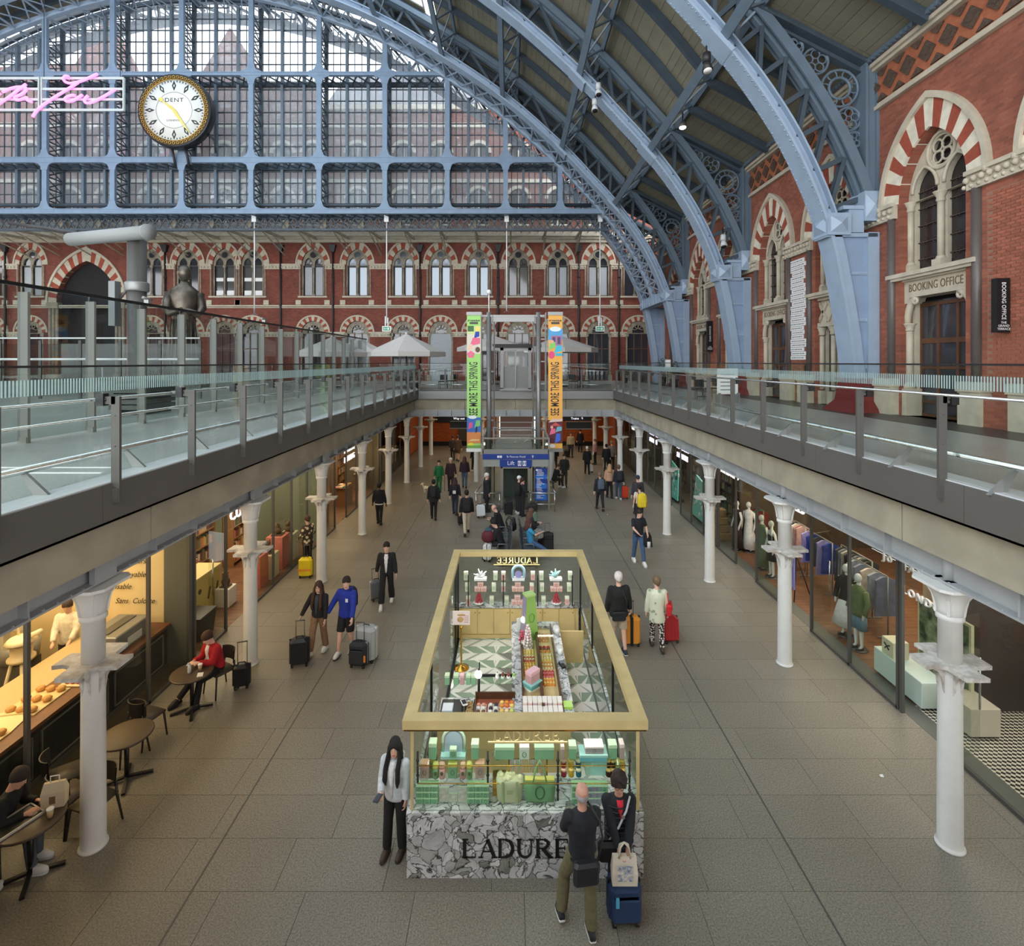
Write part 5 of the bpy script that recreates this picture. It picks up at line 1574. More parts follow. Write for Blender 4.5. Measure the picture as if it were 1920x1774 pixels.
# ---------------------------------------------------------------- umbrellas, plants, tables of the terrace
def umbrella(px,Y,py_ap,py_rim,w,label):
 p=P(px,py_ap,Y);zr=CZ-(py_rim-CY)*Y/F
 t=thing('terrace_umbrella',label,'umbrella',(p.x,Y,ZD),0,'terrace umbrellas')
 a,r=p.z-ZD,zr-ZD
 n=8;vs=[(0,0,a)];h=w/2
 rim=[(h*math.cos(PI/4*k),h*math.sin(PI/4*k),r) for k in range(n)]
 b=MB()
 up=[(0,0,a)]+rim;dn=[(x*1.0,y*1.0,z-.28) for x,y,z in rim]
 b.add(up+dn,[(0,1+k,1+(k+1) % n) for k in range(n)]+[(1+k,9+k,9+(k+1) % n,1+(k+1) % n) for k in range(n)])
 b.ball((0,0,a),.10,8,5)
 b.build('canopy',M['canvas'],t)
 MB().rod((0,0,0),(0,0,a-.05),.045,8).build('pole',M['iron'],t)
 b=MB()
 for x,y,z in rim:b.rod((0,0,a-.08),(x*.97,y*.97,z-.03),.018,5)
 b.build('rib',M['iron'],t)
 MB().bx(-.4,.4,-.4,.4,0,.1).build('foot',M['iron'],t)
umbrella(762,31.5,626,660,4.7,'large grey parasol with valance standing nearest before the hotel arches')
umbrella(925,37.5,629,652,5.2,'grey parasol behind the left lift mast and green banner')
umbrella(1052,34.0,630,653,4.8,'grey parasol reaching out to the right of the orange banner')
umbrella(622,33.2,632,661,4.6,'pale parasol seen through the platform glass screen')
umbrella(672,38.5,634,660,4.2,'small parasol partly behind the last screen post')
def pot_plant(px,Y,h,r,label,z0=ZD):
 p=P(px,690,Y)
 t=thing('potted_shrub',label,'plant',(p.x,Y,z0),0,'terrace plants')
 MB().lathe([(r*.5,0),(r*.65,h*.28),(r*.6,h*.28)],n=10).build('pot',M['iron'],t)
 b=MB()
 for k in range(230):
  q,f,s=random.uniform(0,2*PI),random.uniform(-1,1),random.random()**.4
  c=(r*s*math.cos(q)*math.sqrt(1-f*f*.8),r*s*math.sin(q)*math.sqrt(1-f*f*.8),h*.62+h*.38*f*s)
  a=random.uniform(0,2*PI);d=(.08*math.cos(a),.08*math.sin(a),random.uniform(-.05,.08));e=(-.04*math.sin(a),.04*math.cos(a),.0)
  b.add([(c[0]-d[0],c[1]-d[1],c[2]-d[2]),(c[0]+e[0],c[1]+e[1],c[2]+e[2]+.01),(c[0]+d[0],c[1]+d[1],c[2]+d[2]),(c[0]-e[0],c[1]-e[1],c[2]-e[2])],[(0,1,2,3)])
 stuff(b.build('foliage',M['leaf'],t))
pot_plant(1242,36,2.1,.45,'tall potted conifer left of the third blue rib')
pot_plant(1264,34,1.8,.5,'broad potted bush right of the tall conifer')
pot_plant(775,31,1.35,.7,'low potted hedge behind the far balustrade')
pot_plant(1172,40,1.5,.35,'small potted palm before the hotel doors')
chair_m=None
def cafe_chair(x,y,rz,label,z0=ZD):
 t=thing('cafe_chair',label,'chair',(x,y,z0),rz,'cafe chairs on the deck')
 MB().bx(-.22,.22,-.22,.22,.43,.47).build('seat',M['blackm'],t);MB().bx(-.22,.22,-.24,-.20,.55,.86).build('backrest',M['blackm'],t)
 for sx in (-.19,.19):
  for sy in (-.19,.19):MB().rod((sx*1.1,sy*1.15,0),(sx,sy,.45 if sy>0 else .86),.016,6).build('leg',M['steeld'],t)
for i,(px,Y,rz) in enumerate(((830,31.2,.4),(848,32.0,2.2),(1075,31.4,-.5),(1098,32.2,1.2),(1305,22.5,.3),(1335,23.0,2.0))):
 cafe_chair(P(px,700,Y).x,Y,rz,'black cafe chair on the deck, ' +('left of the green banner, near one','left of the green banner, far one','right of the orange banner, near one','right of the orange banner, far one','before the second rib, left one','before the second rib, right one')[i])
for px,Y,lb in ((1318,24.2,'small dark cafe table on the deck before the second rib'),(1088,33.4,'small dark cafe table behind the far balustrade')):
 t=thing('cafe_table',lb,'table',(P(px,700,Y).x,Y,ZD))
 MB().lathe([(.36,.70),(.36,.73)],n=16).build('table_top',M['blackm'],t);MB().rod((0,0,.03),(0,0,.7),.035).lathe([(.26,0),(.22,.03)],n=12).build('pedestal',M['iron'],t)
t=thing('menu_board','white standing menu board on the deck behind the glass balustrade','board',(P(1364,700,20.5).x,20.5,ZD),.1)
MB().bx(-.42,.42,-.02,.02,.35,1.35).build('panel',M['whitep'],t);MB().bx(-.4,-.36,-.2,.2,0,.4).bx(.36,.4,-.2,.2,0,.4).build('foot',M['steel'],t)
b=MB()
for k in range(5):b.bx(-.3,.1+.04*k,-.025,-.02,.5+k*.15,.54+k*.15)
b.build('print_line',C(120,124,130),t)
t=thing('floor_lantern','small white box lamp standing on the deck by the potted conifer','lamp',(P(1252,700,33).x,33,ZD))
MB().bx(-.14,.14,-.14,.14,1.2,1.75).build('shade',M['whitep'],t);MB().bx(-.02,.02,-.02,.02,0,1.2).build('stand',M['iron'],t)
# plain bronze figure on the platform (generic robed figure, about the size of the real one)
sy_=33.5
t=thing('bronze_statue','tall bronze statue of a robed standing figure on the platform','statue',(P(346,700,sy_).x,sy_,ZD),.5)
b=MB()
b.loft([[(rx*math.cos(k*PI/8)*(1+.06*math.sin(k*5+z)),ry*math.sin(k*PI/8)*(1+.06*math.cos(k*5)),z) for k in range(16)] for rx,ry,z in
  ((.98,.85,.5),(.85,.75,1.2),(.74,.68,2.4),(.70,.64,3.4),(.64,.58,4.2),(.74,.6,5.0),(.86,.6,5.7),(.80,.5,6.15),(.5,.4,6.4),(.26,.26,6.6),(.24,.26,6.75))])
for s in (-1,1):b.tube([(s*.80,.05,5.95),(s*.98,-.25,5.0),(s*.75,-.75,4.6),(s*.05,-.80,4.9)],[.30,.27,.22,.15],10)
b.ball((0,-.08,7.25),.42,14,10,sz=1.25)
for k in range(7):b.tube([(.8*math.cos(3.6+k*.32),.62*math.sin(3.6+k*.32),4.3),(1.0*math.cos(3.6+k*.32),.83*math.sin(3.6+k*.32),.6)],.06,6)
b.build('figure',M['bronze'],t)
MB().lathe([(1.5,0),(1.5,.35),(1.35,.4),(1.35,.5)],n=24).build('plinth',M['stoned'],t)
# signs hung under the far soffit
for px,py,lb in ((865,785,'black direction sign with white lettering left of the green banner'),(1082,785,'black direction sign with white lettering right of the orange banner')):
 p=P(px,py,31.5)
 t=thing('direction_sign',lb,'sign',p)
 MB().bx(-.85,.85,-.05,.05,-.14,.16).build('panel',M['black'],t);MB().bx(-.6,-.56,-.02,.02,.16,.72).bx(.56,.6,-.02,.02,.16,.72).build('hanger',M['steeld'],t)
 text('lettering','Way out  \u2191' if px<900 else 'Trains  \u2191',M['signw'],t,(0,-.055,.01),(PI/2,0,0),.19,.003)
for px,py,lb in ((868,796,'dark departures screen hung left of the lift'),(1085,797,'dark departures screen hung right of the lift')):
 p=P(px,py,33.0)
 t=thing('hanging_screen',lb,'screen',p);MB().bx(-.8,.8,-.08,.08,-.22,.2).build('panel',M['black'],t);MB().bx(-.82,.82,-.1,-.06,-.26,-.21).build('edge',M['steel'],t);MB().bx(-.04,.04,-.03,.03,.2,1.24).build('hanger',M['steeld'],t)
# ---------------------------------------------------------------- sweet kiosk: marble base, glass, gold frame
KX0,KX1,KY0,KY1,KZ=-1.37,1.75,6.92,13.05,.86
ZF=.10
kc=(KX0+KX1)/2
t=thing('sales_kiosk','long glass sweet kiosk with gold top frame and patterned marble base','kiosk',(kc,KY0,0))
def KP(n,b,m):return b.build(n,M[m] if isinstance(m,str) else m,t,world=True)
KP('floor_plate',MB().bx(KX0+.05,KX1-.05,KY0+.3,KY1,0,ZF-.012),C(120,120,112,.6))
for x0,x1 in ((KX0,kc-.003),(kc+.003,KX1)):KP('marble_front',MB().bx(x0,x1,KY0,KY0+.05,0,KZ-.03),'marble')
KP('marble_side',MB().bx(KX0,KX0+.05,KY0+.05,9.6,0,KZ-.03),'marble');KP('marble_side',MB().bx(KX1-.05,KX1,KY0+.05,KY1,0,KZ-.03),'marble');KP('marble_side',MB().bx(KX0,KX0+.05,12.0,KY1,0,KZ-.03),'marble')
KP('marble_back',MB().bx(KX0,KX1,KY1-.05,KY1,0,KZ-.03),'marble')
KP('counter_slab',MB().bx(KX0-.005,KX1+.005,KY0-.005,7.5,KZ-.03,KZ),'marblew')
mir=mat('dark_mirror',(150,156,150),.06,.9)
KP('inner_lining',MB().bx(KX1-.07,KX1-.05,8.3,12.7,ZF,KZ-.03),mir)
# gold frame: four mitred rails
zf0,zf1=1.985,2.105
fx0,fx1,fy0,fy1=KX0-.05,KX1+.05,6.875,13.16
fw=.17
for q in (((fx0,fy0),(fx1,fy0),(fx1-fw,fy0+fw),(fx0+fw,fy0+fw)),((fx1,fy0),(fx1,fy1),(fx1-fw,fy1-fw),(fx1-fw,fy0+fw)),((fx1,fy1),(fx0,fy1),(fx0+fw,fy1-fw),(fx1-fw,fy1-fw)),((fx0,fy1),(fx0,fy0),(fx0+fw,fy0+fw),(fx0+fw,fy1-fw))):
 KP('frame_rail',MB().plate([list(q)],lambda u,v,d:(u,v,d),zf0,zf1-.012).plate([[((u*.97+kc*.03) if 0 else u,v) for u,v in q]],lambda u,v,d:(u,v,d),zf1-.012,zf1),'gold')
KP('frame_bead',MB().bx(fx0+.02,fx1-.02,fy0+.015,fy0+.05,zf0-.03,zf0),'brass')
for x in (KX0+.06,KX1-.06):
 for y in (KY0+.06,8.7,10.9,12.75):
  if x<0 and y in (10.9,):continue
  KP('corner_post',MB().bx(x-.018,x+.018,y-.018,y+.018,KZ if y<12 else ZF,zf0),'gold' if y<7 else 'black')
KP('front_glass',MB().bx(KX0+.08,KX1-.08,KY0+.035,KY0+.047,KZ,zf0),'glassk')
KP('side_glass',MB().bx(KX1-.06,KX1-.05,KY0+.06,12.75,KZ,zf0),'glassk')
KP('side_glass',MB().bx(KX0+.05,KX0+.06,KY0+.06,9.6,KZ,zf0),'glassk');KP('side_glass',MB().bx(KX0+.05,KX0+.06,12.0,12.75,ZF,zf0),'glassk')
KP('back_glass',MB().bx(KX0+.08,KX1-.08,KY1-.05,KY1-.04,KZ,zf0),'glassk')
KP('sliding_door',MB().bx(KX0+.10,KX0+.11,10.9,12.7,ZF,zf0),'glassk')
KP('door_rail',MB().bx(KX0+.09,KX0+.12,12.0,12.04,ZF,zf0).bx(KX0+.09,KX0+.12,12.66,12.7,ZF,zf0).bx(KX0+.08,KX0+.14,9.6,12.7,ZF,ZF+.03),'black')
KP('door_handle',MB().rod((KX0+.05,11.9,1.0),(KX0+.05,11.9,1.5),.018,8),'chrome')
# chevron floor: rows of slanted tiles, mirrored from row to row
hy=.285;y=8.35;r=0
while y<12.75:
 y1=min(y+hy,12.76)
 seq=((.33,'greent'),(.09,'whitet')) if r % 2 else ((.33,'whitet'),(.09,'greyt'))
 for z,(X0,X1) in enumerate(((-1.24,-.34),(-.34,.56),(.56,1.40),(1.40,1.66))):
  s_=(.30 if z % 2 else -.30)*(1 if r % 2 else -1)
  x=-3.36+.84+(.30 if (z % 2)==(r % 2) else 0);k=0
  while x<X1+.6:
   w,m=seq[k % 2];k+=1
   pa=[(min(max(u,X0),X1),v) for u,v in ((x,y),(x+w-.004,y),(x+w-.004+s_,y1),(x+s_,y1))]
   if (abs(pa[0][0]-pa[1][0])+abs(pa[2][0]-pa[3][0]))>.03 and not (.06 <(pa[0][0]+pa[1][0])/2 <1.02 and 9.3 <y<11.9):
    KP('floor_tile',MB().plate([pa],lambda u,v,d:(u,v,d),ZF,ZF-.012,back=False),m)
   x+=w
 y=y1+.003;r+=1
# gold cabinet at the back with doors, marble shelf, glass shelves
KP('cabinet',MB().bx(KX0+.1,KX1-.1,12.78,13.0,ZF,.83),'goldp');KP('cabinet_plinth',MB().bx(KX0+.1,KX1-.1,12.74,12.78,ZF,ZF+.08),'goldp')
KP('counter_slab',MB().bx(KX0+.06,KX1-.06,12.74,13.0,.83,.865),'marblew')
x=-1.2
for k in range(7):
 d=KP('cabinet_door',MB().bx(x+.01,x+.385,12.755,12.78,ZF+.1,.81),'goldp')
 MB().ball((x+(.34 if k % 2 ==0 else .05)-kc,12.745-KY0,.72),.014,6,4).build('knob',M['brass'],d)
 x+=.395
for z in (1.19,1.47):KP('glass_shelf',MB().bx(-1.05,1.45,12.76,12.98,z-.012,z),'glassk')
for x in (-1.03,-.18,.66,1.5):KP('shelf_post',MB().bx(x-.012,x+.012,12.76,12.78,.865,1.62),'black')
# front shelves
for x0,x1 in ((-1.24,-.30),(.65,1.62)):
 for z in (1.13,1.365):KP('glass_shelf',MB().bx(x0,x1,7.08,7.38,z-.012,z),'glassk')
KP('glass_shelf',MB().bx(-.30,.65,7.08,7.38,1.353,1.365),'glassk')
for x in (-1.26,-.31,.64,1.61):
 b=MB().rod((x,7.12,KZ),(x,7.12,1.52),.014,8)
 for z in (1.0,1.2,1.4):b.ball((x,7.12,z),.024,8,5)
 KP('shelf_post',b,'iron')
for z in (1.12,1.36):KP('gallery_rail',MB().rod((-1.26,7.08,z),(1.61,7.08,z),.006,6),'brass')
# lettering: letters cut with slabs and hairlines
GL={'L':[((0,0),(0,1),1),((0,0),(.6,0),0),((.6,0),(.6,.22),0),((-.14,1),(.2,1),0),((-.14,0),(.14,0),0)],
 'A':[((-.02,0),(.36,1),0),((.36,1),(.76,0),1),((.1,.33),(.62,.33),0),((-.14,0),(.12,0),0),((.58,0),(.92,0),0)],
 'D':[((0,0),(0,1),1),((-.12,1),(.3,1),0),((-.12,0),(.3,0),0),((.3,1),(.58,.88),.5),((.58,.88),(.7,.62),1),((.7,.62),(.7,.38),1),((.7,.38),(.58,.12),1),((.58,.12),(.3,0),.5)],
 'U':[((0,1),(0,.3),1),((0,.3),(.12,.08),.8),((.12,.08),(.34,0),.5),((.34,0),(.56,.08),.4),((.56,.08),(.68,.3),.3),((.68,.3),(.68,1),.2),((-.14,1),(.16,1),0),((.54,1),(.82,1),0)],
 'R':[((0,0),(0,1),1),((-.12,1),(.36,1),0),((.36,1),(.56,.9),.6),((.56,.9),(.58,.68),1),((.58,.68),(.4,.52),.7),((.4,.52),(0,.5),0),((.26,.5),(.7,0),1),((-.14,0),(.16,0),0),((.64,0),(.86,0),0)],
 'E':[((0,0),(0,1),1),((-.12,1),(.58,1),0),((.58,1),(.58,.8),0),((0,.52),(.42,.52),0),((.42,.42),(.42,.62),0),((-.12,0),(.62,0),0),((.62,0),(.62,.22),0)],
 'e':[((0,0),(0,1),1),((-.12,1),(.58,1),0),((.58,1),(.58,.8),0),((0,.52),(.42,.52),0),((.42,.42),(.42,.62),0),((-.12,0),(.62,0),0),((.62,0),(.62,.22),0),((.2,1.1),(.42,1.3),.4)]}
def serif(word,h,gap=.30,flip=False):
 x=0;out=[]
 for ch in word:
  for (a,c,w) in GL[ch]:out.append((x+a[0],a[1],x+c[0],c[1],w))
  x+={'L':.72,'A':.86,'D':.86,'U':.86,'R':.88,'E':.74,'e':.74}[ch]+gap
 T=x-gap
 return [((-1 if flip else 1)*(a-T/2)*h,b*h,(-1 if flip else 1)*(c-T/2)*h,d*h,(.055+.13*w)*h) for a,b,c,d,w in out],T*h
def letters(word,h,X,y,z,m,gap=.3,flip=False,dep=.012):
 segs,T=serif(word,h,gap,flip)
 b=MB()
 for a,c,d,e,w in segs:b.beam((X+a,y,z+c),(X+d,y,z+e),w,dep,(0,1,0))
 return KP('lettering',b,m)
letters('LADUREe',.235,.20,KY0-.006,.28,'black',.20)
letters('LADUREe',.115,.22,KY0+.02,1.80,'gold',.3)
letters('LADUREe',.14,.15,KY1-.04,1.82,'gold',.25,True)
KP('letter_bar',MB().bx(-.3,.75,KY0+.012,KY0+.03,1.765,1.785).bx(-.42,.72,KY1-.05,KY1-.03,1.775,1.79),'gold')
# service counters inside
KP('counter_body',MB().bx(-1.2,.98,8.57,9.3,ZF,.82).bx(.08,1.0,9.3,11.9,ZF,.84),'goldp')
KP('counter_slab',MB().bx(.02,.20,8.7,11.95,.84,.90).bx(.90,1.08,8.6,11.95,.84,.90).bx(.2,.9,11.75,11.95,.84,.9),'marblew')
KP('display_tray',MB().bx(.2,.9,8.6,11.75,.80,.82),C(92,52,34,.5));KP('divider',MB().bx(.53,.58,8.9,11.75,.82,1.0),'wood')
KP('display_glass',MB().bx(.2,.9,9.9,11.7,1.02,1.03),'glassk')
KP('tray_edge',MB().bx(.2,.23,8.6,11.75,.82,.95).bx(.87,.9,8.6,11.75,.82,.95),'wood')
KP('counter_slab',MB().bx(-1.22,.08,8.55,9.3,.82,.86),'marblew')
KP('display_tray',MB().bx(-.60,.06,8.62,9.22,.86,.885),C(150,84,60,.5));KP('tray_edge',MB().bx(-.62,.08,9.22,9.25,.86,1.0).bx(-.62,-.60,8.62,9.24,.86,.95),'wood')
KP('glass_shelf',MB().bx(-.55,.06,9.27,9.57,1.10,1.11),'glassk');KP('shelf_post',MB().bx(-.56,-.54,9.26,9.28,.86,1.5).bx(-.55,.06,9.54,9.57,1.08,1.12),'iron')
KP('gold_gate',MB().bx(1.1,1.62,11.7,11.74,ZF,.80),'goldp')
for x,y in ((-.57,9.25),(.28,11.3)):
 p=thing('globe_lamp','white globe lamp on a black stem, %s' % ('by the pastry trays' if x<0 else 'by the tall green carton'),'lamp',(x,y,.86 if x<0 else .82),0,'kiosk globe lamps')
 MB().rod((0,0,0),(0,0,.38),.012,6).lathe([(.05,0),(.04,.02)],n=10).build('stem',M['iron'],p);MB().ball((0,0,.44),.065,12,8).build('globe',M['lampw'],p);MB().rod((0,0,.5),(0,0,.54),.01,6).build('finial',M['iron'],p)
# ------------------------------------------------------------ goods
_bm={}
def carton(x,y,z,w,d,h,body,lid,label,group,name='gift_box',rz=0.0,oval=True,lidh=.25):
 k=(round(w,3),round(d,3),round(h,3),body,lid,oval,lidh)
 if k not in _bm:
  a=MB().cbox((0,0,0),(w,d,h*(1-lidh)),.004).mesh('body',C(*body,.5));c=MB().cbox((0,0,0),(w*1.04,d*1.04,h*lidh),.004).mesh('lid',C(*lid,.5))
  o=None
  if oval:
   r=min(w,h)*.28;o=MB().tube([(r*.7*math.cos(q*PI/6),-d/2-.002,h*.4+r*math.sin(q*PI/6)) for q in range(12)],r*.12,4,closed=True).mesh('emblem',C(94,134,104,.5))
  _bm[k]=(a,c,o)
 a,c,o=_bm[k]
 p=thing(name,label,'box',(x,y,z),rz,group)
 put('body',a,p);put('lid',c,p,(0,0,h*(1-lidh)))
 if o:put('emblem',o,p)
 return p
GRN,YEL,PNK,LIL,WHT,MNT=(138,186,148),(232,220,120),(228,178,168),(170,162,178),(232,232,226),(172,218,210)
def fx(px,y):return (px-CX)*y/F
SH1,SH2=1.366,1.131
g1='boxes on the upper front shelf'
for px,w,h,bd,ld,lb,ov in ((812,.10,.22,GRN,(206,232,196),'tall green carton leftmost on the upper front shelf',0),(891,.10,.21,GRN,(206,232,196),'tall green carton right of the arched stand, upper front shelf',0),(946,.26,.17,GRN,(190,220,190),'wide green carton left of the white box with bow',0),(983,.13,.17,(214,226,214),WHT,'white oval-marked box with a bow in the middle of the upper shelf',1),(1020,.26,.17,GRN,(190,220,190),'wide green carton right of the white box with bow',0),
  (1054,.05,.18,(196,170,164),(236,214,210),'thin pinkish carton, upper front shelf, right bay',0),(1073,.10,.19,GRN,(206,232,196),'green carton left of the blue stacked box, upper shelf',0),(1148,.11,.2,GRN,(206,232,196),'green carton right of the blue stacked box, upper shelf',0),(1165,.06,.21,(196,170,164),(240,216,212),'thin pink carton rightmost on the upper front shelf',0)):
 carton(fx(px,7.24),7.24,SH1,w,.12,h,bd,ld,lb,g1,oval=bool(ov))
carton(fx(1111,7.24),7.24,SH1,.37,.2,.09,(120,190,200),MNT,'wide turquoise box at the bottom of the stack, upper front shelf',g1,oval=False,lidh=.4)
carton(fx(1113,7.24),7.24,SH1+.09,.25,.16,.10,(170,160,160),(240,226,226),'grey-pink box lying on the turquoise box',g1)
p=thing('arched_stand','pale arched display stand on the upper front shelf','display stand',(fx(850,7.24),7.24,SH1))
MB().bx(-.17,.17,-.06,.08,0,.04).build('base',C(*MNT,.5),p)
MB().plate([[(-.12,.04)]+[(-.12+.12-.12*math.cos(q*PI/10),.2+.12*math.sin(q*PI/10)) for q in range(11)]+[(.12,.04)]],lambda u,v,d:(u,d,v),.03,.05).build('arch',C(170,186,204,.4),p)
MB().tube([(-.15,.04,.04)]+[(-.15*math.cos(q*PI/10),.04,.2+.15*math.sin(q*PI/10)) for q in range(11)]+[(.15,.04,.04)],.02,6).build('rim',C(196,220,206,.4),p)
carton(fx(850,7.2),7.19,SH1+.04,.09,.07,.12,GRN,(206,232,196),'little green box set before the arched stand',g1)
g2='boxes on the middle front shelf'
for px,w,bd,ld,lb in ((797,.12,(196,160,152),(240,180,150),'greyish pink box leftmost on the middle front shelf'),(849,.12,GRN,YEL,'green box with yellow lid in the middle of the left bay'),(900,.12,(196,160,152),(240,180,150),'greyish pink box rightmost in the left bay of the middle shelf'),(808,.07,(176,204,150),YEL,'small pale green box behind the tall green tin')):
 carton(fx(px,7.2),7.2 if px != 808 else 7.3,SH2,w,.1,.2,bd,ld,lb,g2)
for px,bd,ld,lb in ((817,(120,160,110),YEL,'green tin with rounded yellow lid, left one on the middle shelf'),(829,(214,160,158),(244,186,160),'pink tin with rounded lid next to the green tin, left one'),(868,(206,150,150),(244,186,160),'pink tin with rounded lid right of the yellow-lidded box'),(880,(120,160,110),YEL,'green tin with rounded yellow lid, right one on the middle shelf')):
 p=thing('sweet_tin',lb,'tin',(fx(px,7.17),7.17,SH2),0,'tins on the middle front shelf')
 MB().lathe([(.04,0),(.042,.01),(.042,.14)],n=12).build('body',C(*bd,.4),p);MB().lathe([(.044,.14),(.044,.17),(.035,.205),(.012,.215)],n=12).build('lid',C(*ld,.4),p)
 MB().ball((0,-.04,.08),.022,8,6,sy=.2,sz=1.4).build('emblem',C(90,110,80,.5),p)
p=thing('cloche_jar','big clear glass jar with silver lid on the front counter','jar',(fx(936,7.25),7.28,1.08))
MB().lathe([(.10,0),(.11,.05),(.11,.22),(.09,.27)],n=20).build('bowl',M['glassk'],p);MB().lathe([(.095,.27),(.10,.29),(.06,.36),(.015,.38),(.02,.41)],n=20).build('lid',M['chrome'],p)
MB().bx(-.09,.09,-.09,.09,-.22,0).build('stand',M['brass'],p)
p=thing('ribbon_rack','rail of hanging pastel ribbons and key fobs above the green tote','rack',(fx(990,7.2),7.22,1.345))
MB().rod((-.26,0,0),(.26,0,0),.006,6).bx(-.27,-.25,-.01,.01,-.3,.02).bx(.25,.27,-.01,.01,-.3,.02).build('rail',M['brass'],p)
pc=((200,180,210),(180,196,220),(220,190,200),(190,214,210),(170,200,214),(236,206,190),(240,190,180),(226,220,180),(240,200,160))
for k in range(16):
 x=-.24+k*.031;L=.12+.06*abs(math.sin(k*1.7))
 MB().tube([(x,-.01,0),(x+.004,-.02,-.04),(x-.004,-.015,-L)],[.011,.009,.007],5).build('ribbon',C(*pc[k % 9],.6),p)
g3='jam jars on the front shelf'
k=0
for px,bd,ld,cn in ((1057,(140,40,50),(240,196,176),'dark red'),(1071,(200,160,40),(244,206,110),'mustard'),(1085,(30,100,120),(236,226,190),'teal'),(1141,(70,24,24),(246,204,120),'maroon'),(1150,(60,20,24),(246,204,120),'darkest maroon'),(1159,(150,190,140),(240,226,140),'pale green'),(1168,(206,160,70),(246,206,110),'honey')):
 for lv in (0,1):
  p=thing('jam_jar','%s jam jar with light lid, %s level, right bay of the front shelf' % (cn,'lower' if lv==0 else 'upper'),'jar',(fx(px,7.2),7.2+.03*lv,SH2+.105*lv),0,g3)
  MB().lathe([(.036,0),(.038,.01),(.038,.065),(.03,.075)],n=12).build('body',C(*bd,.25),p);MB().lathe([(.036,.072),(.037,.10)],n=12).build('lid',C(*ld,.4),p)
carton(fx(1122,7.25),7.26,SH2,.22,.12,.2,MNT,(196,226,214),'upright mint box between the jam jars, middle front shelf',g2,oval=False,lidh=.08)
carton(fx(1103,7.25),7.26,SH2,.09,.1,.2,(176,206,190),(196,226,214),'narrow mint box left of the upright mint box',g2,oval=False,lidh=.08)
rows=('bottom','middle','top');cols=('left','middle','right')
def stack(px0,w,n,lab,group,colf,y0=7.06):
 for r in range(3):
  for c in range(n):
   carton(fx(px0,y0)+w*(c+.5),y0+.05,KZ+r*.082,w*.97,.1,.08,colf(r,c),(196,226,186),'%s box, %s row, %s, stack %s' % ('green' if colf(r,c)==GRN else 'lilac',rows[r],cols[c] if n==3 else ORD[c]+' from left',lab),group,lidh=.2)
stack(780,.098,3,'at the left end of the kiosk front','green boxes stacked at the left end',lambda r,c:GRN)
stack(876,.098,3,'beside the cooler bag','green boxes stacked by the cooler bag',lambda r,c:GRN)
stack(1072,.098,5,'behind the bald man','boxes stacked at the right of the front',lambda r,c:GRN if c<2 or (c==4 and r==2) else LIL)
for px,w,h,lb in ((832,.14,.20,'left framed card between the green stacks'),(850,.12,.12,'middle framed card between the green stacks, lowest'),(867,.13,.21,'right framed card between the green stacks')):
 p=thing('framed_card',lb,'card',(fx(px,7.06),7.09,KZ),0,'framed cards in the kiosk front')
 MB().bx(-w/2,w/2,0,.012,0,h).build('frame',C(196,214,186,.5),p);MB().bx(-w*.42,w*.42,-.003,0,h*.06,h*.94).build('print',C(226,222,210,.6,col2=(190,184,170),scale=20),p)
 MB().bx(-.01,.01,.01,.06,0,h*.5).build('strut',M['steel'],p)
p=thing('cooler_bag','cream quilted cooler bag with straps in the kiosk front','bag',(fx(956,7.1),7.16,KZ))
b=MB();b.loft([[(rx*math.copysign(abs(math.cos(q*PI/8))**.6,math.cos(q*PI/8)),ry*math.copysign(abs(math.sin(q*PI/8))**.6,math.sin(q*PI/8)),z) for q in range(16)] for rx,ry,z in ((.16,.09,0),(.175,.1,.03),(.185,.1,.2),(.19,.1,.26),(.17,.08,.29))])
b.build('body',C(206,206,170,.8),p)
b=MB()
for q in range(14):b.ball((random.uniform(-.15,.15),random.uniform(-.06,.06),.29),.04,7,5)
b.build('gathered_top',C(222,218,176,.8,var=.15,scale=20),p)
MB().bx(-.11,-.08,-.105,-.1,0,.3).bx(.08,.11,-.105,-.1,0,.3).bx(-.04,.04,-.106,-.1,.13,.18).build('strap',C(176,190,140,.7),p)
p=thing('tote_bag','green tote bag with oval emblem and long handles in the kiosk front','bag',(fx(1012,7.1),7.14,KZ))
b=MB();b.loft([[(sx*w,sy*d,z) for sx,sy in ((-1,-1),(-.5,-1.15),(0,-1.2),(.5,-1.15),(1,-1),(1,1),(0,1.1),(-1,1))] for w,d,z in ((.175,.05,0),(.19,.055,.02),(.215,.055,.2),(.205,.03,.28))])
b.build('body',C(124,168,122,.75,var=.1,scale=6),p)
MB().bx(-.2,.2,-.045,.03,.27,.295).build('hem',C(226,220,120,.6),p)
MB().tube([(-.09,-.045,.27),(-.05,-.04,.45),(0,-.03,.56),(.05,-.04,.45),(.09,-.045,.27)],.009,6).build('handle',C(150,190,130,.7),p);MB().tube([(-.09,.03,.27),(-.05,.02,.42),(0,.02,.5),(.05,.02,.42),(.09,.03,.27)],.009,6).build('handle',C(150,190,130,.7),p)
MB().tube([(.06*math.cos(q*PI/8),-.068,.14+.085*math.sin(q*PI/8)) for q in range(16)],.008,6,closed=True).build('emblem',C(70,110,74,.6),p)
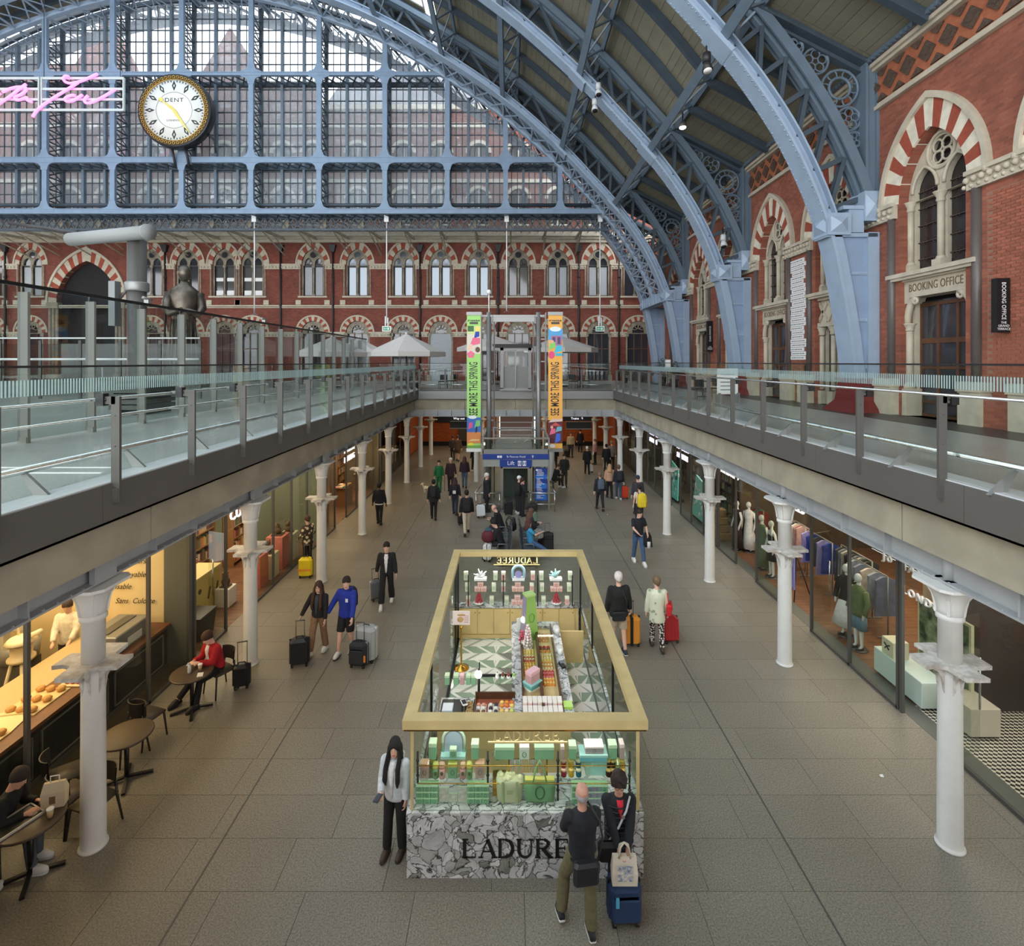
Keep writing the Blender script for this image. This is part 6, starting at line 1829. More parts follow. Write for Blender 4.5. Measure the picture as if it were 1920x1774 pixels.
# back display
gB='cartons on the back shelves'
def bxp(px):return (px-CX)*12.87/F
names3=('top','middle','lowest')
def small(px,z,col,lv,nth):carton(bxp(px),12.87,z,.10,.08,.20,col,(236,236,214),'%s upright carton, %s back shelf, %s from the left' % ('pink' if col==PNK else 'pale green',names3[lv],ORD[nth]),gB,lidh=.3)
for lv,z,items in ((0,1.47,((873.6,0),(929,0),(944,1),(999,1),(1015,0),(1069,0))),(1,1.19,((876,0),(926,0),(944,1),(997,1),(1016,0),(1067,0))),(2,.866,((878,1),(922,0),(950,0),(1019,0),(1063,1)))):
 for n_,(px,pk) in enumerate(items):small(px,z,PNK if pk else (206,218,186),lv,n_)
for px,z,lv in ((901,1.19,'middle shelf, left'),(971,1.19,'middle shelf, centre'),(1043,1.19,'middle shelf, right'),(970,.866,'marble shelf, centre')):
 for q,(dx,dz) in enumerate(((-.075,0),(.075,0),(0,.115))):
  carton(bxp(px)+dx,12.87,z+dz,.14,.08,.11,PNK,(240,206,200),'pink box of the three-box pyramid, back %s, %s' % (lv,('left foot','right foot','top')[q]),'pink box pyramids',lidh=.25)
for px,col,nm in ((901,(206,212,214),'clear'),(1042,(150,190,190),'teal')):
 p=thing('sugar_sculpture','%s spiky sugar ornament on a white stand, top back shelf' % nm,'ornament',(bxp(px),12.87,1.47),0,'sugar ornaments')
 MB().bx(-.15,.15,-.08,.08,0,.05).build('stand',M['whitep'],p)
 b=MB()
 for q in range(16):a=random.uniform(0,2*PI);e=random.uniform(.2,1.3);L=random.uniform(.1,.2);b.tube([(0,0,.08),(L*math.cos(a)*math.cos(e),.4*L*math.sin(a)*math.cos(e),.08+L*math.sin(e))],[.03,.012],6)
 b.build('spikes',C(*col,.2),p)
p=thing('blue_arch_display','pale blue arched display with lilac disc on the top back shelf','display stand',(bxp(972),12.87,1.47))
MB().bx(-.15,.15,-.08,.08,0,.05).build('base',M['whitep'],p);MB().tube([(-.14,0,.05)]+[(-.14*math.cos(q*PI/10),0,.20+.14*math.sin(q*PI/10)) for q in range(11)]+[(.14,0,.05)],.035,8).build('arch',C(160,200,214,.4),p)
MB().plate([[(.09*math.cos(q*PI/8),.14+.09*math.sin(q*PI/8)) for q in range(16)]],lambda u,v,d:(u,d,v),-.03,-.01).build('disc',C(150,150,196,.4),p)
for px,nm in ((898,'left'),(1043,'right')):
 p=thing('cone_tower','red cone of sweets on a white dish, %s end of the back marble shelf' % nm,'sweets',(bxp(px),12.86,.866),0,'sweet cones on the marble shelf')
 MB().lathe([(.06,0),(.13,.05),(.14,.06)],n=16).build('dish',M['whitep'],p)
 b=MB()
 for lv in range(5):
  for q in range(max(1,7-lv*1)):a=q*2*PI/max(1,7-lv)+lv;r=.075*(1-lv/5.5);b.ball((r*math.cos(a),r*math.sin(a),.08+lv*.045),.026,6,4)
 b.build('sweets',C(190,70,80,.5),p)
# spine counter display
p=thing('giant_carton','tall green pyramid carton with oval emblem and lilac side on the counter','display box',(.40,11.35,.82),.45)
MB().loft([[(-.16,-.13,0),(.16,-.13,0),(.16,.13,0),(-.16,.13,0)],[(-.10,-.09,.95),(.10,-.09,.95),(.10,.09,.95),(-.10,.09,.95)]],smooth=False).build('body',C(150,190,96,.5),p)
MB().loft([[(-.168,-.12,.02),(-.16,-.12,.02),(-.16,.12,.02),(-.168,.12,.02)],[(-.108,-.08,.93),(-.10,-.08,.93),(-.10,.08,.93),(-.108,.08,.93)]],smooth=False).build('side_print',C(150,140,160,.5),p)
MB().bx(-.11,.11,-.10,.10,.95,.99).build('lid',C(190,220,140,.5),p)
MB().tube([(.06*math.cos(q*PI/8),-.118,.5+.09*math.sin(q*PI/8)) for q in range(16)],.008,5,closed=True).build('emblem',C(110,150,70,.5),p)
p=thing('meringue_tower','white and pink speckled cone tower beside the tall green carton','sweets',(.36,10.95,.82))
b=MB()
for lv in range(9):
 for q in range(8-lv*7//9):a=q*2*PI/(8-lv*7//9)+lv*.5;r=.09*(1-lv/10);b.ball((r*math.cos(a),r*math.sin(a),.05+lv*.055),.03,6,4,mi=(q+lv) % 2)
b.build('sweets',[C(240,236,230,.5),C(226,190,190,.5)],p);MB().lathe([(.12,0),(.12,.03)],n=14).build('stand',M['whitep'],p)
p=thing('pink_cone','small deep pink cone of sweets left of the tall carton','sweets',(.24,11.1,.9));b=MB()
for lv in range(5):
 for q in range(6-lv):a=q*2*PI/(6-lv);r=.055*(1-lv/6);b.ball((r*math.cos(a),r*math.sin(a),.03+lv*.045),.024,6,4)
b.build('sweets',C(214,100,120,.5),p);MB().lathe([(.07,0),(.07,.012)],n=12).build('stand',M['whitep'],p)
p=thing('price_card','white folded card behind the pink cone','card',(.20,11.5,.9),.3);MB().bx(-.07,.07,-.005,.005,0,.3).build('panel',M['whitep'],p);MB().bx(-.07,.07,0,.08,0,.006).build('foot',M['whitep'],p)
# macaron trays: every tray a thing, its macarons parts
_mc={}
def macarons(x,y,z,nx,ny,pit,cols,label,cat='pastries',name='macaron_tray',r=.026,tray=(240,236,226)):
 p=thing(name,label,cat,(x,y,z),0,'trays of sweets')
 MB().bx(-pit*.5,pit*(nx-.5),-pit*.5,pit*(ny-.5),0,.012).build('tray',C(*tray,.5),p)
 for i in range(nx):
  for j in range(ny):
   c=cols[(i*ny+j) % len(cols)];k=(c,r)
   if k not in _mc:_mc[k]=MB().lathe([(r*.6,0),(r,.008),(r*.95,.018),(r*.9,.022),(r,.03),(r*.6,.042)],n=8).mesh('macaron',C(*c,.5))
   put('macaron',_mc[k],p,(i*pit,j*pit,.012))
OR,RD,YL,PK,BR,CRM,LM=(232,150,60),(196,60,50),(240,206,110),(228,120,130),(110,66,44),(240,220,180),(206,216,110)
macarons(.28,9.98,.82,4,4,.058,[OR],'tray of orange macarons, left column by the stacked colour boxes')
macarons(.28,10.2,.82,4,4,.058,[YL,OR],'tray of yellow and orange macarons, left column')
macarons(.28,10.45,.82,4,4,.058,[RD,CRM],'tray of red and cream macarons, left column')
macarons(.28,10.72,.82,4,3,.058,[YL],'tray of lemon macarons at the far end, left column')
macarons(.63,9.68,.82,4,4,.058,[OR,YL],'tray of amber macarons nearest, right column')
macarons(.63,9.92,.82,4,4,.058,[PK,RD],'tray of raspberry macarons, right column')
macarons(.63,10.2,.82,4,4,.058,[CRM,OR],'tray of cream and apricot macarons, right column')
macarons(.63,10.48,.82,4,4,.058,[YL,CRM],'tray of pale yellow macarons, right column')
macarons(.62,10.8,.82,3,3,.08,[OR,BR,RD],'tray of glazed orange tarts, right column far end',name='tart_tray',r=.035)
macarons(.26,11.6,.82,2,2,.08,[RD,OR],'small tray of red tarts behind the price card',name='tart_tray',r=.035)
macarons(.62,11.2,.82,3,4,.08,[(214,160,90),(190,120,70)],'tray of golden croissants at the end of the counter',name='pastry_tray',r=.036)
macarons(-.53,8.70,.885,3,1,.10,[CRM,BR,WHT],'row of small filled glasses at the front of the pastry case',name='dessert_tray',r=.035)
macarons(-.55,8.84,.885,2,3,.09,[BR,WHT,(220,150,130)],'tray of chocolate and white squares, pastry case left',name='cake_tray',r=.036)
macarons(-.34,8.84,.885,2,3,.09,[WHT,(60,50,60)],'tray of white cakes with dark berries, pastry case middle',name='cake_tray',r=.036)
macarons(-.15,8.78,.885,3,2,.085,[CRM,YL,LM],'tray of pale round tarts, pastry case right front',name='tart_tray',r=.04)
macarons(-.15,9.0,.885,3,2,.085,[OR,YL,(226,120,60)],'tray of orange round tarts, pastry case right back',name='tart_tray',r=.04)
for k in range(4):
 p=thing('sundae_cup','glass sundae cup, %s from the left on the glass shelf' % ORD[k],'dessert',(-.24+k*.10,9.42,1.11),0,'sundae cups on the glass shelf')
 MB().lathe([(.02,0),(.032,.02),(.036,.06)],n=10).build('cup',M['whitep'] if k in (0,2) else C(214,226,206,.3),p);MB().ball((0,0,.085),.03,8,6,sz=1.2).build('cream',C(*((236,232,220),(120,70,50),(150,70,60),(150,190,110))[k],.5),p);MB().ball((0,0,.125),.01,6,4).build('topping',C(60,44,40,.5),p)
for q,(w,d,h,bd,ld,rz,lb) in enumerate(((.30,.24,.10,(226,206,170),(236,222,190),.6,'beige box at the bottom of the leaning colour stack'),(.28,.22,.09,(110,180,176),(150,206,200),.75,'turquoise box in the leaning colour stack'),(.24,.14,.20,(206,160,160),(236,190,196),.8,'pink box on top of the leaning colour stack'))):
 carton(.40,9.55,.82+(0,.10,.19)[q],w,d,h,bd,ld,lb,'leaning stack of colour boxes',rz=rz,oval=False,lidh=.3)
# rows of narrow macaron boxes before the stack
for r_ in range(3):
 for k in range(8):
  cl=((232,190,190),(206,186,192),(240,214,206)) if r_>1 else ((206,226,196),(160,200,160),(228,226,206))
  carton(.245+k*.085,8.68+r_*.17,.82+.05*r_,.075,.15,.10,cl[(k+r_) % 3],(240,232,222),'narrow macaron box, %s row, %s from the left, below the leaning stack' % (('front','middle','back')[r_],ORD[k]),'rows of macaron boxes',oval=False,lidh=.3)
carton(.98,9.0,.9,.15,.16,.05,(176,220,96),(190,228,120),'lime green flat box on the marble edge','boxes on the counter',oval=False)
p=thing('paper_tray','clear tray of papers on the marble edge','tray',(.98,8.72,.9));MB().bx(-.07,.07,-.1,.1,0,.01).bx(-.07,-.06,-.1,.1,0,.08).bx(.06,.07,-.1,.1,0,.08).build('tray',C(206,220,210,.2),p);MB().bx(-.055,.055,-.09,.09,.01,.05).build('papers',C(226,228,226,.5,col2=(150,156,160),scale=60),p)
for k,(y,lb) in enumerate(((11.5,'white bag roll on the marble edge, far one'),(10.7,'white crumpled bag on the marble edge, near one'))):
 p=thing('paper_bag',lb,'bag',(1.0,y,.9));b=MB();b.loft([[((.06+.02*random.random())*math.cos(q*PI/5),(.12+.03*random.random())*math.sin(q*PI/5),z) for q in range(10)] for z in (0,.05,.09)]);b.build('body',C(232,230,226,.7),p);MB().bx(-.03,.03,-.05,.05,.09,.1).build('fold',C(210,208,204,.7),p)
p=thing('card_reader','dark card reader lying on the marble edge','card reader',(1.0,10.2,.9),.3);MB().cbox((0,0,0),(.09,.2,.05),.01).build('body',M['black'],p);MB().bx(-.035,.035,.0,.08,.05,.054).build('display',C(110,120,130,.2),p)
# till corner, left front
p=thing('till','dark till drawer with screen at the left front of the kiosk','till',(-1.0,8.9,.86))
MB().cbox((0,0,0),(.36,.42,.10),.01).build('drawer',M['black'],p);MB().bx(-.15,.03,-.16,.06,.10,.13).build('screen',C(176,190,206,.25),p);MB().bx(-.14,.02,-.15,.05,.13,.135).build('keys',C(206,214,226,.3),p)
p=thing('phone','white phone lying beside the till','phone',(-.80,9.0,.96),.4);MB().cbox((0,0,0),(.09,.17,.02),.008).build('body',M['whitep'],p);MB().bx(-.035,.035,-.06,.06,.02,.022).build('display',M['black'],p)
p=thing('nut_tray','tray of chopped nuts between till and pastries','tray',(-.70,8.85,.86));MB().bx(-.07,.07,-.22,.3,0,.02).bx(-.075,-.065,-.22,.3,0,.07).bx(.065,.075,-.22,.3,0,.07).build('tray',M['black'],p)
b=MB()
for k in range(260):b.ball((random.uniform(-.06,.06),random.uniform(-.2,.28),random.uniform(.02,.055)),.013,5,3)
stuff(b.build('nuts',C(190,160,110,.7,var=.3,scale=40),p))
KP('till_shelf',MB().bx(-1.22,-.62,9.32,9.58,1.0,1.02),'glassk')
for k,(x,w,c) in enumerate(((-1.14,.09,GRN),(-.98,.10,GRN),(-.87,.08,(206,160,160)),(-.76,.09,GRN),(-.665,.09,GRN))):
 carton(x,9.45,1.02,w*.9,.1,.17,c,(206,226,190) if c==GRN else (236,190,196),'%s box on the till shelf, %s from the left' % ('green' if c==GRN else 'pink',ORD[k]),'boxes on the till shelf',oval=False)
p=thing('sign_stand','brass stand holding a printed card of a pastry inside the kiosk','sign stand',(-1.08,11.5,ZF))
MB().lathe([(.17,0),(.17,.02),(.05,.05),(.02,.09),(.02,.85),(.035,.87),(.03,.9),(.012,.93)],n=18).build('stand',M['brass'],p)
MB().bx(-.19,.19,-.01,.01,.95,1.25).build('card',C(236,220,216,.5),p);MB().ball((-.02,-.012,1.07),.07,10,6,sy=.1,sz=.9).ball((.0,-.012,1.17),.09,10,6,sy=.1,sz=.3).build('print',C(196,160,110,.5),p)
b=MB()
for k in range(5):b.bx(.06,.16,-.013,-.011,1.0+k*.035,1.01+k*.035)
b.build('print_line',C(190,130,140),p)
# ---------------------------------------------------------------- shops behind the columns
def shopfront(side,y0,y1,n,label,ztop=3.75,skip=()):
 x=SHL if side<0 else SHR
 t=thing('shopfront',label,'shopfront',(x,y0,0))
 w=(y1-y0)/n
 for k in range(n):
  if k not in skip:
   MB().bx(-.008,.008,k*w+.01,(k+1)*w-.01,.06,ztop-.05).build('pane',M['glasss'],t)
   MB().bx(-.03,.03,k*w,(k+1)*w,0,.06).build('sill_rail',M['steeld'],t)
  if k in skip:
   MB().bx(-.008,.008,k*w+.01,(k+1)*w-.01,2.5,ztop-.05).build('over_pane',M['glasss'],t)
   d=MB().bx(-.7*(-1 if side<0 else 1)*0-.02,.02,-.02,w*.46,.03,2.45);
   o=MB().bx(-.008,.008,0,w*.47,.04,2.45).build('door_leaf',M['glasss'],t,loc=(0,k*w+.03,0));o.rotation_euler=(0,0,(1.2 if side<0 else -1.2))
   MB().rod((.05,w*.40,.8),(.05,w*.40,1.7),.018,6).build('pull_handle',M['chrome'],o)
  MB().bx(-.03,.03,k*w-.03,k*w+.03,0,ztop).build('mullion',M['steeld'],t)
  for z in (1.0,2.4):pass
 MB().bx(-.03,.03,n*w-.03,n*w+.03,0,ztop).build('mullion',M['steeld'],t)
 MB().bx(-.05,.05,0,n*w,ztop-.06,ztop+.04).build('head_rail',M['steeld'],t)
 return t
shopfront(-1,5.2,11.75,5,'glass front of the warm-lit bakery')
shopfront(-1,11.95,19.9,6,'glass front of the stationery and gift shop',skip=(1,))
shopfront(-1,20.0,29.0,6,'glass front of the golden-lit bookshop',skip=(1,))
shopfront(-1,29.1,37.5,5,'far glass front beyond the bookshop')
shopfront(1,5.0,10.2,4,'glass front of the fragrance shop with checker floor',skip=(3,))
shopfront(1,10.3,19.2,6,'glass front of the dress shop with mannequins',skip=(2,4))
shopfront(1,19.3,30.5,8,'glass front of the grocer with turquoise boards',skip=(3,))
shopfront(1,30.6,38,5,'far glass front beyond the grocer')
# partitions, shop floors and back walls
def wallpiece(name,x0,x1,y0,y1,z0,z1,m):return struct(MB().bx(x0,x1,y0,y1,z0,z1).build(name,m))
wlf=snode('wall_left');wrt=snode('wall_lower_right')
def wp(n,par,b,m):return b.build(n,m,par)
wp('bakery_back',wlf,MB().bx(-11.2,-11.1,4,11.8,0,4.1),M['cream'])
wp('bakery_side',wlf,MB().bx(-11.2,-7.75,11.78,11.95,0,4.1),M['cream'])
wp('partition_post',wlf,MB().bx(-7.75,-7.22,11.74,11.97,0,4.1),C(98,100,92,.5))
wp('stationer_back',wlf,MB().bx(-13.2,-13.1,11.95,20,0,4.1),C(150,120,84,.8))
wp('stationer_side',wlf,MB().bx(-13.2,-7.3,19.9,20.0,0,4.1),C(120,130,108,.7))
wp('bookshop_back',wlf,MB().bx(-12.2,-12.1,20,29,0,4.1),C(150,108,60,.8))
wp('bookshop_side',wlf,MB().bx(-12.2,-7.3,29,29.1,0,4.1),C(120,112,90,.7))
wp('far_back',wlf,MB().bx(-10.2,-10.1,29.1,43,0,4.1),C(110,96,72,.8))
wp('fragrance_back',wrt,MB().bx(13.2,13.3,4,10.3,0,4.1),C(54,50,48,.7))
wp('fragrance_side',wrt,MB().bx(8.6,13.2,10.22,10.3,0,4.1),C(60,52,46,.7))
wp('brick_pier',wrt,MB().bx(10.2,10.9,9.7,10.22,0,3.7),M['brickR'])
wp('dress_back',wrt,MB().bx(13.2,13.3,10.3,19.3,0,4.1),C(64,54,46,.8))
wp('dress_side',wrt,MB().bx(8.4,13.2,19.2,19.3,0,4.1),C(90,76,60,.8))
wp('grocer_back',wrt,MB().bx(10.2,10.3,19.3,30.6,0,4.1),C(72,62,50,.8))
wp('grocer_side',wrt,MB().bx(7.6,10.3,30.5,30.6,0,4.1),C(80,72,60,.8))
wp('far_back',wrt,MB().bx(9.6,9.7,30.6,43,0,4.1),C(90,80,62,.8))
struct(MB().bx(-11.2,-7.25,4,11.9,-.1,-.005).build('floor_bakery',C(96,84,66,.5)))
fl=snode('floor_stationer');fl2=snode('floor_bookshop');fl3=snode('floor_dress_shop')
def planks(par,x0,x1,y0,y1):
 MB().bx(x0,x1,y0,y1,-.1,-.02).build('floor_bed',M['dark'],par)
 y=y0;b=MB()
 while y<y1:
  x=x0-random.random()
  while x<x1:
   w=random.uniform(1.2,2.2);a,c=max(x,x0),min(x+w,x1)
   if c-a>.05:b.bx(a+.003,c-.003,y+.003,min(y+.18,y1)-.003,-.02,-.004)
   x+=w
  y+=.18
 stuff(b.build('plank',M['woodfloor'],par))
planks(fl,-13.2,-7.25,11.9,20);planks(fl2,-12.2,-7.25,20,29);planks(fl3,7.65,13.2,10.4,19.3)
struct(MB().bx(7.65,13.2,4,10.3,-.1,-.004).build('floor_fragrance',checker('checker_floor',(232,224,206),(26,24,24),17.0)))
struct(MB().bx(7.65,8.0,5,30,-.004,.004).build('trim_20',C(104,106,98,.5)))
struct(MB().bx(7.65,10.3,19.3,43,-.1,-.005).build('floor_grocer',C(96,84,66,.5)));struct(MB().bx(-10.2,-7.25,29,43,-.1,-.005).build('floor_far',C(96,84,66,.5)))
# --- lettering of the shops (lit letters behind the glass)
def shopsign(name,label,lines,x,y,z,size,side,m=None,lh=1.15,sp=1.0):
 t=thing(name,label,'sign',(x,y,z),0)
 for i,l in enumerate(lines):
  text('lettering',l,m or M['signw'],t,(0,-.55*i if lh>1.2 else 0,-i*size*lh),(PI/2,0,PI/2 if side<0 else -PI/2),size*(1 if i==0 or len(l)>6 or side<0 else .78),.02,align='LEFT',space=sp)
 MB().bx(-.01,.01,(0 if side<0 else -.9),(.9 if side<0 else 0),size*.7,size*.75).build('hanger',M['steeld'],t)
 return t
shopsign('shop_sign','white lit letters of the stationery shop beside the second bakery side column',['CUP.'],-7.35,13.75,2.75,.42,-1)
shopsign('shop_sign','white lit two-line sign before the bookshop',['BOOKS &','READING'],-7.35,23.2,2.85,.36,-1)
shopsign('shop_sign','white letters of the fragrance shop above its door',['Jo MALONE','LONDON'],7.72,10.9,2.80,.27,1,M['whitep'],lh=1.75,sp=1.35)
shopsign('shop_sign','white lit dress shop letters behind the second column',['WHISTLES'],7.72,15.35,2.88,.34,1)
shopsign('shop_sign','white lit dress shop letters behind the third column',['WHISTLES'],7.72,19.35,2.88,.34,1)
shopsign('shop_sign','pinkish two-line grocer sign by the fourth column',['FORTNUM','& MASON'],7.72,24.4,2.92,.34,1,emis('rosy_lit_letters',(240,226,255),2.0))
shopsign('shop_sign','pinkish two-line grocer sign by the fifth column',['FORTNUM','& MASON'],7.72,29.2,2.92,.34,1,emis('rosy_lit_letters',(240,226,255),2.0))
shopsign('shop_sign','small white sign far along the grocer side',['EXIT TO','TRAINS'],7.72,33.5,2.95,.3,1)
# --- bakery
t=thing('bakery_counter','long dark panelled bakery counter with wooden top behind the glass','counter',(-7.95,8.4,0))
MB().bx(-.30,.30,-3.2,3.3,0,.92).build('body',M['blackm'],t)
MB().bx(-.40,.36,-3.2,3.35,.92,.98).build('wooden_top',C(110,66,40,.4,var=.2,scale=4),t)
for k in range(4):
 y=-3.0+k*1.58
 b=MB()
 for a,c in (((y,.15),(y+1.4,.15)),((y,.8),(y+1.4,.8)),((y,.15),(y,.8)),((y+1.4,.15),(y+1.4,.8))):b.beam((.31,a[0],a[1]),(.31,c[0],c[1]),.02,.03,(1,0,0))
 b.build('panel_moulding',C(120,116,106,.5),t)
MB().bx(.28,.33,-3.2,3.3,0,.1).build('foot_rail',M['steeld'],t)
MB().bx(-1.2,-.42,-3.2,3.3,.90,.96).build('work_slab',C(196,172,128,.5),t)
def item(name,label,cat,loc,parts,rz=0,group=None):
 p=thing(name,label,cat,loc,rz,group)
 for n,b,m in parts:b.build(n,m,p)
 return p
item('work_block','dark cabinet under the back work slab of the bakery','cabinet',(-8.8,8.4,0),[('body',MB().bx(-.35,.35,-3.1,3.2,0,.89),C(70,60,48,.7)),('plinth',MB().bx(-.33,.33,-3,3.1,0,.05),M['dark'])])
buns=MB()
bun=MB().ball((0,0,.04),.075,8,5,sz=.6).mesh('bun',C(214,160,90,.6,var=.2,scale=14))
for k,(y,nx,ny,lb) in enumerate(((6.3,3,5,'nearest tray of golden buns on the bakery counter'),(7.15,3,4,'second tray of golden buns on the bakery counter'),(7.9,2,3,'third tray of golden buns before the paper sheet'),(9.0,3,3,'tray of buns beside the mixing bowl'))):
 p=thing('bun_tray',lb,'pastries',(-8.12,y,.98),0,'bun trays in the bakery')
 MB().bx(-.28,.28,-.36,.36,0,.02).build('tray',C(226,204,150,.5),p)
 for i in range(nx):
  for j in range(ny):put('bun',bun,p,(-.18+i*.36/max(1,nx-1),-.28+j*.56/max(1,ny-1),.02))
item('paper_sheet','creased cream paper sheet on the bakery counter','paper',(-8.15,8.45,.985),[('sheet',MB().bx(-.26,.26,-.25,.25,0,.012),C(236,220,170,.7)),('fold',MB().bx(-.26,.26,.18,.25,.012,.03),C(228,210,160,.7))],.2)
item('hand_mixer','old white mechanical dough divider on a splayed stand in the bakery','machine',(-9.5,10.2,.0),[('stand',MB().rod((-.25,-.25,0),(-.1,-.1,1.0),.03).rod((.25,-.25,0),(.1,-.1,1.0),.03).rod((0,.3,0),(0,.12,1.0),.03).bx(-.24,.24,-.24,-.2,.3,.34),C(222,206,170,.5)),
  ('drum',MB().lathe([(.18,1.0),(.22,1.04),(.22,1.08),(.17,1.1),(.17,1.3),(.21,1.33)],n=18),C(214,196,158,.4)),('head',MB().lathe([(.12,1.33),(.26,1.38),(.2,1.45),(.08,1.5)],n=14).rod((.1,0,1.45),(.38,0,1.58),.05).rod((-.05,0,1.45),(-.1,0,2.2),.02),C(236,222,186,.4))])
item('steel_bowl','big steel mixing bowl machine beside the dough divider','machine',(-10.3,11.0,0),[('bowl',MB().lathe([(.2,.55),(.33,.6),(.36,.95),(.34,.95),(.3,.7)],n=18),M['steel']),('base',MB().bx(-.25,.25,-.25,.25,0,.56),M['steeld']),('hood',MB().cbox((-.34,0,.5),(.18,.22,.85),.03).cbox((-.12,0,1.2),(.6,.24,.2),.05),C(206,196,172,.4)),('dough',MB().ball((0,0,.72),.26,10,6,sz=.4),C(214,222,214,.6))])
item('flour_tub','white flour tub standing under the dough divider','tub',(-9.5,10.2,0),[('body',MB().lathe([(.15,0),(.17,.02),(.17,.28)],n=14),C(232,222,196,.6)),('flour',MB().ball((0,0,.27),.16,10,5,sz=.4),M['whitep'])])
item('steel_oven','low steel oven box at the end of the bakery counter','oven',(-8.15,10.9,.98),[('body',MB().cbox((0,0,0),(.7,1.0,.36),.02),M['steel']),('vent',MB().bx(-.1,.1,-.4,.4,.36,.38),M['steeld']),('hatch',MB().bx(.34,.36,-.2,.2,.05,.2),C(226,226,220,.4))])
item('waffle_iron','round black waffle pan in front of the steel oven','pan',(-8.05,10.15,.98),[('pan',MB().lathe([(.2,0),(.24,.03),(.24,.14),(.2,.13),(.19,.05)],n=18),M['blackm']),('rim',MB().tube([(.235*math.cos(q*PI/8),.235*math.sin(q*PI/8),.14) for q in range(16)],.012,5,closed=True),M['steel'])])
item('pastry_board','board of red-topped pastries on the bakery counter','pastries',(-7.9,9.65,.985),[('board',MB().bx(-.2,.2,-.25,.25,0,.015),C(226,210,170,.6))]+[('pastry',MB().ball((-.1+.1*(k % 3),-.15+.15*(k//3),.03),.05,8,5,sz=.5),C(196,84,60,.5)) for k in range(9)])
item('iron_bicycle','small black ornamental bicycle standing on the bakery counter','ornament',(-7.85,6.95,.98),[('wheel',MB().tube([(0,-.2+.13*math.cos(q*PI/8),.14+.13*math.sin(q*PI/8)) for q in range(16)],.012,5,closed=True),M['iron']),('wheel',MB().tube([(0,.2+.13*math.cos(q*PI/8),.14+.13*math.sin(q*PI/8)) for q in range(16)],.012,5,closed=True),M['iron']),('frame',MB().tube([(0,-.2,.14),(0,-.12,.32),(0,.12,.32),(0,.2,.14),(0,0,.16),(0,-.12,.32)],.012,5).tube([(0,.12,.32),(0,.16,.42),(.08,.1,.44)],.01,5),M['iron'])])
item('hanging_pole','brown wooden pole leaning on the bakery wall','pole',(-10.6,8.6,0),[('pole',MB().rod((.2,0,0),(-.3,.25,2.6),.03),M['wood']),('hook',MB().ball((-.3,.25,2.6),.05,8,5),M['iron'])])
t=thing('wall_lettering','black script words on the cream bakery side wall','sign',(-8.3,11.75,1.5))
for z,w,x in ((.50,'Meilleurs',.15),(.20,'Incroyable',.1),(-.07,'Impensable',-.25),(-.39,'Sans  Culotte',.2)):text('lettering',w,M['black'],t,(x-.3,-.01,z+.35),(PI/2,.0,0),.17,.002,sx=.95,shear=.35)
# --- stationery shop
t=thing('yellow_counter','long yellow counter decorated with dark shapes in the stationery shop','counter',(-8.55,13.6,0))
MB().bx(-.3,.3,-1.0,1.3,0,1.05).build('body',C(214,190,104,.5),t);MB().bx(-.33,.33,-1.03,1.33,1.05,1.1).build('top',C(226,206,140,.4),t)
for k in range(6):
 y=-.8+k*.38
 b=MB()
 if k % 3:b.beam((.305,y,.35),(.305,y+.1,.65),.07,.01,(1,0,0))
 else:b.plate([[(y+.07*math.cos(q*PI/6),.7+.07*math.sin(q*PI/6)) for q in range(12)]],lambda u,v,d:(d,u,v),.30,.307)
 b.build('motif',C(84,60,40),t)
item('counter_goods','open box of red notebooks on the yellow counter','box',(-8.6,12.9,1.1),[('box',MB().bx(-.2,.2,-.25,.25,0,.05),C(110,150,100)),('notebooks',MB().bx(-.17,.17,-.2,.2,.05,.16),C(200,90,80,.5,col2=(220,180,160),scale=18))],.2)
item('till','black till screen on the yellow counter','till',(-8.65,13.8,1.1),[('screen',MB().bx(-.05,.05,-.2,.2,.1,.4),M['black']),('stand',MB().bx(-.1,.1,-.12,.12,0,.1),M['black'])])
item('waste_bin','black open bin standing inside the stationery shop window','bin',(-7.75,13.05,0),[('body',MB().loft([[(-.2,-.3,0),(.2,-.3,0),(.2,.3,0),(-.2,.3,0)],[(-.24,-.36,.55),(.24,-.36,.55),(.24,.36,.55),(-.24,.36,.55)]],smooth=False),M['blackm']),('rim',MB().bx(-.25,.25,-.37,.37,.55,.58),M['black'])])
def shelfunit(x,y,w,h,n,label,cols,face,name='bookcase',d=.35,frame=None):
 """face: +1 faces +X, -1 faces -X; shelves filled with books/goods, each row of goods its own part set"""
 t=thing(name,label,'shelves',(x,y,0),0)
 fm=frame or C(150,112,70,.6)
 MB().bx(-.02 if face<0 else -d,d if face<0 else .02,-w/2,-w/2+.04,0,h).build('side',fm,t);MB().bx(-.02 if face<0 else -d,d if face<0 else .02,w/2-.04,w/2,0,h).build('side',fm,t)
 MB().bx(d-.02 if face<0 else -d,d if face<0 else -d+.02,-w/2,w/2,0,h).build('back',fm,t)
 for k in range(n):
  z=.1+k*(h-.15)/n
  s=MB().bx(0 if face<0 else -d,d if face<0 else 0,-w/2+.04,w/2-.04,z,z+.03).build('shelf',fm,t)
  yy=-w/2+.06
  while yy<w/2-.12:
   q=random.uniform(.05,.14);hh=random.uniform(.45,.8)*(h-.15)/n
   MB().bx(.04 if face<0 else -.28,.28 if face<0 else -.04,yy,min(yy+q-.006,w/2-.05),z+.03,z+.03+hh).build('book',random.choice(cols),s)
   yy+=q
 return t
BK=[C(*c,.6) for c in ((190,80,70),(214,150,120),(226,206,170),(110,130,100),(90,100,120),(230,190,120),(150,90,60),(240,226,206),(120,60,50),(180,140,90))]
shelfunit(-9.2,18.2,1.6,2.9,7,'tall bookcase of colourful goods behind the second column in the gift shop',BK,1)
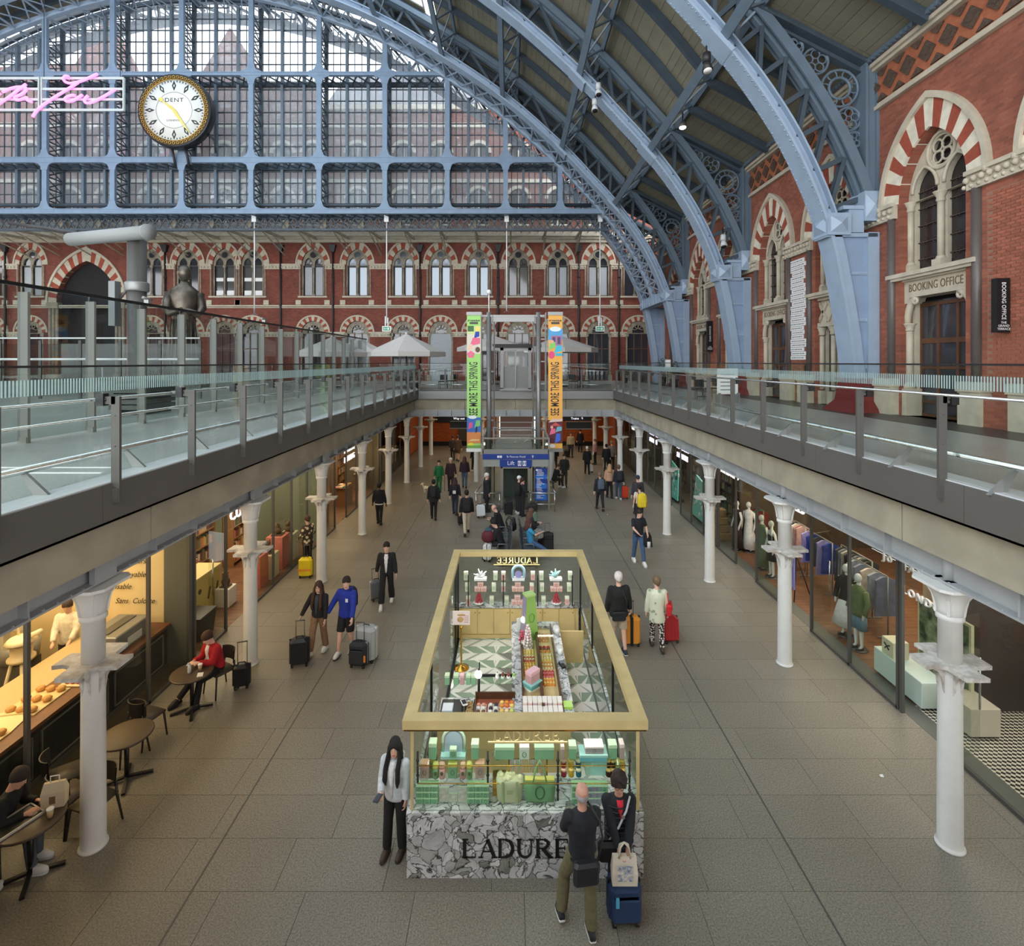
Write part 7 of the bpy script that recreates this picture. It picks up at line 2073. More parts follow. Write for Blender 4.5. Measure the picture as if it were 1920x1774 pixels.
shelfunit(-9.6,16.3,1.5,2.4,5,'bookcase of red goods deeper in the gift shop',BK,1)
shelfunit(-11.8,14.6,2.6,1.5,3,'low shelf of small goods at the back of the gift shop',BK,1)
item('gift_table','wooden trestle table stacked with notebooks in the gift shop','table',(-9.6,15.0,0),[('top',MB().bx(-.4,.4,-.8,.8,.78,.82),M['wood']),('lower_shelf',MB().bx(-.38,.38,-.75,.75,.3,.33),M['wood'])]+[('leg',MB().bx(a-.03,a+.03,c-.03,c+.03,0,.78),M['blackm']) for a in (-.36,.36) for c in (-.75,.75)]+[('notebook_stack',MB().bx(-.3+.22*(k % 3),-.12+.22*(k % 3),-.7+.35*(k//3),-.45+.35*(k//3),.82,.88+.03*(k % 4)),BK[k % 10]) for k in range(12)])
for k,(x,y,w,h,c,lb) in enumerate(((-7.75,16.0,.5,.95,(206,110,96),'salmon pink display plinth inside the gift shop window'),(-7.7,16.65,.5,.75,(222,206,170),'low cream display plinth beside the salmon one'),(-7.75,17.5,.55,1.05,(206,120,104),'second salmon plinth farther along the window'),(-7.7,18.2,.5,.9,(214,206,176),'tall cream plinth at the end of the gift shop window'),(-8.0,14.75,.4,.5,(236,230,216),'white cube plinth by the open shop door'))):
 p=thing('display_plinth',lb,'plinth',(x,y,0),0,'display plinths in the gift shop')
 MB().cbox((0,0,0),(w,w*1.05,h),.01).build('body',C(*c,.5),p);MB().bx(-w*.3,w*.3,-w*.3,w*.3,h,h+.04).build('top_pad',C(90,70,56),p)
 q=thing('toy_animal','dark soft toy sitting on the %s' % ('salmon plinth','low cream plinth','second salmon plinth','tall cream plinth','white cube')[k],'toy',(x,y,h+.04),k,'toys on the plinths')
 MB().ball((0,0,.1),.12,10,6).build('body',C(96,76,56,.9),q);MB().ball((.02,.02,.26),.085,10,6).ball((-.05,.02,.34),.03,6,4).ball((.08,.02,.34),.03,6,4).build('head',C(110,88,64,.9),q)
# --- bookshop and far left shops
for k,y in enumerate((21.2,22.8,24.4,26.0,27.6)):
 shelfunit(-9.3 if k % 2 else -8.9,y,1.3,2.6,6,'golden-lit bookcase in the bookshop, %s from the near end' % ORD[k],BK,1)
for k,y in enumerate((21.9,25.2,28.2)):
 item('book_table','table of books inside the bookshop window, %s from the near end' % ORD[k],'table',(-8.0,y,0),[('top',MB().bx(-.35,.35,-.5,.5,.8,.85),M['wood']),('body',MB().bx(-.28,.28,-.4,.4,0,.8),C(140,96,56,.6))]+[('book',MB().bx(-.3+.2*(q % 3),-.13+.2*(q % 3),-.45+.3*(q//3),-.2+.3*(q//3),.85,.89+.02*(q % 3)),BK[(q+k) % 10]) for q in range(9)])
for k,y in enumerate((30.5,33.0,35.5)):
 item('sales_desk','pale wooden display desk in the far left shop, %s' % ('near one','middle one','far one')[k],'desk',(-8.3,y,0),[('body',MB().bx(-.4,.4,-.7,.7,0,1.0),C(160,140,100,.6)),('top',MB().bx(-.45,.45,-.75,.75,1.0,1.06),C(214,170,100,.5))])
# --- fragrance shop, right
item('gift_plinth','long pale mint display plinth inside the fragrance window','plinth',(8.25,10.9,0),[('body',MB().cbox((0,0,.05),(.5,1.35,.5),.01),C(214,232,220,.5)),('base',MB().bx(-.2,.2,-.6,.6,0,.05),M['dark'])])
item('gift_plinth','beige cube plinth at the near end of the fragrance window','plinth',(8.55,9.75,0),[('body',MB().cbox((0,0,.05),(.55,.6,.5),.01),C(206,196,176,.5)),('base',MB().bx(-.2,.2,-.25,.25,0,.05),M['dark'])])
item('gift_cube','cream gift box with black bow on the mint plinth','box',(8.2,11.2,.55),[('body',MB().cbox((0,0,0),(.34,.34,.34),.008),C(226,222,190,.5)),('bow',MB().tube([(-.18,-.08,.24),(-.185,0,.2),(-.18,.08,.24)],.014,5).tube([(-.18,-.06,.14),(-.185,0,.2),(-.18,.06,.13)],.014,5),M['black'])])
item('photo_panel','large framed garden photograph standing behind the mint plinth','picture',(8.75,10.6,.3),[('frame',MB().bx(-.03,.03,-.65,.65,0,1.5),C(206,206,170,.5)),('print',MB().bx(-.04,-.03,-.6,.6,.05,1.45),mat('garden_print',(52,66,44),.5,col2=(150,166,130),scale=5,detail=8)),('figure_field',MB().bx(-.045,-.04,-.35,.3,.35,.6),mat('pale_print',(110,120,100),.5,col2=(220,226,226),scale=12)),('foot',MB().bx(-.15,.15,-.6,-.5,-.3,0).bx(-.15,.15,.5,.6,-.3,0),M['steeld'])])
item('perfume_table','small white console with boxes inside the fragrance door','table',(10.2,9.0,0),[('top',MB().bx(-.35,.35,-.35,.35,.75,.8),M['whitep']),('box',MB().bx(-.25,.05,-.2,.2,.8,.95),C(206,196,160)),('drawer',MB().bx(-.3,.3,-.3,.3,.6,.75),C(70,56,46))]+[('leg',MB().bx(a-.02,a+.02,c-.02,c+.02,0,.75),M['steel']) for a in (-.3,.3) for c in (-.3,.3)])
item('white_counter','white overhanging counter deep in the fragrance shop','counter',(12.2,9.6,0),[('body',MB().bx(-.7,.7,-1.2,.5,.0,.95),M['black']),('top',MB().bx(-.8,.8,-1.3,.6,.95,1.45),C(236,232,214,.5))])
item('notice_card','white notice card stuck low on the fragrance window','notice',(7.58,7.35,.35),[('card',MB().bx(-.004,.004,-.16,.16,0,.45),M['whitep']),('print_line',MB().bx(-.006,-.004,-.1,.1,.3,.32).bx(-.006,-.004,-.1,.08,.25,.265).bx(-.006,-.004,-.1,.1,.2,.215),C(150,154,150))])
item('glossy_bag','black glossy bag at the right edge behind the fragrance window','bag',(8.35,7.9,0),[('body',MB().cbox((0,0,0),(.5,.55,.35),.05),C(20,20,22,.15)),('handle',MB().tube([(-.25,-.1,.2),(-.36,-.1,.3),(-.36,.15,.3),(-.25,.15,.2)],.02,6),M['chrome']),('label',MB().bx(-.256,-.25,.0,.2,.05,.2),C(150,170,176))])
# --- dress shop
def mannequin(x,y,rz,label,top,bottom,kind,shoes=(40,36,34)):
 t=thing('mannequin',label,'mannequin',(x,y,0),rz,'mannequins in the dress shop window')
 wm=C(222,226,222,.35)
 b=MB()
 b.ball((0,.02,1.68),.085,12,8,sz=1.3);b.tube([(0,0,1.42),(0,0,1.6)],.045,8)
 b.loft([[(rx*math.cos(q*PI/6),ry*math.sin(q*PI/6),z) for q in range(12)] for rx,ry,z in ((.15,.1,.92),(.12,.085,1.1),(.15,.1,1.3),(.17,.08,1.42),(.06,.05,1.5))])
 for s in (-1,1):
  b.tube([(s*.17,0,1.42),(s*.24,-.02,1.15),(s*.23,.08,.88),(s*.23,.1,.78)],[.045,.038,.03,.02],8)
  b.tube([(s*.08,0,.95),(s*.085,.01,.5),(s*.085,-.01,.1),(s*.085,.06,.04)],[.08,.05,.035,.03],8)
 b.build('body',wm,t)
 for s in (-1,1):MB().loft([[(s*.085+rx*math.cos(q*PI/4),.05+.11*math.sin(q*PI/4),z) for q in range(8)] for rx,z in ((.045,0),(.045,.04),(.035,.06))]).build('shoe',C(*shoes,.5),t)
 def garment(n,rings,col):
  MB().loft([[(rx*math.cos(q*PI/8)*(1+.03*math.sin(q*3)),ry*math.sin(q*PI/8)*(1+.04*math.cos(q*3)),z) for q in range(16)] for rx,ry,z in rings]).build(n,C(*col,.85,var=.1,scale=9),t)
 if kind=='gown':garment('dress',((.24,.19,.12),(.19,.15,.6),(.16,.12,.95),(.135,.1,1.1),(.165,.115,1.3),(.19,.09,1.42),(.09,.07,1.49)),top)
 elif kind=='dress':garment('dress',((.2,.16,.55),(.175,.13,.85),(.135,.1,1.1),(.16,.115,1.28),(.15,.09,1.36)),top)
 else:
  garment('top',((.2,.15,.82),(.19,.13,.95),(.145,.11,1.1),(.18,.125,1.3),(.2,.1,1.43),(.07,.06,1.52)),top)
  for s in (-1,1):MB().tube([(s*.18,0,1.42),(s*.25,-.02,1.15),(s*.24,.08,.9)],[.07,.06,.055],8).build('sleeve',C(*top,.85,var=.1,scale=9),t)
  if kind=='shorts':
   for s in (-1,1):MB().tube([(s*.08,0,.9),(s*.10,0,.5)],[.11,.12],10).build('trouser_leg',C(*bottom,.85),t)
  else:garment('skirt',((.34,.28,.3),(.24,.2,.7),(.15,.11,1.0)),bottom)
 MB().lathe([(.2,0),(.2,.015)],n=16).build('base',M['steeld'],t)
mannequin(8.25,12.45,1.7,'mannequin in green belted blouse and denim shorts nearest the door',(104,118,76),(110,140,156),'shorts')
mannequin(8.35,13.05,2.0,'mannequin in black top and full white skirt behind the green one',(34,30,30),(236,236,232),'skirt')
mannequin(8.25,16.6,1.6,'mannequin in short black dress at the second window',(32,32,36),(0,0,0),'dress')
mannequin(8.25,17.25,1.9,'mannequin in long green coat behind the short black dress',(96,112,84),(0,0,0),'gown')
mannequin(8.2,19.0,1.7,'mannequin in long dark brown gown at the third window',(46,34,30),(0,0,0),'gown')
mannequin(8.55,18.85,2.2,'pale mannequin in white gown half behind the dark gown',(226,226,222),(0,0,0),'gown')
def clothes_rail(x,y,n,label,cols,L=1.3):
 t=thing('clothes_rail',label,'rail',(x,y,0))
 MB().rod((0,-L/2,1.5),(0,L/2,1.5),.018).rod((0,-L/2,0),(0,-L/2,1.5),.018).rod((0,L/2,0),(0,L/2,1.5),.018).bx(-.25,.25,-L/2-.02,-L/2+.02,0,.03).bx(-.25,.25,L/2-.02,L/2+.02,0,.03).build('rail',M['steel'],t)
 for k in range(n):
  y_=-L/2+.1+k*(L-.2)/max(1,n-1);c=cols[k % len(cols)];h=random.uniform(.7,1.05)
  MB().loft([[(w*sx,y_+.03*sy,z) for sx,sy in ((-1,-1),(1,-1),(1,1),(-1,1))] for w,z in ((.26,1.45-h),(.22,1.2),(.24,1.38),(.08,1.46))],smooth=False).build('garment',C(*c,.9,var=.15,scale=8),t)
clothes_rail(9.6,14.6,9,'rail of dark coats and pale scarves behind the green mannequin',((60,62,64),(40,42,44),(150,150,140),(110,116,130)))
clothes_rail(9.3,13.6,5,'rail of blue grey dresses beside the coats',((120,128,150),(150,156,170),(206,196,186)))
clothes_rail(9.5,17.6,8,'rail of pink and white tops at the second window',((206,170,164),(190,150,146),(226,222,216),(60,56,58)))
clothes_rail(9.4,16.0,5,'rail with bright blue and violet garments',((40,60,150),(150,146,206),(60,60,70)))
clothes_rail(9.0,19.9-.9+.0,3,'short rail with red and green clothes at the third window',((130,50,40),(70,140,110),(100,40,36)),.6)
item('poster_easel','lilac poster leaning on an easel at the dress shop door','poster',(8.1,15.1,0),[('poster',MB().bx(-.02,.02,-.25,.25,.35,1.25),C(150,146,220,.5)),('easel',MB().rod((.0,-.22,0),(.1,-.02,1.3),.015).rod((0,.22,0),(.1,.02,1.3),.015).rod((.5,0,0),(.1,0,1.25),.015),M['blackm'])],-.3)
item('door_post','pale wooden door jamb inside the dress shop','post',(9.6,12.1,0),[('post',MB().bx(-.06,.06,-.06,.06,0,3.2),C(190,170,140,.6)),('plate',MB().bx(-.07,-.06,-.04,.04,1.0,1.3),M['steel'])])
# --- grocer: turquoise boards and shelves
for k,(y,lb) in enumerate(((22.4,'turquoise leaning board with silver roundels, nearest one'),(26.2,'turquoise leaning board with silver roundels, second one'))):
 p=thing('turquoise_board',lb,'display board',(8.05,y,.1),0,'turquoise boards of the grocer')
 MB().plate([[(-.9,0),(.9,0),(.9,1.7),(-.5,1.45)]],lambda u,v,d:(d+.12*v,u,v),-.03,.03).build('panel',C(110,196,176,.4),p)
 for q in range(22):
  u,v=random.uniform(-.75,.8),random.uniform(.12,1.3);r=random.uniform(.05,.11)
  MB().ball((-.05+.12*v,u,v),r,8,6,sx=.4).build('roundel',C(*random.choice(((206,214,212),(70,100,96),(226,230,226),(140,170,150))),.3),p)
 MB().bx(.0,.35,-.8,.8,-.1,0).build('foot',M['dark'],p)
for k,y in enumerate((20.5,22.2,24.2,25.8,27.8,29.4)):
 shelfunit(9.1,y,1.3,2.6,6,'dim grocer shelf of tins and hampers, %s from the near end' % ORD[k],[C(*c,.6) for c in ((90,70,50),(120,96,60),(60,52,44),(110,130,116),(150,120,80),(80,40,36))],-1,'grocer_shelf',frame=C(66,54,42,.6))
item('hamper_stack','stack of wicker hampers inside the grocer window corner','hampers',(8.15,20.3,0),[('hamper',MB().cbox((.0,.04*k,.28*k),(.5-.05*k,.6-.07*k,.26),.02),C(150,120,76,.8,var=.3,scale=40)) for k in range(4)])
for k,y in enumerate((31.8,34.2,36.6)):
 item('display_case','dark display case in the far right shop, %s' % ('near one','middle one','far one')[k],'case',(8.4,y,0),[('body',MB().bx(-.4,.4,-.8,.8,0,1.9),C(80,70,56,.6)),('pale_shelf',MB().bx(-.42,-.4,-.7,.7,1.0,1.7),C(150,140,110,.5))])  # pale panel on the front of each dark case
# --- tables and chairs before the bakery
def bistro_table(x,y,label):
 t=thing('bistro_table',label,'table',(x,y,0),0,'bistro tables by the bakery')
 MB().lathe([(.37,.72),(.38,.73),(.38,.75),(.36,.755)],n=24).build('table_top',C(74,60,46,.4),t)
 MB().rod((0,0,.03),(0,0,.72),.035,10).build('pedestal',M['black'],t)
 for k in range(4):q=k*PI/2+.5;MB().beam((0,0,.06),(.36*math.cos(q),.36*math.sin(q),.02),.05,.035).build('foot',M['black'],t)
 return t
def bistro_chair(x,y,rz,label):
 t=thing('bistro_chair',label,'chair',(x,y,0),rz,'bistro chairs by the bakery')
 m=C(44,40,36,.5)
 MB().loft([[(.21*c*w,.21*s*w,z) for c,s in ((-1,-1),(0,-1.06),(1,-1),(1.04,0),(1,1),(0,1.04),(-1,1),(-1.04,0))] for w,z in ((.96,.43),(1,.445),(.98,.465))]).build('seat',C(64,56,46,.5),t)
 b=MB();n=8
 o=[(.215*math.sin(-1.1+2.2*k/n),-.24*math.cos(-.9+1.8*k/n)) for k in range(n+1)]
 for k in range(n):b.add([(o[k][0],o[k][1],.56),(o[k+1][0],o[k+1][1],.56),(o[k+1][0]*1.05,o[k+1][1]*1.12,.82),(o[k][0]*1.05,o[k][1]*1.12,.82),(o[k][0],o[k][1]-.015,.56),(o[k+1][0],o[k+1][1]-.015,.56),(o[k+1][0]*1.05,o[k+1][1]*1.12-.015,.82),(o[k][0]*1.05,o[k][1]*1.12-.015,.82)],[(0,1,2,3),(7,6,5,4),(3,2,6,7),(0,4,5,1)])
 b.build('backrest',m,t)
 for sx in (-1,1):
  MB().tube([(sx*.22,.22,0),(sx*.19,.18,.44)],[.014,.02],8).build('leg',m,t);MB().tube([(sx*.22,-.26,0),(sx*.19,-.19,.44),(sx*.17,-.2,.6)],[.014,.02,.018],8).build('leg',m,t)
 return t
bt=FL(348,1352);bistro_table(-6.22,10.25,'round dark bistro table with the drinks of the person in red')
bistro_table(-6.25,8.55,'round dark bistro table behind the nearest left column')
bistro_table(-6.35,6.95,'round dark bistro table nearest the camera with tray and paper bag')
bistro_chair(-6.55,9.45,-.3,'empty bistro chair before the table of the person in red')
bistro_chair(-6.0,10.85,2.6,'bistro chair under the person in the red jacket')
bistro_chair(-6.62,9.05,2.7,'bistro chair half behind the nearest left column, by the counter')
bistro_chair(-6.5,7.75,-.2,'bistro chair turned to the middle table near the column')
bistro_chair(-6.9,8.1,-.9,'bistro chair pushed to the bakery glass')
bistro_chair(-6.05,7.62,2.9,'bistro chair with its back to the nearest left column')
def cup(x,y,z,label):item('paper_cup',label,'cup',(x,y,z),[('cup',MB().lathe([(.03,0),(.04,.1)],n=12),C(196,170,130,.6)),('lid',MB().lathe([(.043,.1),(.043,.115),(.036,.12)],n=12),M['whitep'])],0,'paper cups')
cup(-6.1,10.32,.755,'white-lidded paper cup on the table of the person in red');cup(-6.12,6.98,.755,'white-lidded paper cup by the paper bag, nearest table')
item('water_bottle','small clear water bottle beside the cup','bottle',(-6.25,10.22,.755),[('body',MB().lathe([(.03,0),(.032,.02),(.032,.12),(.012,.16)],n=10),C(206,214,216,.15)),('cap',MB().lathe([(.014,.16),(.014,.18)],n=8),C(150,170,200,.4))])
item('napkin','white folded napkin on the table of the person in red','napkin',(-6.0,10.15,.755),[('sheet',MB().bx(-.05,.05,-.07,.07,0,.006),M['whitep']),('fold',MB().bx(-.05,.0,-.07,.07,.006,.012),M['whitep'])],.4)
item('paper_bag','cream paper carrier bag with handle on the nearest table','bag',(-6.22,7.17,.755),[('body',MB().loft([[(-.13,-.06,0),(.13,-.06,0),(.13,.06,0),(-.13,.06,0)],[(-.14,-.06,.2),(.14,-.06,.2),(.14,.06,.2),(-.14,.06,.2)],[(-.12,-.02,.32),(.12,-.02,.32),(.12,.02,.32),(-.12,.02,.32)]],smooth=False),C(206,190,160,.8)),('handle',MB().tube([(-.05,0,.32),(-.05,.0,.4),(.05,0,.4),(.05,0,.32)],.008,6),M['whitep']),('print',MB().bx(-.04,.03,-.062,-.06,.06,.16),C(120,90,64))],.3)
item('serving_tray','dark tray with pale rim on the nearest table','tray',(-6.5,6.88,.755),[('tray',MB().bx(-.16,.16,-.24,.24,0,.015),M['black']),('rim',MB().bx(-.17,-.155,-.25,.25,0,.03).bx(.155,.17,-.25,.25,0,.03).bx(-.17,.17,.24,.255,0,.03),C(200,196,186,.4)),('card',MB().bx(-.05,.0,.1,.18,.015,.02),M['whitep'])],-.4)
# ---------------------------------------------------------------- people: one continuous skin body each; clothes, hair and shoes are parts
def ik(a,t,l1,l2,pole):
 a,t,pole=Vector(a),Vector(t),Vector(pole)
 d=t-a;L=min(max(d.length,.05),(l1+l2)*.999)
 d.normalize();e=a+d*L
 k=(l1*l1-l2*l2+L*L)/(2*L);h=math.sqrt(max(l1*l1-k*k,0))
 p=pole-d*pole.dot(d)
 if p.length<1e-4:p=Vector((0,1,0))
 p.normalize()
 return a+d*k+p*h,e
def remesh(o,vox,sm=3):
 m=o.modifiers.new('skin','REMESH');m.mode='VOXEL';m.voxel_size=vox;m.use_smooth_shade=True
 if sm:
  s=o.modifiers.new('soften','SMOOTH');s.factor=.5;s.iterations=sm
SKIN={}
def skinmat(c):
 if c not in SKIN:SKIN[c]=mat('skin_%d_%d_%d' % c,c,.55,var=.05,scale=10)
 return SKIN[c]
PALE,TAN,BRN,DRK=(226,180,158),(206,156,130),(150,104,80),(92,62,48)
def person(label,X,Y,h,face,top=(30,30,32),legs=(28,28,32),shoes=(30,28,28),skin=PALE,hair=(44,30,24),hs='short',tl=.90,sleeve=1.0,
   lg='long',feet=None,hands=None,lean=0.0,hy=0.0,hp=.0,sit=None,near=0,wide=1.0,inner=None,topmat=None,legmat=None,bulk=1.0,hood=False,glasses=False,sole=None,z0=0.0,group=None,elbow=None,inner_full=True,collar=None,hem=None,poles=None):
 """X,Y: where the figure stands; face: heading in degrees, 0 = away from the camera, 180 = towards it; near: 0 small, 1 middle, 2 large in the photo"""
 s=h/1.75
 t=thing('person',label,'person',(X,Y,z0),math.radians(face),group)
 vox=(.021,.012,.0075)[near]
 sk=skinmat(skin)
 pz=.94 if sit is None else sit+.11
 dz=pz-.94
 def sp(z):return Vector((0,lean*(z-.94)*1.0,z+dz))     # spine point at nominal height z
 sh={-1:sp(1.42)+Vector((-.18,0,0)),1:sp(1.42)+Vector((.18,0,0))}
 hip={-1:Vector((-.088,0,pz)),1:Vector((.088,0,pz))}
 feet=feet or ((-.10,.02,0),(.10,-.02,0))
 hands=hands or ((-.27,.04,.80),(.27,.04,.80))
 J={}
 for i,q in enumerate((-1,1)):
  f=Vector(feet[i])
  an=f+Vector((0,0,.085))
  pole=Vector((0,1,.15)) if poles is None else Vector(poles[i])
  kn,an=ik(hip[q],an,.43,.425,pole)
  J['k',q],J['a',q]=kn,an
  hd=Vector(hands[i])
  el,wr=ik(sh[q],hd,.285,.255,Vector(elbow[i]) if elbow else Vector((q*.5,-1,-.3)))
  J['e',q],J['w',q]=el,wr
 def el_ring(c,rx,ry,n=14,tilt=0.0):
  return [(c[0]+rx*math.cos(2*PI*k/n),c[1]+ry*math.sin(2*PI*k/n),c[2]+tilt*math.sin(2*PI*k/n)) for k in range(n)]
 head=sp(1.625)+Vector((0,.025+lean*.03,-.0))
 Rh=Matrix.Rotation(hy,3,'Z') @ Matrix.Rotation(hp,3,'X')
 npv=sp(1.52)
 def H(p):
  return npv +Rh @ (Vector(p)*1.07+Vector((0,.02,.115)))
 def sc(b):b.v=[(x*s,y*s,z*s) for x,y,z in b.v];return b
 HR=((-.118,.022,.070,.035),(-.105,.040,.080,.0),(-.085,.052,.086,-.03),(-.05,.062,.088,-.065),(-.015,.068,.088,-.085),(.02,.072,.090,-.095),(.055,.072,.084,-.098),(.085,.062,.066,-.085),(.105,.044,.042,-.062),(.117,.018,.012,-.03))
 # --- skin
 b=MB()
 b.loft([[H((rx*math.cos(2*PI*k/14),(f+c)/2+(f-c)/2*math.sin(2*PI*k/14),z)) for k in range(14)] for z,rx,f,c in HR])
 b.loft([[H(p) for p in ring] for ring in ([(-.012,.084,.02),(.012,.084,.02),(0,.098,.018)],[(-.018,.080,-.022),(.018,.080,-.022),(0,.116,-.028)],[(-.014,.08,-.036),(.014,.08,-.036),(0,.098,-.038)])])
 for q in (-1,1):b.loft([[H((q*(.066+dx),y,z)) for y,z in ((-.02,-.03),(.005,-.03),(.012,.0),(.002,.028),(-.022,.022))] for dx in (0,.012)])
 b.tube([H((0,-.02,-.05)),H((0,-.015,-.10)),sp(1.45)],[.054,.053,.062],12)
 b.loft([el_ring(sp(z),rx,ry) for z,rx,ry in ((.88,.13,.095),(.98,.14,.10),(1.10,.12,.088),(1.27,.15,.10),(1.39,.16,.085),(1.44,.10,.065),(1.47,.06,.055))])
 for q in (-1,1):
  b.tube([sh[q]+Vector((-q*.03,0,-.03)),sh[q].lerp(J['e',q],.5),J['e',q]],[.046,.042,.037],10);b.ball(J['e',q],.037,8,6);b.tube([J['e',q],J['e',q].lerp(J['w',q],.5),J['w',q]],[.037,.035,.026],10)
  kn,an=J['k',q],J['a',q]
  b.tube([hip[q],hip[q].lerp(kn,.5),kn,kn.lerp(an,.35),an],[.085,.074,.054,.052,.036],10)
  b.tube([an,an+Vector((0,.05,-.045)),an+Vector((0,.13,-.062))],[.036,.036,.026],8)
  # hand: palm, four fingers, thumb
  d=(J['w',q]-J['e',q]).normalized()
  side=Vector((q,0,0))-d*d.x*q
  if side.length<.2:side=Vector((0,0,1))-d*d.z
  side.normalize();nrm_=d.cross(side)*q
  w=J['w',q]
  if near<1:b.loft([[w+d*l+side*(a*ww)+nrm_*(c*.014) for a,c in ((-1,-1),(1,-1),(1,1),(-1,1))] for l,ww in ((-.01,.022),(.05,.04),(.10,.038),(.16,.016))]);b.tube([w+d*.03-side*-.0+Vector((0,.03,0)),w+d*.09+Vector((0,.05,0))],[.014,.009],6)
  else:
   fwd=Vector((0,1,0))-d*d.y
   if fwd.length<.3:fwd=Vector((-q,0,0))-d*d.x*-q
   fwd.normalize();pn=d.cross(fwd).normalized()
   if pn.x*q>0:pn=-pn                     # towards the body: the fingers curl this way
   b.loft([[w+d*l+fwd*(a*ww)+pn*(c*tt) for a,c in ((-1,-.6),(-.6,-1),(.6,-1),(1,-.6),(1,.6),(.6,1),(-.6,1),(-1,.6))] for l,ww,tt in ((-.015,.026,.020),(.03,.036,.016),(.085,.042,.014),(.095,.036,.010))])
   for k,L in enumerate((.060,.075,.080,.070)):
    o=fwd*(-.031+.0205*k);p0=w+d*.085+o
    p1=p0+d*L*.45+pn*.006;p2=p1+d*L*.30+pn*.022;p3=p2+d*L*.12+pn*.024
    b.tube([p0-d*.02,p0,p1,p2,p3],[.0085,.0092,.0088,.008,.006],7)
   p0=w+d*.025+fwd*.030;b.tube([p0-fwd*.01,p0+d*.025+fwd*.022+pn*.006,p0+d*.052+fwd*.026+pn*.018],[.012,.0105,.0085],7)
 o=sc(b).build('body',sk,t);remesh(o,vox*s if near<2 else .0065,2 if near==2 else 1)
 # --- top
 rgb=lambda c,**k:C(*c,.85,var=.12,scale=14,**k)
 tm=topmat or rgb(top)
 b=MB();B=bulk
 rings=[(tl-.01,.172*B,.125*B),(tl+.04,.178*B,.13*B),(1.08,.160*B,.120*B),(1.20,.172*B,.128*B),(1.30,.186*B,.130*B),(1.39,.186*B,.110*B),(1.44,.125*B,.085*B),(1.475,.068,.068)]
 if tl>1.0:rings=[(tl-.01,.165*B,.12*B)]+rings[3:]
 if hood:rings+=[(1.49,.085,.085),(1.50,.07,.07)]
 b.loft([el_ring(sp(z),rx,ry,16) for z,rx,ry in rings])
 for q in (-1,1):
  e,w=J['e',q],J['w',q]
  a0=sh[q]+Vector((-q*.04,0,.005))
  s0=sh[q]+Vector((-q*.012,0,-.022));b.ball(s0,.074*B,12,8)
  if sleeve>.6:
   b.tube([s0,s0.lerp(e,.5),e],[.074*B,.066*B,.060*B],12);b.ball(e,.061*B,10,8)
   b.tube([e,e.lerp(w,.5),e.lerp(w,.97)],[.060*B,.053*B,.045*B],12)
  else:b.tube([s0,s0.lerp(e,.4),s0.lerp(e,.75)],[.074*B,.071*B,.068*B],12)
 if hood:b.tube([sp(1.44)+Vector((-.10,-.04,.02)),sp(1.42)+Vector((-.06,-.12,.03)),sp(1.40)+Vector((0,-.14,.02)),sp(1.42)+Vector((.06,-.12,.03)),sp(1.44)+Vector((.10,-.04,.02))],[.035,.05,.055,.05,.035],8)
 o=sc(b).build('jacket' if sleeve>.6 else 'shirt',tm,t);remesh(o,max(vox,.009)*s,2)
 if inner:
  b=MB();n=[]
  for z,w,f in (((tl+.06,.02,.138),(1.1,.035,.132)) if inner_full else ())+((1.25,.05 if inner_full else .008,.140),(1.38,.06 if inner_full else .045,.125),(1.455,.05,.085)):
   c=sp(z);n.append([(c[0]-w,c[1]+f*B-.02,c[2]),(c[0]-w*.5,c[1]+f*B+.004,c[2]),(c[0]+w*.5,c[1]+f*B+.004,c[2]),(c[0]+w,c[1]+f*B-.02,c[2]),(c[0]+w*.6,c[1]+f*B-.05,c[2]),(c[0]-w*.6,c[1]+f*B-.05,c[2])])
  b.loft(n);sc(b).build('shirt',rgb(inner),t)
 if hem:
  b=MB();c=sp(tl-.03);b.loft([el_ring(sp(tl-.05),.166*B,.12*B,16),el_ring(sp(tl),.168*B,.122*B,16)]);sc(b).build('shirt_hem',rgb(hem),t)
 if collar:
  b=MB();b.tube([sp(1.475)+Vector((.072*math.cos(k*PI/6),.07*math.sin(k*PI/6),.015*math.sin(k*PI/6))) for k in range(12)],.026,7,closed=True);sc(b).build('scarf',rgb(collar),t)
 # --- legs
 lm=legmat or rgb(legs)
 if lg != 'bare':
  b=MB()
  b.loft([el_ring(Vector((0,0,pz-.08)),.125,.09,16),el_ring(Vector((0,-.01 if sit else 0,pz-.03)),.166,.122,16),el_ring(sp(1.0),.155,.115,16),el_ring(sp(1.06),.142,.108,16)])
  for q in (-1,1):
   kn,an=J['k',q],J['a',q]
   if lg=='short':b.tube([hip[q]+Vector((0,0,.03)),hip[q].lerp(kn,.5),hip[q].lerp(kn,.93)],[.10,.096,.092*wide],12)
   else:b.tube([hip[q]+Vector((0,0,.03)),hip[q].lerp(kn,.5),kn,kn.lerp(an,.4),kn.lerp(an,.94)],[.10,.090,.070*wide**.5,.066*wide,.060*wide],12)
  o=sc(b).build('trousers' if lg=='long' else 'shorts',lm,t);remesh(o,max(vox,.010)*s,2)
 # --- shoes
 for i,q in enumerate((-1,1)):
  a=J['a',q];f=a-Vector((0,0,.085))
  yw=-.35*q*0
  tip=0.0
  if f.z>.03:tip=min(.9,f.z*5)
  def S(y,x,z):
   yy,zz=y,z
   if tip:
    c,n_=math.cos(tip),math.sin(tip);y2,z2=y-.16,z;yy=.16+y2*c+z2*n_*-1*0+z2*n_;zz=-y2*n_+z2*c
    return Vector((f.x+x,f.y+yy,zz+max(0,0)))
   return Vector((f.x+x,f.y+yy,f.z+zz))
  b=MB()
  oL=[(-.075,.03),(-.06,.04),(0,.042),(.09,.048),(.15,.045),(.185,.03),(.195,.008)]
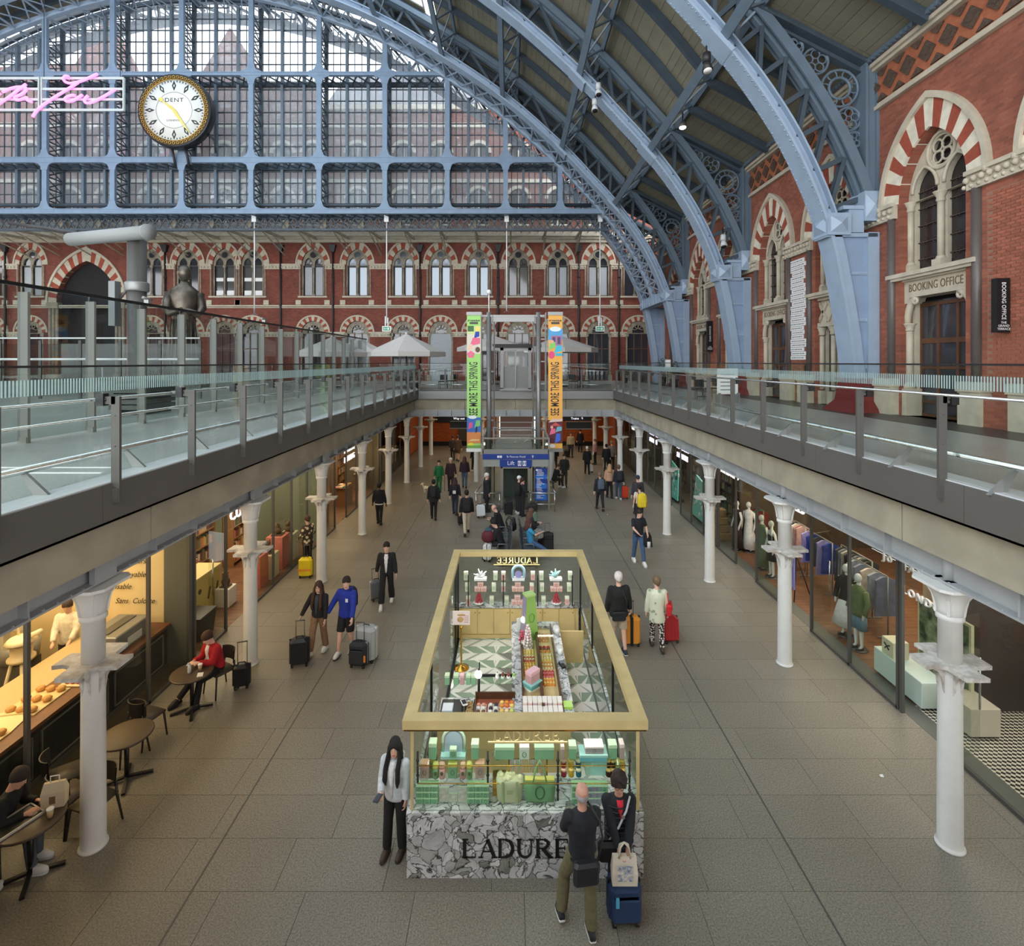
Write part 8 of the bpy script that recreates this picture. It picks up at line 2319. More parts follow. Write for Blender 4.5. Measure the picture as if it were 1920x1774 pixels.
  ring=lambda z,g,cut=0:[S(y-(cut if y>.05 else 0),-x*g,z) for y,x in oL]+[S(y-(cut if y>.05 else 0),x*g,z) for y,x in reversed(oL)]
  b.loft([ring(.022,.97),ring(.05,.95),[S(y*.93,x_,.075) for y,x_ in [(y,-x*.85) for y,x in oL]+[(y,x*.85) for y,x in reversed(oL)]],[S(y*.45-.01,x_*.9,.115) for y,x_ in [(y,-x*.8) for y,x in oL]+[(y,x*.8) for y,x in reversed(oL)]]])
  sho=sc(b).build('shoe',C(*shoes,.6),t)
  b=MB();b.loft([ring(0,1.0),ring(.026,1.03)]);o=sc(b).build('sole',C(*(sole or shoes),.6),sho)
 # --- hair
 if hs != 'none':
  b=MB();hm_=C(*hair,.75,var=.13,scale=30)
  def shell(r,zf,zb,zs,bump=0.0,nk=18,nl=7):
   """cap over the skull down to zf in front, zs at the sides, zb at the back"""
   vs=[];fs=[]
   for l in range(nl+1):
    for k in range(nk):
     a=2*PI*k/nk;c,n_=math.cos(a),math.sin(a)
     low=zf*max(n_,0)+zb*max(-n_,0)+zs*abs(c);low=low/(abs(n_)+abs(c))
     top_=.128*r
     ph=l/nl
     z=top_-(top_-low)*ph**1.3
     zz=min(max(z*(.1165/top_ if z>0 else 1),-.118),.1165)
     j=max(i for i in range(len(HR)) if HR[i][0] <= zz+1e-6) if zz >= HR[0][0] else 0
     j=min(j,len(HR)-2);u=(zz-HR[j][0])/(HR[j+1][0]-HR[j][0])
     rx,fr_,bk=(HR[j][m]+(HR[j+1][m]-HR[j][m])*u for m in (1,2,3))
     if z<-.05:rx,fr_,bk=.062,.06,-.075
     g=r+bump*random.uniform(-.5,1)
     cy0=(fr_+bk)/2
     off=.012*(r-1)*10
     vs.append(H((rx*c*g+.006*c,cy0+((fr_-bk)/2*g+.006)*n_,z+bump*.02*random.random())))
   for l in range(nl):
    for k in range(nk):fs.append((l*nk+k,l*nk+(k+1) % nk,(l+1)*nk+(k+1) % nk,(l+1)*nk+k))
   fs.append(tuple(range(nk-1,-1,-1)));vs.append(H((0,-.02,.03)));fs.extend((nl*nk+k,nl*nk+(k+1) % nk,len(vs)-1) for k in range(nk))
   b.add(vs,fs,0,True)
  if hs=='short':shell(1.12,.068,-.075,.0,.05 if near else 0)
  elif hs=='balding':shell(1.05,.10,-.06,-.005) if False else None
  elif hs=='curly':
   shell(1.2,.055,-.11,-.06,.22)
   for k in range(46):
    a,e=random.uniform(0,2*PI),random.uniform(-.3,1.45)
    if math.sin(a)>.45 and e<.75:continue
    b.ball(H((.088*math.cos(a)*math.cos(e),-.01+.105*math.sin(a)*math.cos(e),.035+.105*math.sin(e))),.034,7,5)
  elif hs in ('long','mid'):
   shell(1.1,.072,-.11,-.09)
   L=.36 if hs=='long' else .16
   for k in range(9):
    a=PI*.97+PI*1.06*k/8
    p0=H((.078*math.cos(a),-.005+.098*math.sin(a),.02));p1=H((.086*math.cos(a),-.02+.105*math.sin(a),-.12));p2=sp(1.50-L*.62)+Vector((.12*math.cos(a),-.045+.115*math.sin(a),0));p3=sp(1.50-L)+Vector((.105*math.cos(a),-.05+.11*math.sin(a)+.03*(k % 2),random.uniform(-.03,.03)))
    b.tube([p0,p1,p2,p3],[.034,.034,.034,.012],7)
   if hs=='long':
    for q in (-1,1):
     b.tube([H((q*.068,.045,.04)),H((q*.084,.05,-.08)),sp(1.36)+Vector((q*.10,.12,0)),sp(1.20)+Vector((q*.11,.15,0)),sp(1.10)+Vector((q*.10,.15,0))],[.022,.034,.042,.038,.012],8)
  elif hs=='bun':shell(1.09,.07,-.07,0);b.ball(H((0,-.11,.07)),.045,8,6)
  elif hs=='cap':
   shell(1.12,.05,-.02,.02);b.loft([[H((x,y,z)) for x,y,z in ((-.07,.07,.055),(.07,.07,.055),(.06,.15,.04),(-.06,.15,.04))],[H((x,y,z)) for x,y,z in ((-.07,.07,.065),(.07,.07,.065),(.06,.15,.05),(-.06,.15,.05))]])
  elif hs=='fringe':
   for k in range(11):
    a=PI+PI*(k-.5)/10 if True else 0
    b.ball(H((.064*math.cos(a),-.012+.080*math.sin(a),-.005)),.017,7,5,sz=2.4)
  if b.v:
   o=sc(b).build('hair' if hs != 'cap' else 'cap',hm_,t)
   if hs in ('long','mid','curly','fringe') and near:remesh(o,.011,1)
 if near:
  for q in (-1,1):
   b=MB().ball(H((q*.028,.078,.012)),.011,8,6);e=sc(b).build('eye',C(240,238,234,.2),t)
   MB_=MB().ball(H((q*.028,.0865,.012)),.006,6,5);sc(MB_).build('pupil',C(40,28,22,.2),e)
   b=MB().beam(H((q*.016,.086,.033)),H((q*.042,.078,.034)),.008,.006);sc(b).build('eyebrow',C(*(hair if hs != 'fringe' else (120,110,104)),.8),t)
  b=MB().tube([H((-.024,.082,-.062)),H((0,.090,-.060)),H((.024,.082,-.062))],[.004,.008,.004],6);sc(b).build('lips',C(176,104,96,.5),t)
 if glasses:
  b=MB()
  for q in (-1,1):b.tube([H((q*.03+.022*math.cos(k*PI/5),.098,.008+.018*math.sin(k*PI/5))) for k in range(10)],.003,5,closed=True);b.rod(H((q*.052,.098,.012)),H((q*.072,.0,.012)),.003,5)
  b.rod(H((-.008,.099,.012)),H((.008,.099,.012)),.003,5)
  sc(b).build('glasses',M['black'],t)
 t['_dz']=dz
 return t
def W2(t,p,s=1.0):
 """point in a person's own frame -> scene"""
 c,n_=math.cos(t.rotation_euler[2]),math.sin(t.rotation_euler[2])
 return Vector((t.location[0]+(p[0]*c-p[1]*n_)*s,t.location[1]+(p[0]*n_+p[1]*c)*s,t.location[2]+p[2]*s))
def bare(t):
 if '_dz' in t:del t['_dz']
# --- luggage
def suitcase(label,x,y,rz,w,d,h,col,handle=.35,shell=True,group='suitcases',tilt=0.0,trim=(40,40,42),z=0.0,straps=False):
 t=thing('suitcase',label,'suitcase',(x,y,z),rz,group)
 if tilt:t.rotation_euler=(tilt,0,rz)
 m=C(*col,.35 if shell else .8)
 b=MB();b.cbox((0,0,.06),(w,d,h-.06),min(.06,d*.25))
 b.build('body',m,t)
 if shell:
  b=MB()
  for k in range(5):b.bx(-w*.38+k*w*.19-.012,-w*.38+k*w*.19+.012,-d/2-.006,d/2+.006,.12,h-.06)
  b.build('rib',m,t)
 else:
  MB().cbox((0,-d/2-.02,.12),(w*.86,.05,h*.55),.02).build('front_pocket',m,t)
 MB().bx(-w/2-.004,w/2+.004,-.012,.012,.08,h-.01).build('zip',C(*trim,.5),t)
 for sx in (-1,1):
  for sy in (-1,1):
   b=MB().tube([(sx*(w/2-.06)-.02,sy*(d/2-.04),.032),(sx*(w/2-.06)+.02,sy*(d/2-.04),.032)],.032,10);b.bx(sx*(w/2-.06)-.025,sx*(w/2-.06)+.025,sy*(d/2-.04)-.02,sy*(d/2-.04)+.02,.045,.075);b.build('wheel',M['black'],t)
 MB().tube([(-.07,0,h),(-.06,0,h+.03),(.06,0,h+.03),(.07,0,h)],.012,6).build('grip',M['black'],t)
 if handle:MB().rod((-.09,d*.3,h-.02),(-.09,d*.3,h+handle),.008,6).rod((.09,d*.3,h-.02),(.09,d*.3,h+handle),.008,6).rod((-.10,d*.3,h+handle),(.10,d*.3,h+handle),.014,8).build('pull_handle',M['steeld'],t)
 if straps:MB().bx(-.035,.035,-d/2-.012,d/2+.012,.05,h+.012).build('strap',M['black'],t)
 return t
def backpack(label,p,rz,col=(30,30,34),s=1.0,trim=None):
 t=thing('backpack',label,'backpack',p,rz,'backpacks')
 MB().loft([[(w*a,-.07+d*c,z) for a,c in ((-1,-.7),(-.7,-1),(.7,-1),(1,-.7),(1,.6),(-1,.6))] for w,d,z in ((.12*s,.06*s,-.24*s),(.15*s,.09*s,-.2*s),(.15*s,.10*s,0),(.13*s,.08*s,.17*s),(.08*s,.05*s,.23*s))]).build('body',C(*col,.8),t)
 MB().cbox((0,-.165*s,-.2*s),(.2*s,.06*s,.2*s),.02).build('pocket',C(*(trim or col),.7),t)
 for q in (-1,1):MB().tube([(q*.09*s,-.01,.2*s),(q*.10*s,.10,.24*s),(q*.12*s,.20*s,.10*s),(q*.12*s,.14*s,-.12*s),(q*.12*s,.02,-.2*s)],.018,6).build('strap',M['black'],t)
 return t
def shoulder_bag(label,p,rz,w,h,d,col,strap=None,name='shoulder_bag'):
 t=thing(name,label,'bag',p,rz,'bags')
 MB().cbox((0,0,0),(w,d,h),.03).build('body',C(*col,.6),t);MB().cbox((0,-d*.12,h*.5),(w*1.03,d*1.05,h*.52),.03).build('flap',C(*col,.5),t)
 if strap:MB().tube(strap,.014,6).build('strap',C(*col,.6),t)
 return t
def at(px,py):p=FL(px,py);return p.x,p.y
WALK=((-.09,.26,0),(.09,-.30,.06));WALK2=((-.09,-.30,.06),(.09,.26,0));STEP=((-.09,.14,0),(.09,-.14,.02))
RED,NAVY,BLK,WHT_=(160,26,36),(34,40,60),(26,26,28),(226,226,224)
# --- large figures round the kiosk
p1=person('woman in pale grey hooded jacket with long black hair beside the kiosk',-1.60,7.32,1.56,165,top=(206,212,216),legs=(28,28,30),shoes=(70,56,46),hair=(22,18,20),hs='long',tl=.86,hood=True,inner=(236,234,232),near=2,wide=1.15,lean=.04,hp=.02,hy=.25,
 feet=((-.12,.02,0),(.10,.10,0)),hands=((-.20,.06,.84),(.10,.30,1.10)),bulk=1.08)
item('phone','dark phone held by the woman in the pale hooded jacket','phone',W2(p1,(.06,.42,1.09),.95),[('body',MB().cbox((0,0,-.01),(.075,.15,.012),.006),M['black']),('display',MB().bx(-.033,.033,-.065,.065,.0025,.004),C(60,66,76,.2))],p1.rotation_euler[2])
p2=person('bald man in black sweater and olive trousers seen from behind before the kiosk',0.86,6.32,1.70,8,top=(30,32,38),legs=(104,98,70),shoes=(36,36,40),sole=(236,234,228),skin=(206,156,134),hair=(150,146,144),hs='fringe',tl=.90,near=2,wide=1.2,
 feet=((-.24,.10,.05),(.08,-.14,0)),hands=((.0,.27,1.08),(.02,.29,1.13)),elbow=((-1,-.1,-.7),(1,-.1,-.7)),hy=-.15,hp=-.02,bulk=1.03,poles=((-.2,1,.1),(.1,1,.1)))
shoulder_bag('black leather shoulder bag on the back hip of the bald man',W2(p2,(-.02,-.23,.74),1.03),p2.rotation_euler[2],.30,.26,.11,(34,34,38),[(.14,0,.24),(.20,.0,.5),(.18,.06,.66),(.08,.22,.76)])
p3=person('curly dark haired woman with glasses in black quilted jacket before the kiosk',1.37,6.66,1.57,180,top=(26,27,32),legs=(30,36,60),shoes=(30,30,34),skin=(206,156,130),hair=(40,26,22),hs='curly',tl=.80,inner=(206,40,60),inner_full=False,near=2,glasses=True,hp=.0,hy=-.12,
 hands=((-.04,.34,.92),(.05,.34,.92)),bulk=1.12,feet=((-.10,0,0),(.10,.03,0)),elbow=((-1,-.6,-.3),(1,-.6,-.3)))
b=MB()
for k in range(9):
 z=.84+k*.068;q=math.sin((z-.8)*2.2)
 b.tube([((.196+.006)*math.cos(a*PI/10)*(.98 if z<1.3 else .99),.140*math.sin(a*PI/10)+.003,z) for a in range(20)],.011,5,closed=True)
b.v=[(x*.9,y*.9,z*.9) for x,y,z in b.v];b.build('quilting',C(30,31,36,.6),p3)
shoulder_bag('black cross-body bag at the hip of the curly haired woman',W2(p3,(.16,.20,.70),.95),p3.rotation_euler[2],.28,.22,.10,(28,28,32),None)
o=thing('bag_strap','pale grey strap crossing the quilted jacket of the curly haired woman','strap',W2(p3,(0,0,0)),p3.rotation_euler[2]);MB().tube([(-.12,.10,1.38),(-.06,.165,1.25),(.04,.175,1.05),(.15,.16,.88)],.013,6,flat=.5).build('webbing',C(190,192,196,.7),o);MB().bx(-.04,.0,.17,.18,1.16,1.2).build('buckle',M['steel'],o)
t=thing('canvas_tote','cream canvas tote bag with a coloured print hung from the woman in the quilted jacket','bag',(1.37,6.34,.52))
MB().loft([[(-.15,-.05,0),(.15,-.05,0),(.15,.05,0),(-.15,.05,0)],[(-.155,-.06,.15),(.155,-.06,.15),(.155,.06,.15),(-.155,.06,.15)],[(-.14,-.03,.33),(.14,-.03,.33),(.14,.03,.33),(-.14,.03,.33)]],smooth=False).build('body',C(222,212,192,.85,var=.06,scale=6),t)
MB().bx(-.09,.09,-.064,-.058,.07,.25).build('print',C(226,220,206,.8,col2=(110,130,160),scale=26),t)
for q in (-.035,.035):MB().tube([(-.07,q,.32),(-.05,q*.6,.44),(0,0,.48),(.05,q*.6,.44),(.07,q,.32)],.012,6).build('handle',C(210,200,180,.85),t)
s1=suitcase('navy blue soft suitcase under the cream tote bag',1.38,6.42,.04,.40,.27,.50,(34,56,92),0,False)
MB().bx(-.14,-.10,-.20,-.19,.33,.45).build('luggage_tag',C(80,170,200,.5),s1)
# --- couple with three suitcases
x,y=at(598,1224)
p4=person('woman with long brown hair and glasses, black jacket, tan trousers, pulling a black case',x,y,1.66,172,top=(32,30,32),legs=(138,106,80),shoes=(226,222,216),hair=(70,44,32),hs='long',inner=(60,66,74),tl=.92,near=1,glasses=True,wide=1.25,feet=((-.10,-.16,.0),(.12,.22,0)),hands=((-.24,.16,.80),(.40,.12,.93)),hy=.1,bulk=1.04)
suitcase('black hard suitcase with zip beside the woman with brown hair',*at(562,1247),.25,.42,.27,.62,(32,32,36),.34)
x,y=at(650,1226)
p5=person('man in bright blue hooded top, black shorts and white shoes pushing suitcases',x,y,1.78,168,top=(30,50,150),legs=(28,28,32),shoes=(226,224,220),sole=(60,56,52),hair=(40,28,24),lg='short',hood=True,near=1,tl=.88,feet=((-.10,-.12,.02),(.12,.16,0)),hands=((-.30,.30,.98),(.42,.12,.92)),hy=.35,hp=-.05,bulk=1.1)
MB().bx(-.11,-.05,.140,.150,1.27,1.35).build('chest_badge',C(226,230,236),p5)
backpack('black backpack worn by the man in the blue hooded top',W2(p5,(0,-.12,1.26)),p5.rotation_euler[2],(34,36,42))
s2=suitcase('black soft carry-on with orange tag standing nearest of the couple\'s cases',*at(673,1249),-.12,.40,.25,.56,(40,42,48),.38,False,trim=(150,150,154));MB().bx(.17,.21,-.16,-.14,.18,.32).build('luggage_tag',C(226,130,50),s2)
suitcase('large silver hard suitcase behind the black carry-on',*at(687,1237),-.2,.50,.32,.78,(170,172,174),.0,True,trim=(226,226,224))
# --- man walking in open black jacket
x,y=at(725,1134)
p6=person('man walking towards the camera in open black jacket over white tee and wide black trousers',x,y,1.74,186,top=(30,30,32),legs=(26,26,28),shoes=(230,228,224),hair=(36,26,22),inner=(230,228,226),near=1,tl=.90,wide=1.4,feet=((-.12,-.22,.02),(.12,.26,0)),hands=((-.28,.06,.80),(.30,-.12,.84)),hp=-.1,bulk=1.1)
suitcase('grey cabin case pulled behind the man in the open black jacket',*at(707,1126),.5,.36,.24,.56,(96,98,100),.30,True,tilt=-.2,trim=(226,226,226))
# --- right: pair with orange and red cases
x,y=at(1160,1222)
p7=person('grey haired man from behind in black jacket and beige shorts by the orange suitcase',x,y,1.84,6,top=(30,30,30),legs=(190,170,146),shoes=(50,56,70),sole=(222,222,222),hair=(222,210,206),lg='short',near=1,tl=.82,feet=((-.09,.16,0),(.10,-.16,.02)),hands=((-.27,.06,.84),(.30,.10,.86)),hy=-.1,bulk=1.2)
shoulder_bag('black waist bag slung on the back of the grey haired man',W2(p7,(-.06,-.22,.80),1.05),p7.rotation_euler[2],.32,.22,.09,(30,32,38),[(.16,0,.2),(.2,.04,.4),(.12,.1,.66)])
suitcase('orange hard suitcase with black strap beside the man in shorts',*at(1182,1208),.0,.44,.30,.70,(226,150,56),.30,True,trim=(30,30,30),straps=True)
x,y=at(1232,1218)
pat=spots('leaf_print_coat',(150,166,140),(222,222,196),7,.25,.34);leo=spots('leopard_print',(226,214,206),(36,30,30),22,.42,.5)
p8=person('woman with cropped fair hair in leaf printed coat and spotted trousers by the red suitcase',x,y,1.70,-4,topmat=pat,legmat=leo,shoes=(74,58,50),hair=(120,98,72),near=1,tl=.70,feet=((-.09,.18,0),(.10,-.16,.02)),hands=((-.26,.06,.80),(.28,.06,.84)),hy=.3,bulk=1.1)
shoulder_bag('bright red handbag on the shoulder of the woman in the printed coat',W2(p8,(.27,-.02,.86)),p8.rotation_euler[2]+1.4,.30,.26,.12,(206,34,44),[(-.1,0,.24),(-.04,.04,.5),(.04,.05,.5),(.1,0,.24)],'handbag')
suitcase('red hard suitcase pulled by the woman in the printed coat',*at(1257,1204),.1,.40,.27,.62,(170,30,38),.30,True,tilt=-.12)
# --- man with phone, right
x,y=at(1197,1056)
p9=person('man in black t-shirt and blue jeans walking with a jacket over his arm',x,y,1.82,188,top=(30,32,38),legs=(66,90,126),shoes=(232,230,228),hair=(40,30,26),sleeve=.45,near=1,tl=.90,feet=((-.09,.26,0),(.09,-.22,.03)),hands=((-.22,.22,1.0),(.12,.32,1.06)),hy=.5,hp=-.2)
t=thing('folded_jacket','dark jacket with white lining carried by the man in the black t-shirt','jacket',W2(p9,(-.26,.14,.66)),0)
MB().loft([[(.12*a*w,.07*c,z) for a,c in ((-1,-1),(1,-1),(1,1),(-1,1))] for w,z in ((1.3,-.06),(1.2,.1),(1.0,.3),(.6,.40))]).build('cloth',C(28,28,32,.9),t);MB().loft([[(.03+.05*a,-.075+.012*c,z) for a,c in ((-1,-1),(1,-1),(1,1),(-1,1))] for z in (-.10,.12)]).build('lining',C(226,226,226,.8),t)
# --- seated in red at the bakery
p10=person('person in bright red jacket seated at the bistro table looking at a phone',-6.02,10.78,1.72,150,top=(170,24,36),legs=(24,24,28),shoes=(28,26,26),hair=(70,44,30),inner=(226,220,216),sit=.47,lean=.22,hp=-.5,near=1,tl=.96,feet=((-.14,.52,0),(.30,.62,.04)),hands=((-.06,.42,.86),(.10,.42,.86)),bulk=1.12,hs='short')
item('phone','phone in the hands of the person in red','phone',W2(p10,(.02,.56,.86)),[('body',MB().cbox((0,0,0),(.07,.14,.01),.005),M['black']),('display',MB().bx(-.03,.03,-.06,.06,.01,.012),C(170,180,190,.3))],.3)
suitcase('black cabin case standing beside the person in red',-5.62,10.98,.3,.34,.22,.50,(26,26,30),.42)
p11=person('dark clothed person at the nearest bistro table looking down',-6.85,7.02,1.70,-80,top=(24,24,26),legs=(70,76,84),shoes=(206,206,204),hair=(40,28,22),skin=TAN,sit=.46,lean=.3,hp=-.5,near=1,feet=((-.1,.42,0),(.14,.5,0)),hands=((-.12,.40,.82),(.12,.40,.82)))
bistro_chair(-6.9,7.02,-1.4,'bistro chair under the dark clothed person')
p12=person('light trousered person cut by the left edge at the nearest table',-6.62,6.15,1.72,10,top=(30,30,34),legs=(150,156,160),shoes=(220,220,216),hair=(30,24,22),sit=.46,lean=.2,hp=-.4,feet=((-.12,.44,0),(.12,.5,0)),hands=((-.1,.42,.82),(.12,.42,.82)))
bistro_chair(-6.62,6.13,0,'bistro chair under the light trousered person')
person('baker in white jacket working behind the bakery counter',-9.42,11.2,1.74,200,top=(230,222,206),legs=(60,56,52),hair=(60,44,34),tl=.85,hands=((-.15,.34,1.02),(.15,.34,1.02)),hp=-.3,bulk=1.1)
person('dark figure inside the stationery shop by the grey post',-8.1,12.5,1.7,160,top=(30,28,28),legs=(30,28,28),hair=(20,18,18))
# --- middle distance, left
person('man from behind in black jacket with white hem walking along the left columns',*at(711,983),1.72,0,top=(24,24,26),legs=(26,26,28),hair=(22,20,20),skin=DRK,hem=(220,220,220),feet=STEP,near=0,bulk=1.1,hands=((-.30,.08,.84),(.30,-.02,.84)))
g=person('person from behind in dark coat with black backpack, left of the lift',*at(813,974),1.70,4,top=(34,34,36),legs=(26,26,30),hair=(24,20,20),tl=.80,feet=STEP,bulk=1.15)
backpack('black backpack on the person in dark coat left of the lift',W2(g,(0,-.15,1.26)),g.rotation_euler[2])
g=person('long haired person in dark purple coat with small black bag, from behind',*at(853,965),1.62,-4,top=(40,32,46),legs=(44,54,74),hair=(60,38,38),hs='mid',tl=.78,feet=STEP)
backpack('small round black bag on the dark purple coat',W2(g,(.02,-.13,1.15)),g.rotation_euler[2],(28,28,32),.8,(220,220,220))
suitcase('small black wheeled bag pulled beside the purple coat',*at(866,985),.2,.34,.24,.46,(28,28,32),.32,False,tilt=-.25)
g=person('man in black top and beige trousers with backpack, from behind',*at(875,1003),1.74,10,top=(28,28,32),legs=(196,186,166),shoes=(34,32,32),hair=(30,24,22),skin=TAN,feet=WALK2,bulk=1.1)
backpack('black backpack with grey badge on the man in beige trousers',W2(g,(0,-.14,1.24)),g.rotation_euler[2],(26,26,30),1.1)
g=person('woman in green trouser suit walking a white dog',*at(823,922),1.62,186,top=(30,110,66),legs=(30,104,62),hair=(30,22,22),tl=.86,bulk=1.0,feet=STEP)
d=thing('dog','small white dog on a lead beside the woman in green','dog',FL(801,925),1.2)
b=MB();b.loft([[(rx*math.cos(k*PI/5),y,z+rz_*math.sin(k*PI/5)) for k in range(10)] for y,rx,rz_,z in ((-.20,.04,.05,.30),(-.16,.075,.085,.29),(-.02,.075,.08,.29),(.12,.09,.105,.28),(.19,.06,.07,.31),(.25,.05,.055,.39))])
b.loft([[(rx*math.cos(k*PI/4),y,z+rx*math.sin(k*PI/4)) for k in range(8)] for y,rx,z in ((.20,.05,.42),(.25,.07,.46),(.31,.06,.46),(.37,.03,.43),(.40,.02,.42))])
for sx in (-1,1):
 b.tube([(sx*.05,.13,.26),(sx*.055,.14,.14),(sx*.055,.13,.05),(sx*.055,.16,.02)],[.045,.025,.02,.022],8)
 b.tube([(sx*.05,-.14,.28),(sx*.06,-.09,.18),(sx*.06,-.19,.11),(sx*.06,-.18,.03),(sx*.06,-.15,.02)],[.055,.04,.022,.02,.022],8)
 b.tube([(sx*.05,.23,.50),(sx*.08,.22,.44)],[.03,.012],6)
b.tube([(0,-.19,.34),(0,-.25,.42),(0,-.22,.50)],[.025,.02,.012],6)
o=b.build('body',C(226,214,188,.9,var=.1,scale=20),d);remesh(o,.014,2);MB().ball((0,.405,.42),.014,6,4).build('nose',M['black'],d)
o=thing('dog_lead','tan lead between the white dog and the woman in green','lead',(0,0,0));a_,c_=W2(d,(0,.1,.4)),W2(g,(.25,.05,.82));MB().rod(a_,c_,.012,5).build('cord',C(170,130,80),o);MB().tube([W2(d,(.08*math.cos(k*PI/4),.16,.36+.08*math.sin(k*PI/4))) for k in range(8)],.012,5,closed=True).build('collar',C(170,130,80),o)
g=person('white haired man in dark maroon coat walking with a cane',*at(845,920),1.72,182,top=(56,34,40),legs=(40,26,32),hair=(222,218,214),tl=.78,bulk=1.12,hands=((-.3,.10,.84),(.28,.06,.80)))
o=thing('walking_cane','dark walking cane of the man in the maroon coat','cane',W2(g,(.30,.14,0)));MB().rod((0,0,0),(0,0,.84),.013,6).build('stick',M['black'],o);MB().tube([(0,0,.84),(.03,0,.90),(.09,0,.88)],.014,6).build('crook',M['black'],o)
person('long haired person in dark plum jacket and blue jeans walking away',*at(871,915),1.68,2,top=(50,34,46),legs=(74,96,120),hair=(80,52,42),hs='mid',feet=STEP,bulk=1.1)
g=person('person with pale backpack strap walking arm in arm in the far left',*at(849,863),1.70,5,top=(74,66,58),legs=(60,52,46),hair=(80,54,40),skin=TAN,feet=STEP)
person('person in brown coat and shorts beside the pale strapped one, far left',*at(858,865),1.76,-5,top=(94,74,58),legs=(94,74,58),hair=(90,64,48),lg='short',tl=.76,feet=STEP,bulk=1.1)
person('person in black half hidden behind the left column under the green banner',*at(890,886),1.72,20,top=(26,26,28),legs=(26,26,28),shoes=(226,224,220),feet=WALK)
# --- about the lift
g=person('white haired man in long black coat standing at the left of the lift',*at(912,960),1.74,-70,top=(28,28,32),legs=(28,28,30),hair=(214,208,204),tl=.60,bulk=1.15)
suitcase('white hard suitcase tipped beside the man in the long black coat',*at(902,971),.3,.38,.25,.56,(222,228,232),.42,True,tilt=-.25,trim=(40,40,44))
person('person in black leaning on the lift rail with a white cap',*at(970,963),1.66,-60,top=(28,28,32),legs=(40,40,44),shoes=(222,222,222),hair=(236,236,236),hs='cap',lean=.15,hands=((-.30,.10,.88),(.2,.3,1.0)))
suitcase('black quilted hard suitcase before the lift doors',*at(953,965),.1,.38,.26,.58,(30,30,34),0)
g=person('person in black with pink scarf holding a phone before the lift',*at(978,968),1.68,-50,top=(30,30,34),legs=(34,34,38),hair=(60,40,32),collar=(230,150,166),hands=((-.1,.32,1.1),(.15,.30,1.1)),lean=.08)
backpack('black backpack on the person with the pink scarf',W2(g,(0,-.15,1.22)),g.rotation_euler[2])
suitcase('sage green hard suitcase with black bag on it near the seats',*at(998,990),.05,.42,.28,.70,(110,136,116),0)
item('holdall','black holdall resting on the sage green suitcase','bag',(FL(998,990).x,FL(998,990).y,.735),[('body',MB().cbox((0,0,0),(.42,.28,.26),.05),M['blackm']),('handle',MB().tube([(-.1,0,.25),(-.08,0,.33),(.08,0,.33),(.1,0,.25)],.014,6),M['black'])])
# --- metal seats back to back
def bench(x,label,face):
 t=thing('metal_seats',label,'bench',(x,19.0,0),0,'seats before the lift')
 s=1 if face>0 else -1
 for k in range(5):
  y=-1.55+k*.62
  st=MB().loft([[(s*a,y+c,z) for a,c in ((.04,-.27),(.46,-.27),(.46,.27),(.04,.27))] for z in (.42,.445)],smooth=False).build('seat',C(96,104,112,.35,metal=.6),t)
  MB().loft([[(s*(.02-.0),y-.27,.46),(s*.06,y-.27,.46),(s*.06,y+.27,.46),(s*.02,y+.27,.46)],[(s*-.08,y-.25,.92),(s*-.05,y-.25,.92),(s*-.05,y+.25,.92),(s*-.08,y+.25,.92)]],smooth=False).build('backrest',C(96,104,112,.35,metal=.6),t)
  MB().tube([(s*.08,y-.30,.45),(s*.08,y-.30,.64),(s*.40,y-.30,.64),(s*.43,y-.30,.45)],.016,6).build('armrest',M['steel'],t)
 MB().bx(s*.25-.04,s*.25+.04,-1.8,1.3,.34,.40).build('beam',M['steeld'],t)
 for y in (-1.5,1.0):MB().bx(s*.25-.03,s*.25+.03,y-.03,y+.03,0,.36).bx(s*.25-.25,s*.25+.25,y-.03,y+.03,0,.03).build('leg',M['steeld'],t)
bench(-.02,'row of grey metal seats facing the left shops',-1);bench(.36,'row of grey metal seats facing the right shops',1)
person('bald seated man in black with blue sleeve looking down on the left seats',-.36,19.95,1.76,80,top=(28,28,32),legs=(40,42,44),skin=PALE,hs='fringe',hair=(150,140,134),sit=.45,lean=.35,hp=-.5,feet=((-.12,.45,0),(.12,.5,0)),hands=((-.1,.40,.80),(.1,.42,.82)),bulk=1.15)
person('dark haired seated person in black coat on the near left seats',-.34,18.15,1.72,85,top=(30,30,34),legs=(44,46,52),hair=(22,20,20),sit=.45,lean=.3,hp=-.4,feet=((-.12,.45,0),(.12,.5,0)),hands=((-.08,.42,.86),(.1,.42,.88)),bulk=1.2)
backpack('black backpack hung on the left seat back',(.02,19.5,.8),1.5,(30,30,34))
suitcase('white suitcase standing before the near left seats',-.78,18.0,1.4,.38,.26,.62,(222,226,224),0)
item('maroon_bag','maroon bag with teal scarf resting on the white suitcase','bag',(-.78,18.0,.66),[('body',MB().loft([[(rx*math.cos(k*PI/6),rx*.8*math.sin(k*PI/6),z) for k in range(12)] for rx,z in ((.16,0),(.22,.08),(.21,.26),(.12,.36))]),C(96,34,48,.8)),('scarf',MB().ball((.02,.05,.38),.13,8,6,sz=.6),C(60,84,100,.9))])
person('seated woman in turquoise top and jeans with pink scarf leaning back on the right seats',.70,18.35,1.68,-80,top=(60,150,196),legs=(74,104,150),shoes=(214,214,216),hair=(84,50,44),hs='mid',sit=.45,lean=-.15,sleeve=.45,collar=(226,160,176),feet=((-.1,.72,0),(.1,.78,0)),hands=((-.1,.36,.86),(.1,.36,.90)))
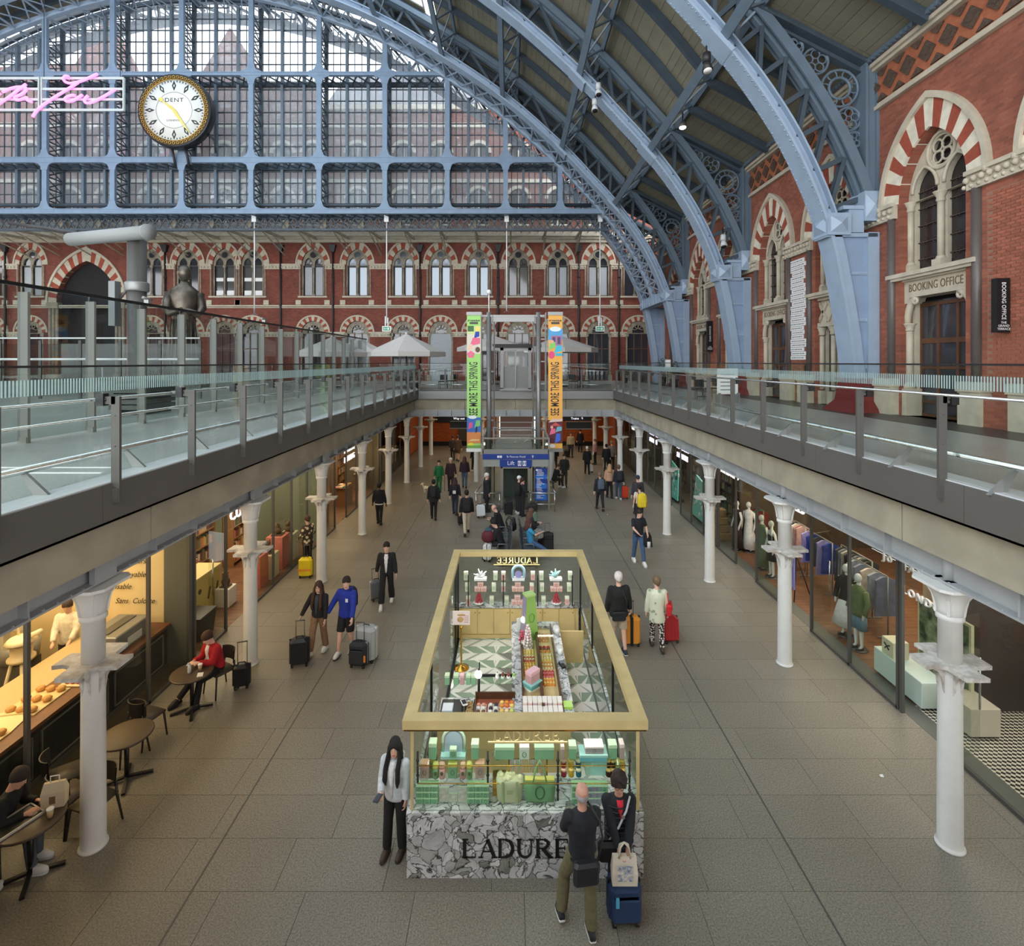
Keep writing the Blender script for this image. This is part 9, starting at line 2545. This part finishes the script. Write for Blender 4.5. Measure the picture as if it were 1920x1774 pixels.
person('seated person in dark clothes next to the woman in turquoise',.70,19.6,1.68,-75,top=(44,46,54),legs=(40,40,44),hair=(96,66,52),hs='mid',sit=.45,lean=.1,feet=((-.1,.45,0),(.1,.5,0)),hands=((-.1,.36,.8),(.1,.36,.8)))
item('lap_bag','grey striped bag on the lap of the woman in turquoise','bag',(.98,18.5,.62),[('body',MB().cbox((0,0,0),(.30,.34,.30),.06,0,.3),C(96,96,92,.8,col2=(150,150,140),scale=14)),('strap',MB().tube([(-.1,0,.28),(-.2,.1,.5),(-.3,.1,.62)],.018,6),M['black'])])
suitcase('tall black suitcase standing by the right seats',1.32,18.75,.1,.40,.28,.72,(30,30,34),.3,False)
# --- right side, middle and far
g=person('person seated in black by the lift side with a phone',2.32,28.2,1.70,-60,top=(28,28,30),legs=(50,46,46),shoes=(220,220,220),hair=(110,74,54),sit=.42,lean=.4,hp=-.5,feet=((-.1,.45,0),(.1,.55,0)),hands=((-.08,.42,.74),(.1,.42,.76)))
item('stool','low grey stool under the person seated by the lift','stool',(2.28,28.2,0),[('seat',MB().lathe([(.20,.36),(.22,.40),(.2,.43)],n=14),M['steeld']),('pedestal',MB().rod((0,0,0),(0,0,.37),.05),M['steeld'])])
person('man in dark hooded coat standing with hands in pockets right of the lift',*at(1058,913),1.76,178,top=(44,46,42),legs=(56,54,46),hair=(60,44,36),hood=True,tl=.80,bulk=1.2,hands=((-.2,.1,.92),(.2,.1,.92)))
person('person in black legs partly behind the right column under the orange banner',*at(1040,883),1.74,10,top=(30,26,28),legs=(26,26,28),feet=STEP)
g=person('person in tan jacket with dark scarf walking far right of the lift',*at(1070,857),1.76,184,top=(176,160,130),legs=(40,42,48),hair=(60,50,44),skin=TAN,feet=STEP,bulk=1.15)
suitcase('small black case beside the person in the tan jacket',*at(1062,858),.1,.36,.24,.56,(26,26,28),.3)
person('hooded person in black walking away in the far passage',*at(1088,848),1.70,3,top=(26,26,30),legs=(26,26,30),hair=(24,22,22),hs='cap',tl=.7,bulk=1.15,feet=STEP)
person('person in black with white knitted hat walking away on the right',*at(1101,889),1.66,4,top=(28,28,32),legs=(26,26,28),hair=(236,234,226),hs='cap',tl=.74,bulk=1.15,feet=STEP)
suitcase('pale case pulled by the person with the white hat',*at(1107,886),.1,.32,.22,.50,(206,206,204),.3,True,tilt=-.2)
person('person in dusty pink jacket and black trousers turned left, far right',*at(1116,871),1.66,70,top=(176,126,130),legs=(28,28,30),hair=(110,80,56),bulk=1.2)
person('dark haired person with black backpack beside the grey haired man, far right',*at(1137,884),1.68,0,top=(28,28,32),legs=(26,26,28),hair=(30,24,22),bulk=1.15)
person('grey haired man in beige coat before the fifth right column',*at(1147,880),1.78,5,top=(140,130,116),legs=(34,32,34),hair=(150,120,100),tl=.8)
g=person('man with grey backpack in dark jacket walking away right of the lift',*at(1125,957),1.72,4,top=(36,38,44),legs=(34,34,38),hair=(120,96,80),feet=WALK,bulk=1.05)
backpack('grey blue backpack on the man in the dark jacket',W2(g,(0,-.14,1.26)),g.rotation_euler[2],(86,96,112))
person('fair haired woman in peach jacket and black trousers walking away',*at(1143,934),1.68,3,top=(206,160,130),legs=(28,28,30),hair=(190,150,110),hs='mid',feet=STEP,bulk=1.05)
g=person('man in navy top and jeans with black backpack by the orange-red case',*at(1160,937),1.70,-2,top=(36,40,50),legs=(62,76,94),shoes=(210,210,210),hair=(110,84,66),feet=STEP,bulk=1.1)
backpack('round black backpack on the man by the orange-red case',W2(g,(0,-.14,1.22)),g.rotation_euler[2],(36,38,44))
suitcase('orange-red ribbed suitcase pulled by the man in jeans',*at(1170,935),.05,.40,.27,.62,(214,72,40),.3)
person('man in dark purple grey jacket with cap walking before the fourth right column',*at(1196,966),1.74,2,top=(60,58,66),legs=(34,34,40),hair=(50,50,66),hs='cap',bulk=1.2,feet=STEP)
g=person('woman in pale top carrying a bright yellow backpack',*at(1199,984),1.64,4,top=(226,206,186),legs=(36,36,44),hair=(44,32,28),hs='bun',sleeve=.4,feet=STEP)
backpack('bright yellow square backpack with black straps',W2(g,(.04,-.14,1.08)),g.rotation_euler[2],(236,206,50),1.25)
# --- person with the yellow case at the gift shop window
x,y=at(577,1062)
chk=spots('chequered_shawl',(226,210,176),(70,58,46),9,.35,.45)
person('person in spotted brown and cream shawl turned to the gift shop window',x,y,1.66,60,topmat=chk,legs=(40,36,36),hair=(80,56,40),tl=.80,bulk=1.2,hands=((-.2,.2,1.0),(.2,.2,1.0)))
s3=suitcase('bright yellow suitcase with orange band at the gift shop window',*at(574,1082),.05,.42,.28,.62,(232,206,40),.36,True)
MB().bx(-.212,.212,-.150,-.146,.24,.30).build('luggage_belt',C(226,140,60),s3)
for o in list(COL.objects):bare(o)
# --- litter on the floor
for px,py,lb in ((1139,965,'small white paper scrap on the floor right of the lift'),(1653,1290+165,'tiny white paper scrap on the floor near the right column')):
 item('paper_scrap',lb,'litter',FL(px,py,.002),[('scrap',MB().add([(-.03,-.02,0),(.025,-.025,.0),(.03,.02,.012),(-.02,.025,.005)],[(0,1,2,3)]),M['whitep'])])
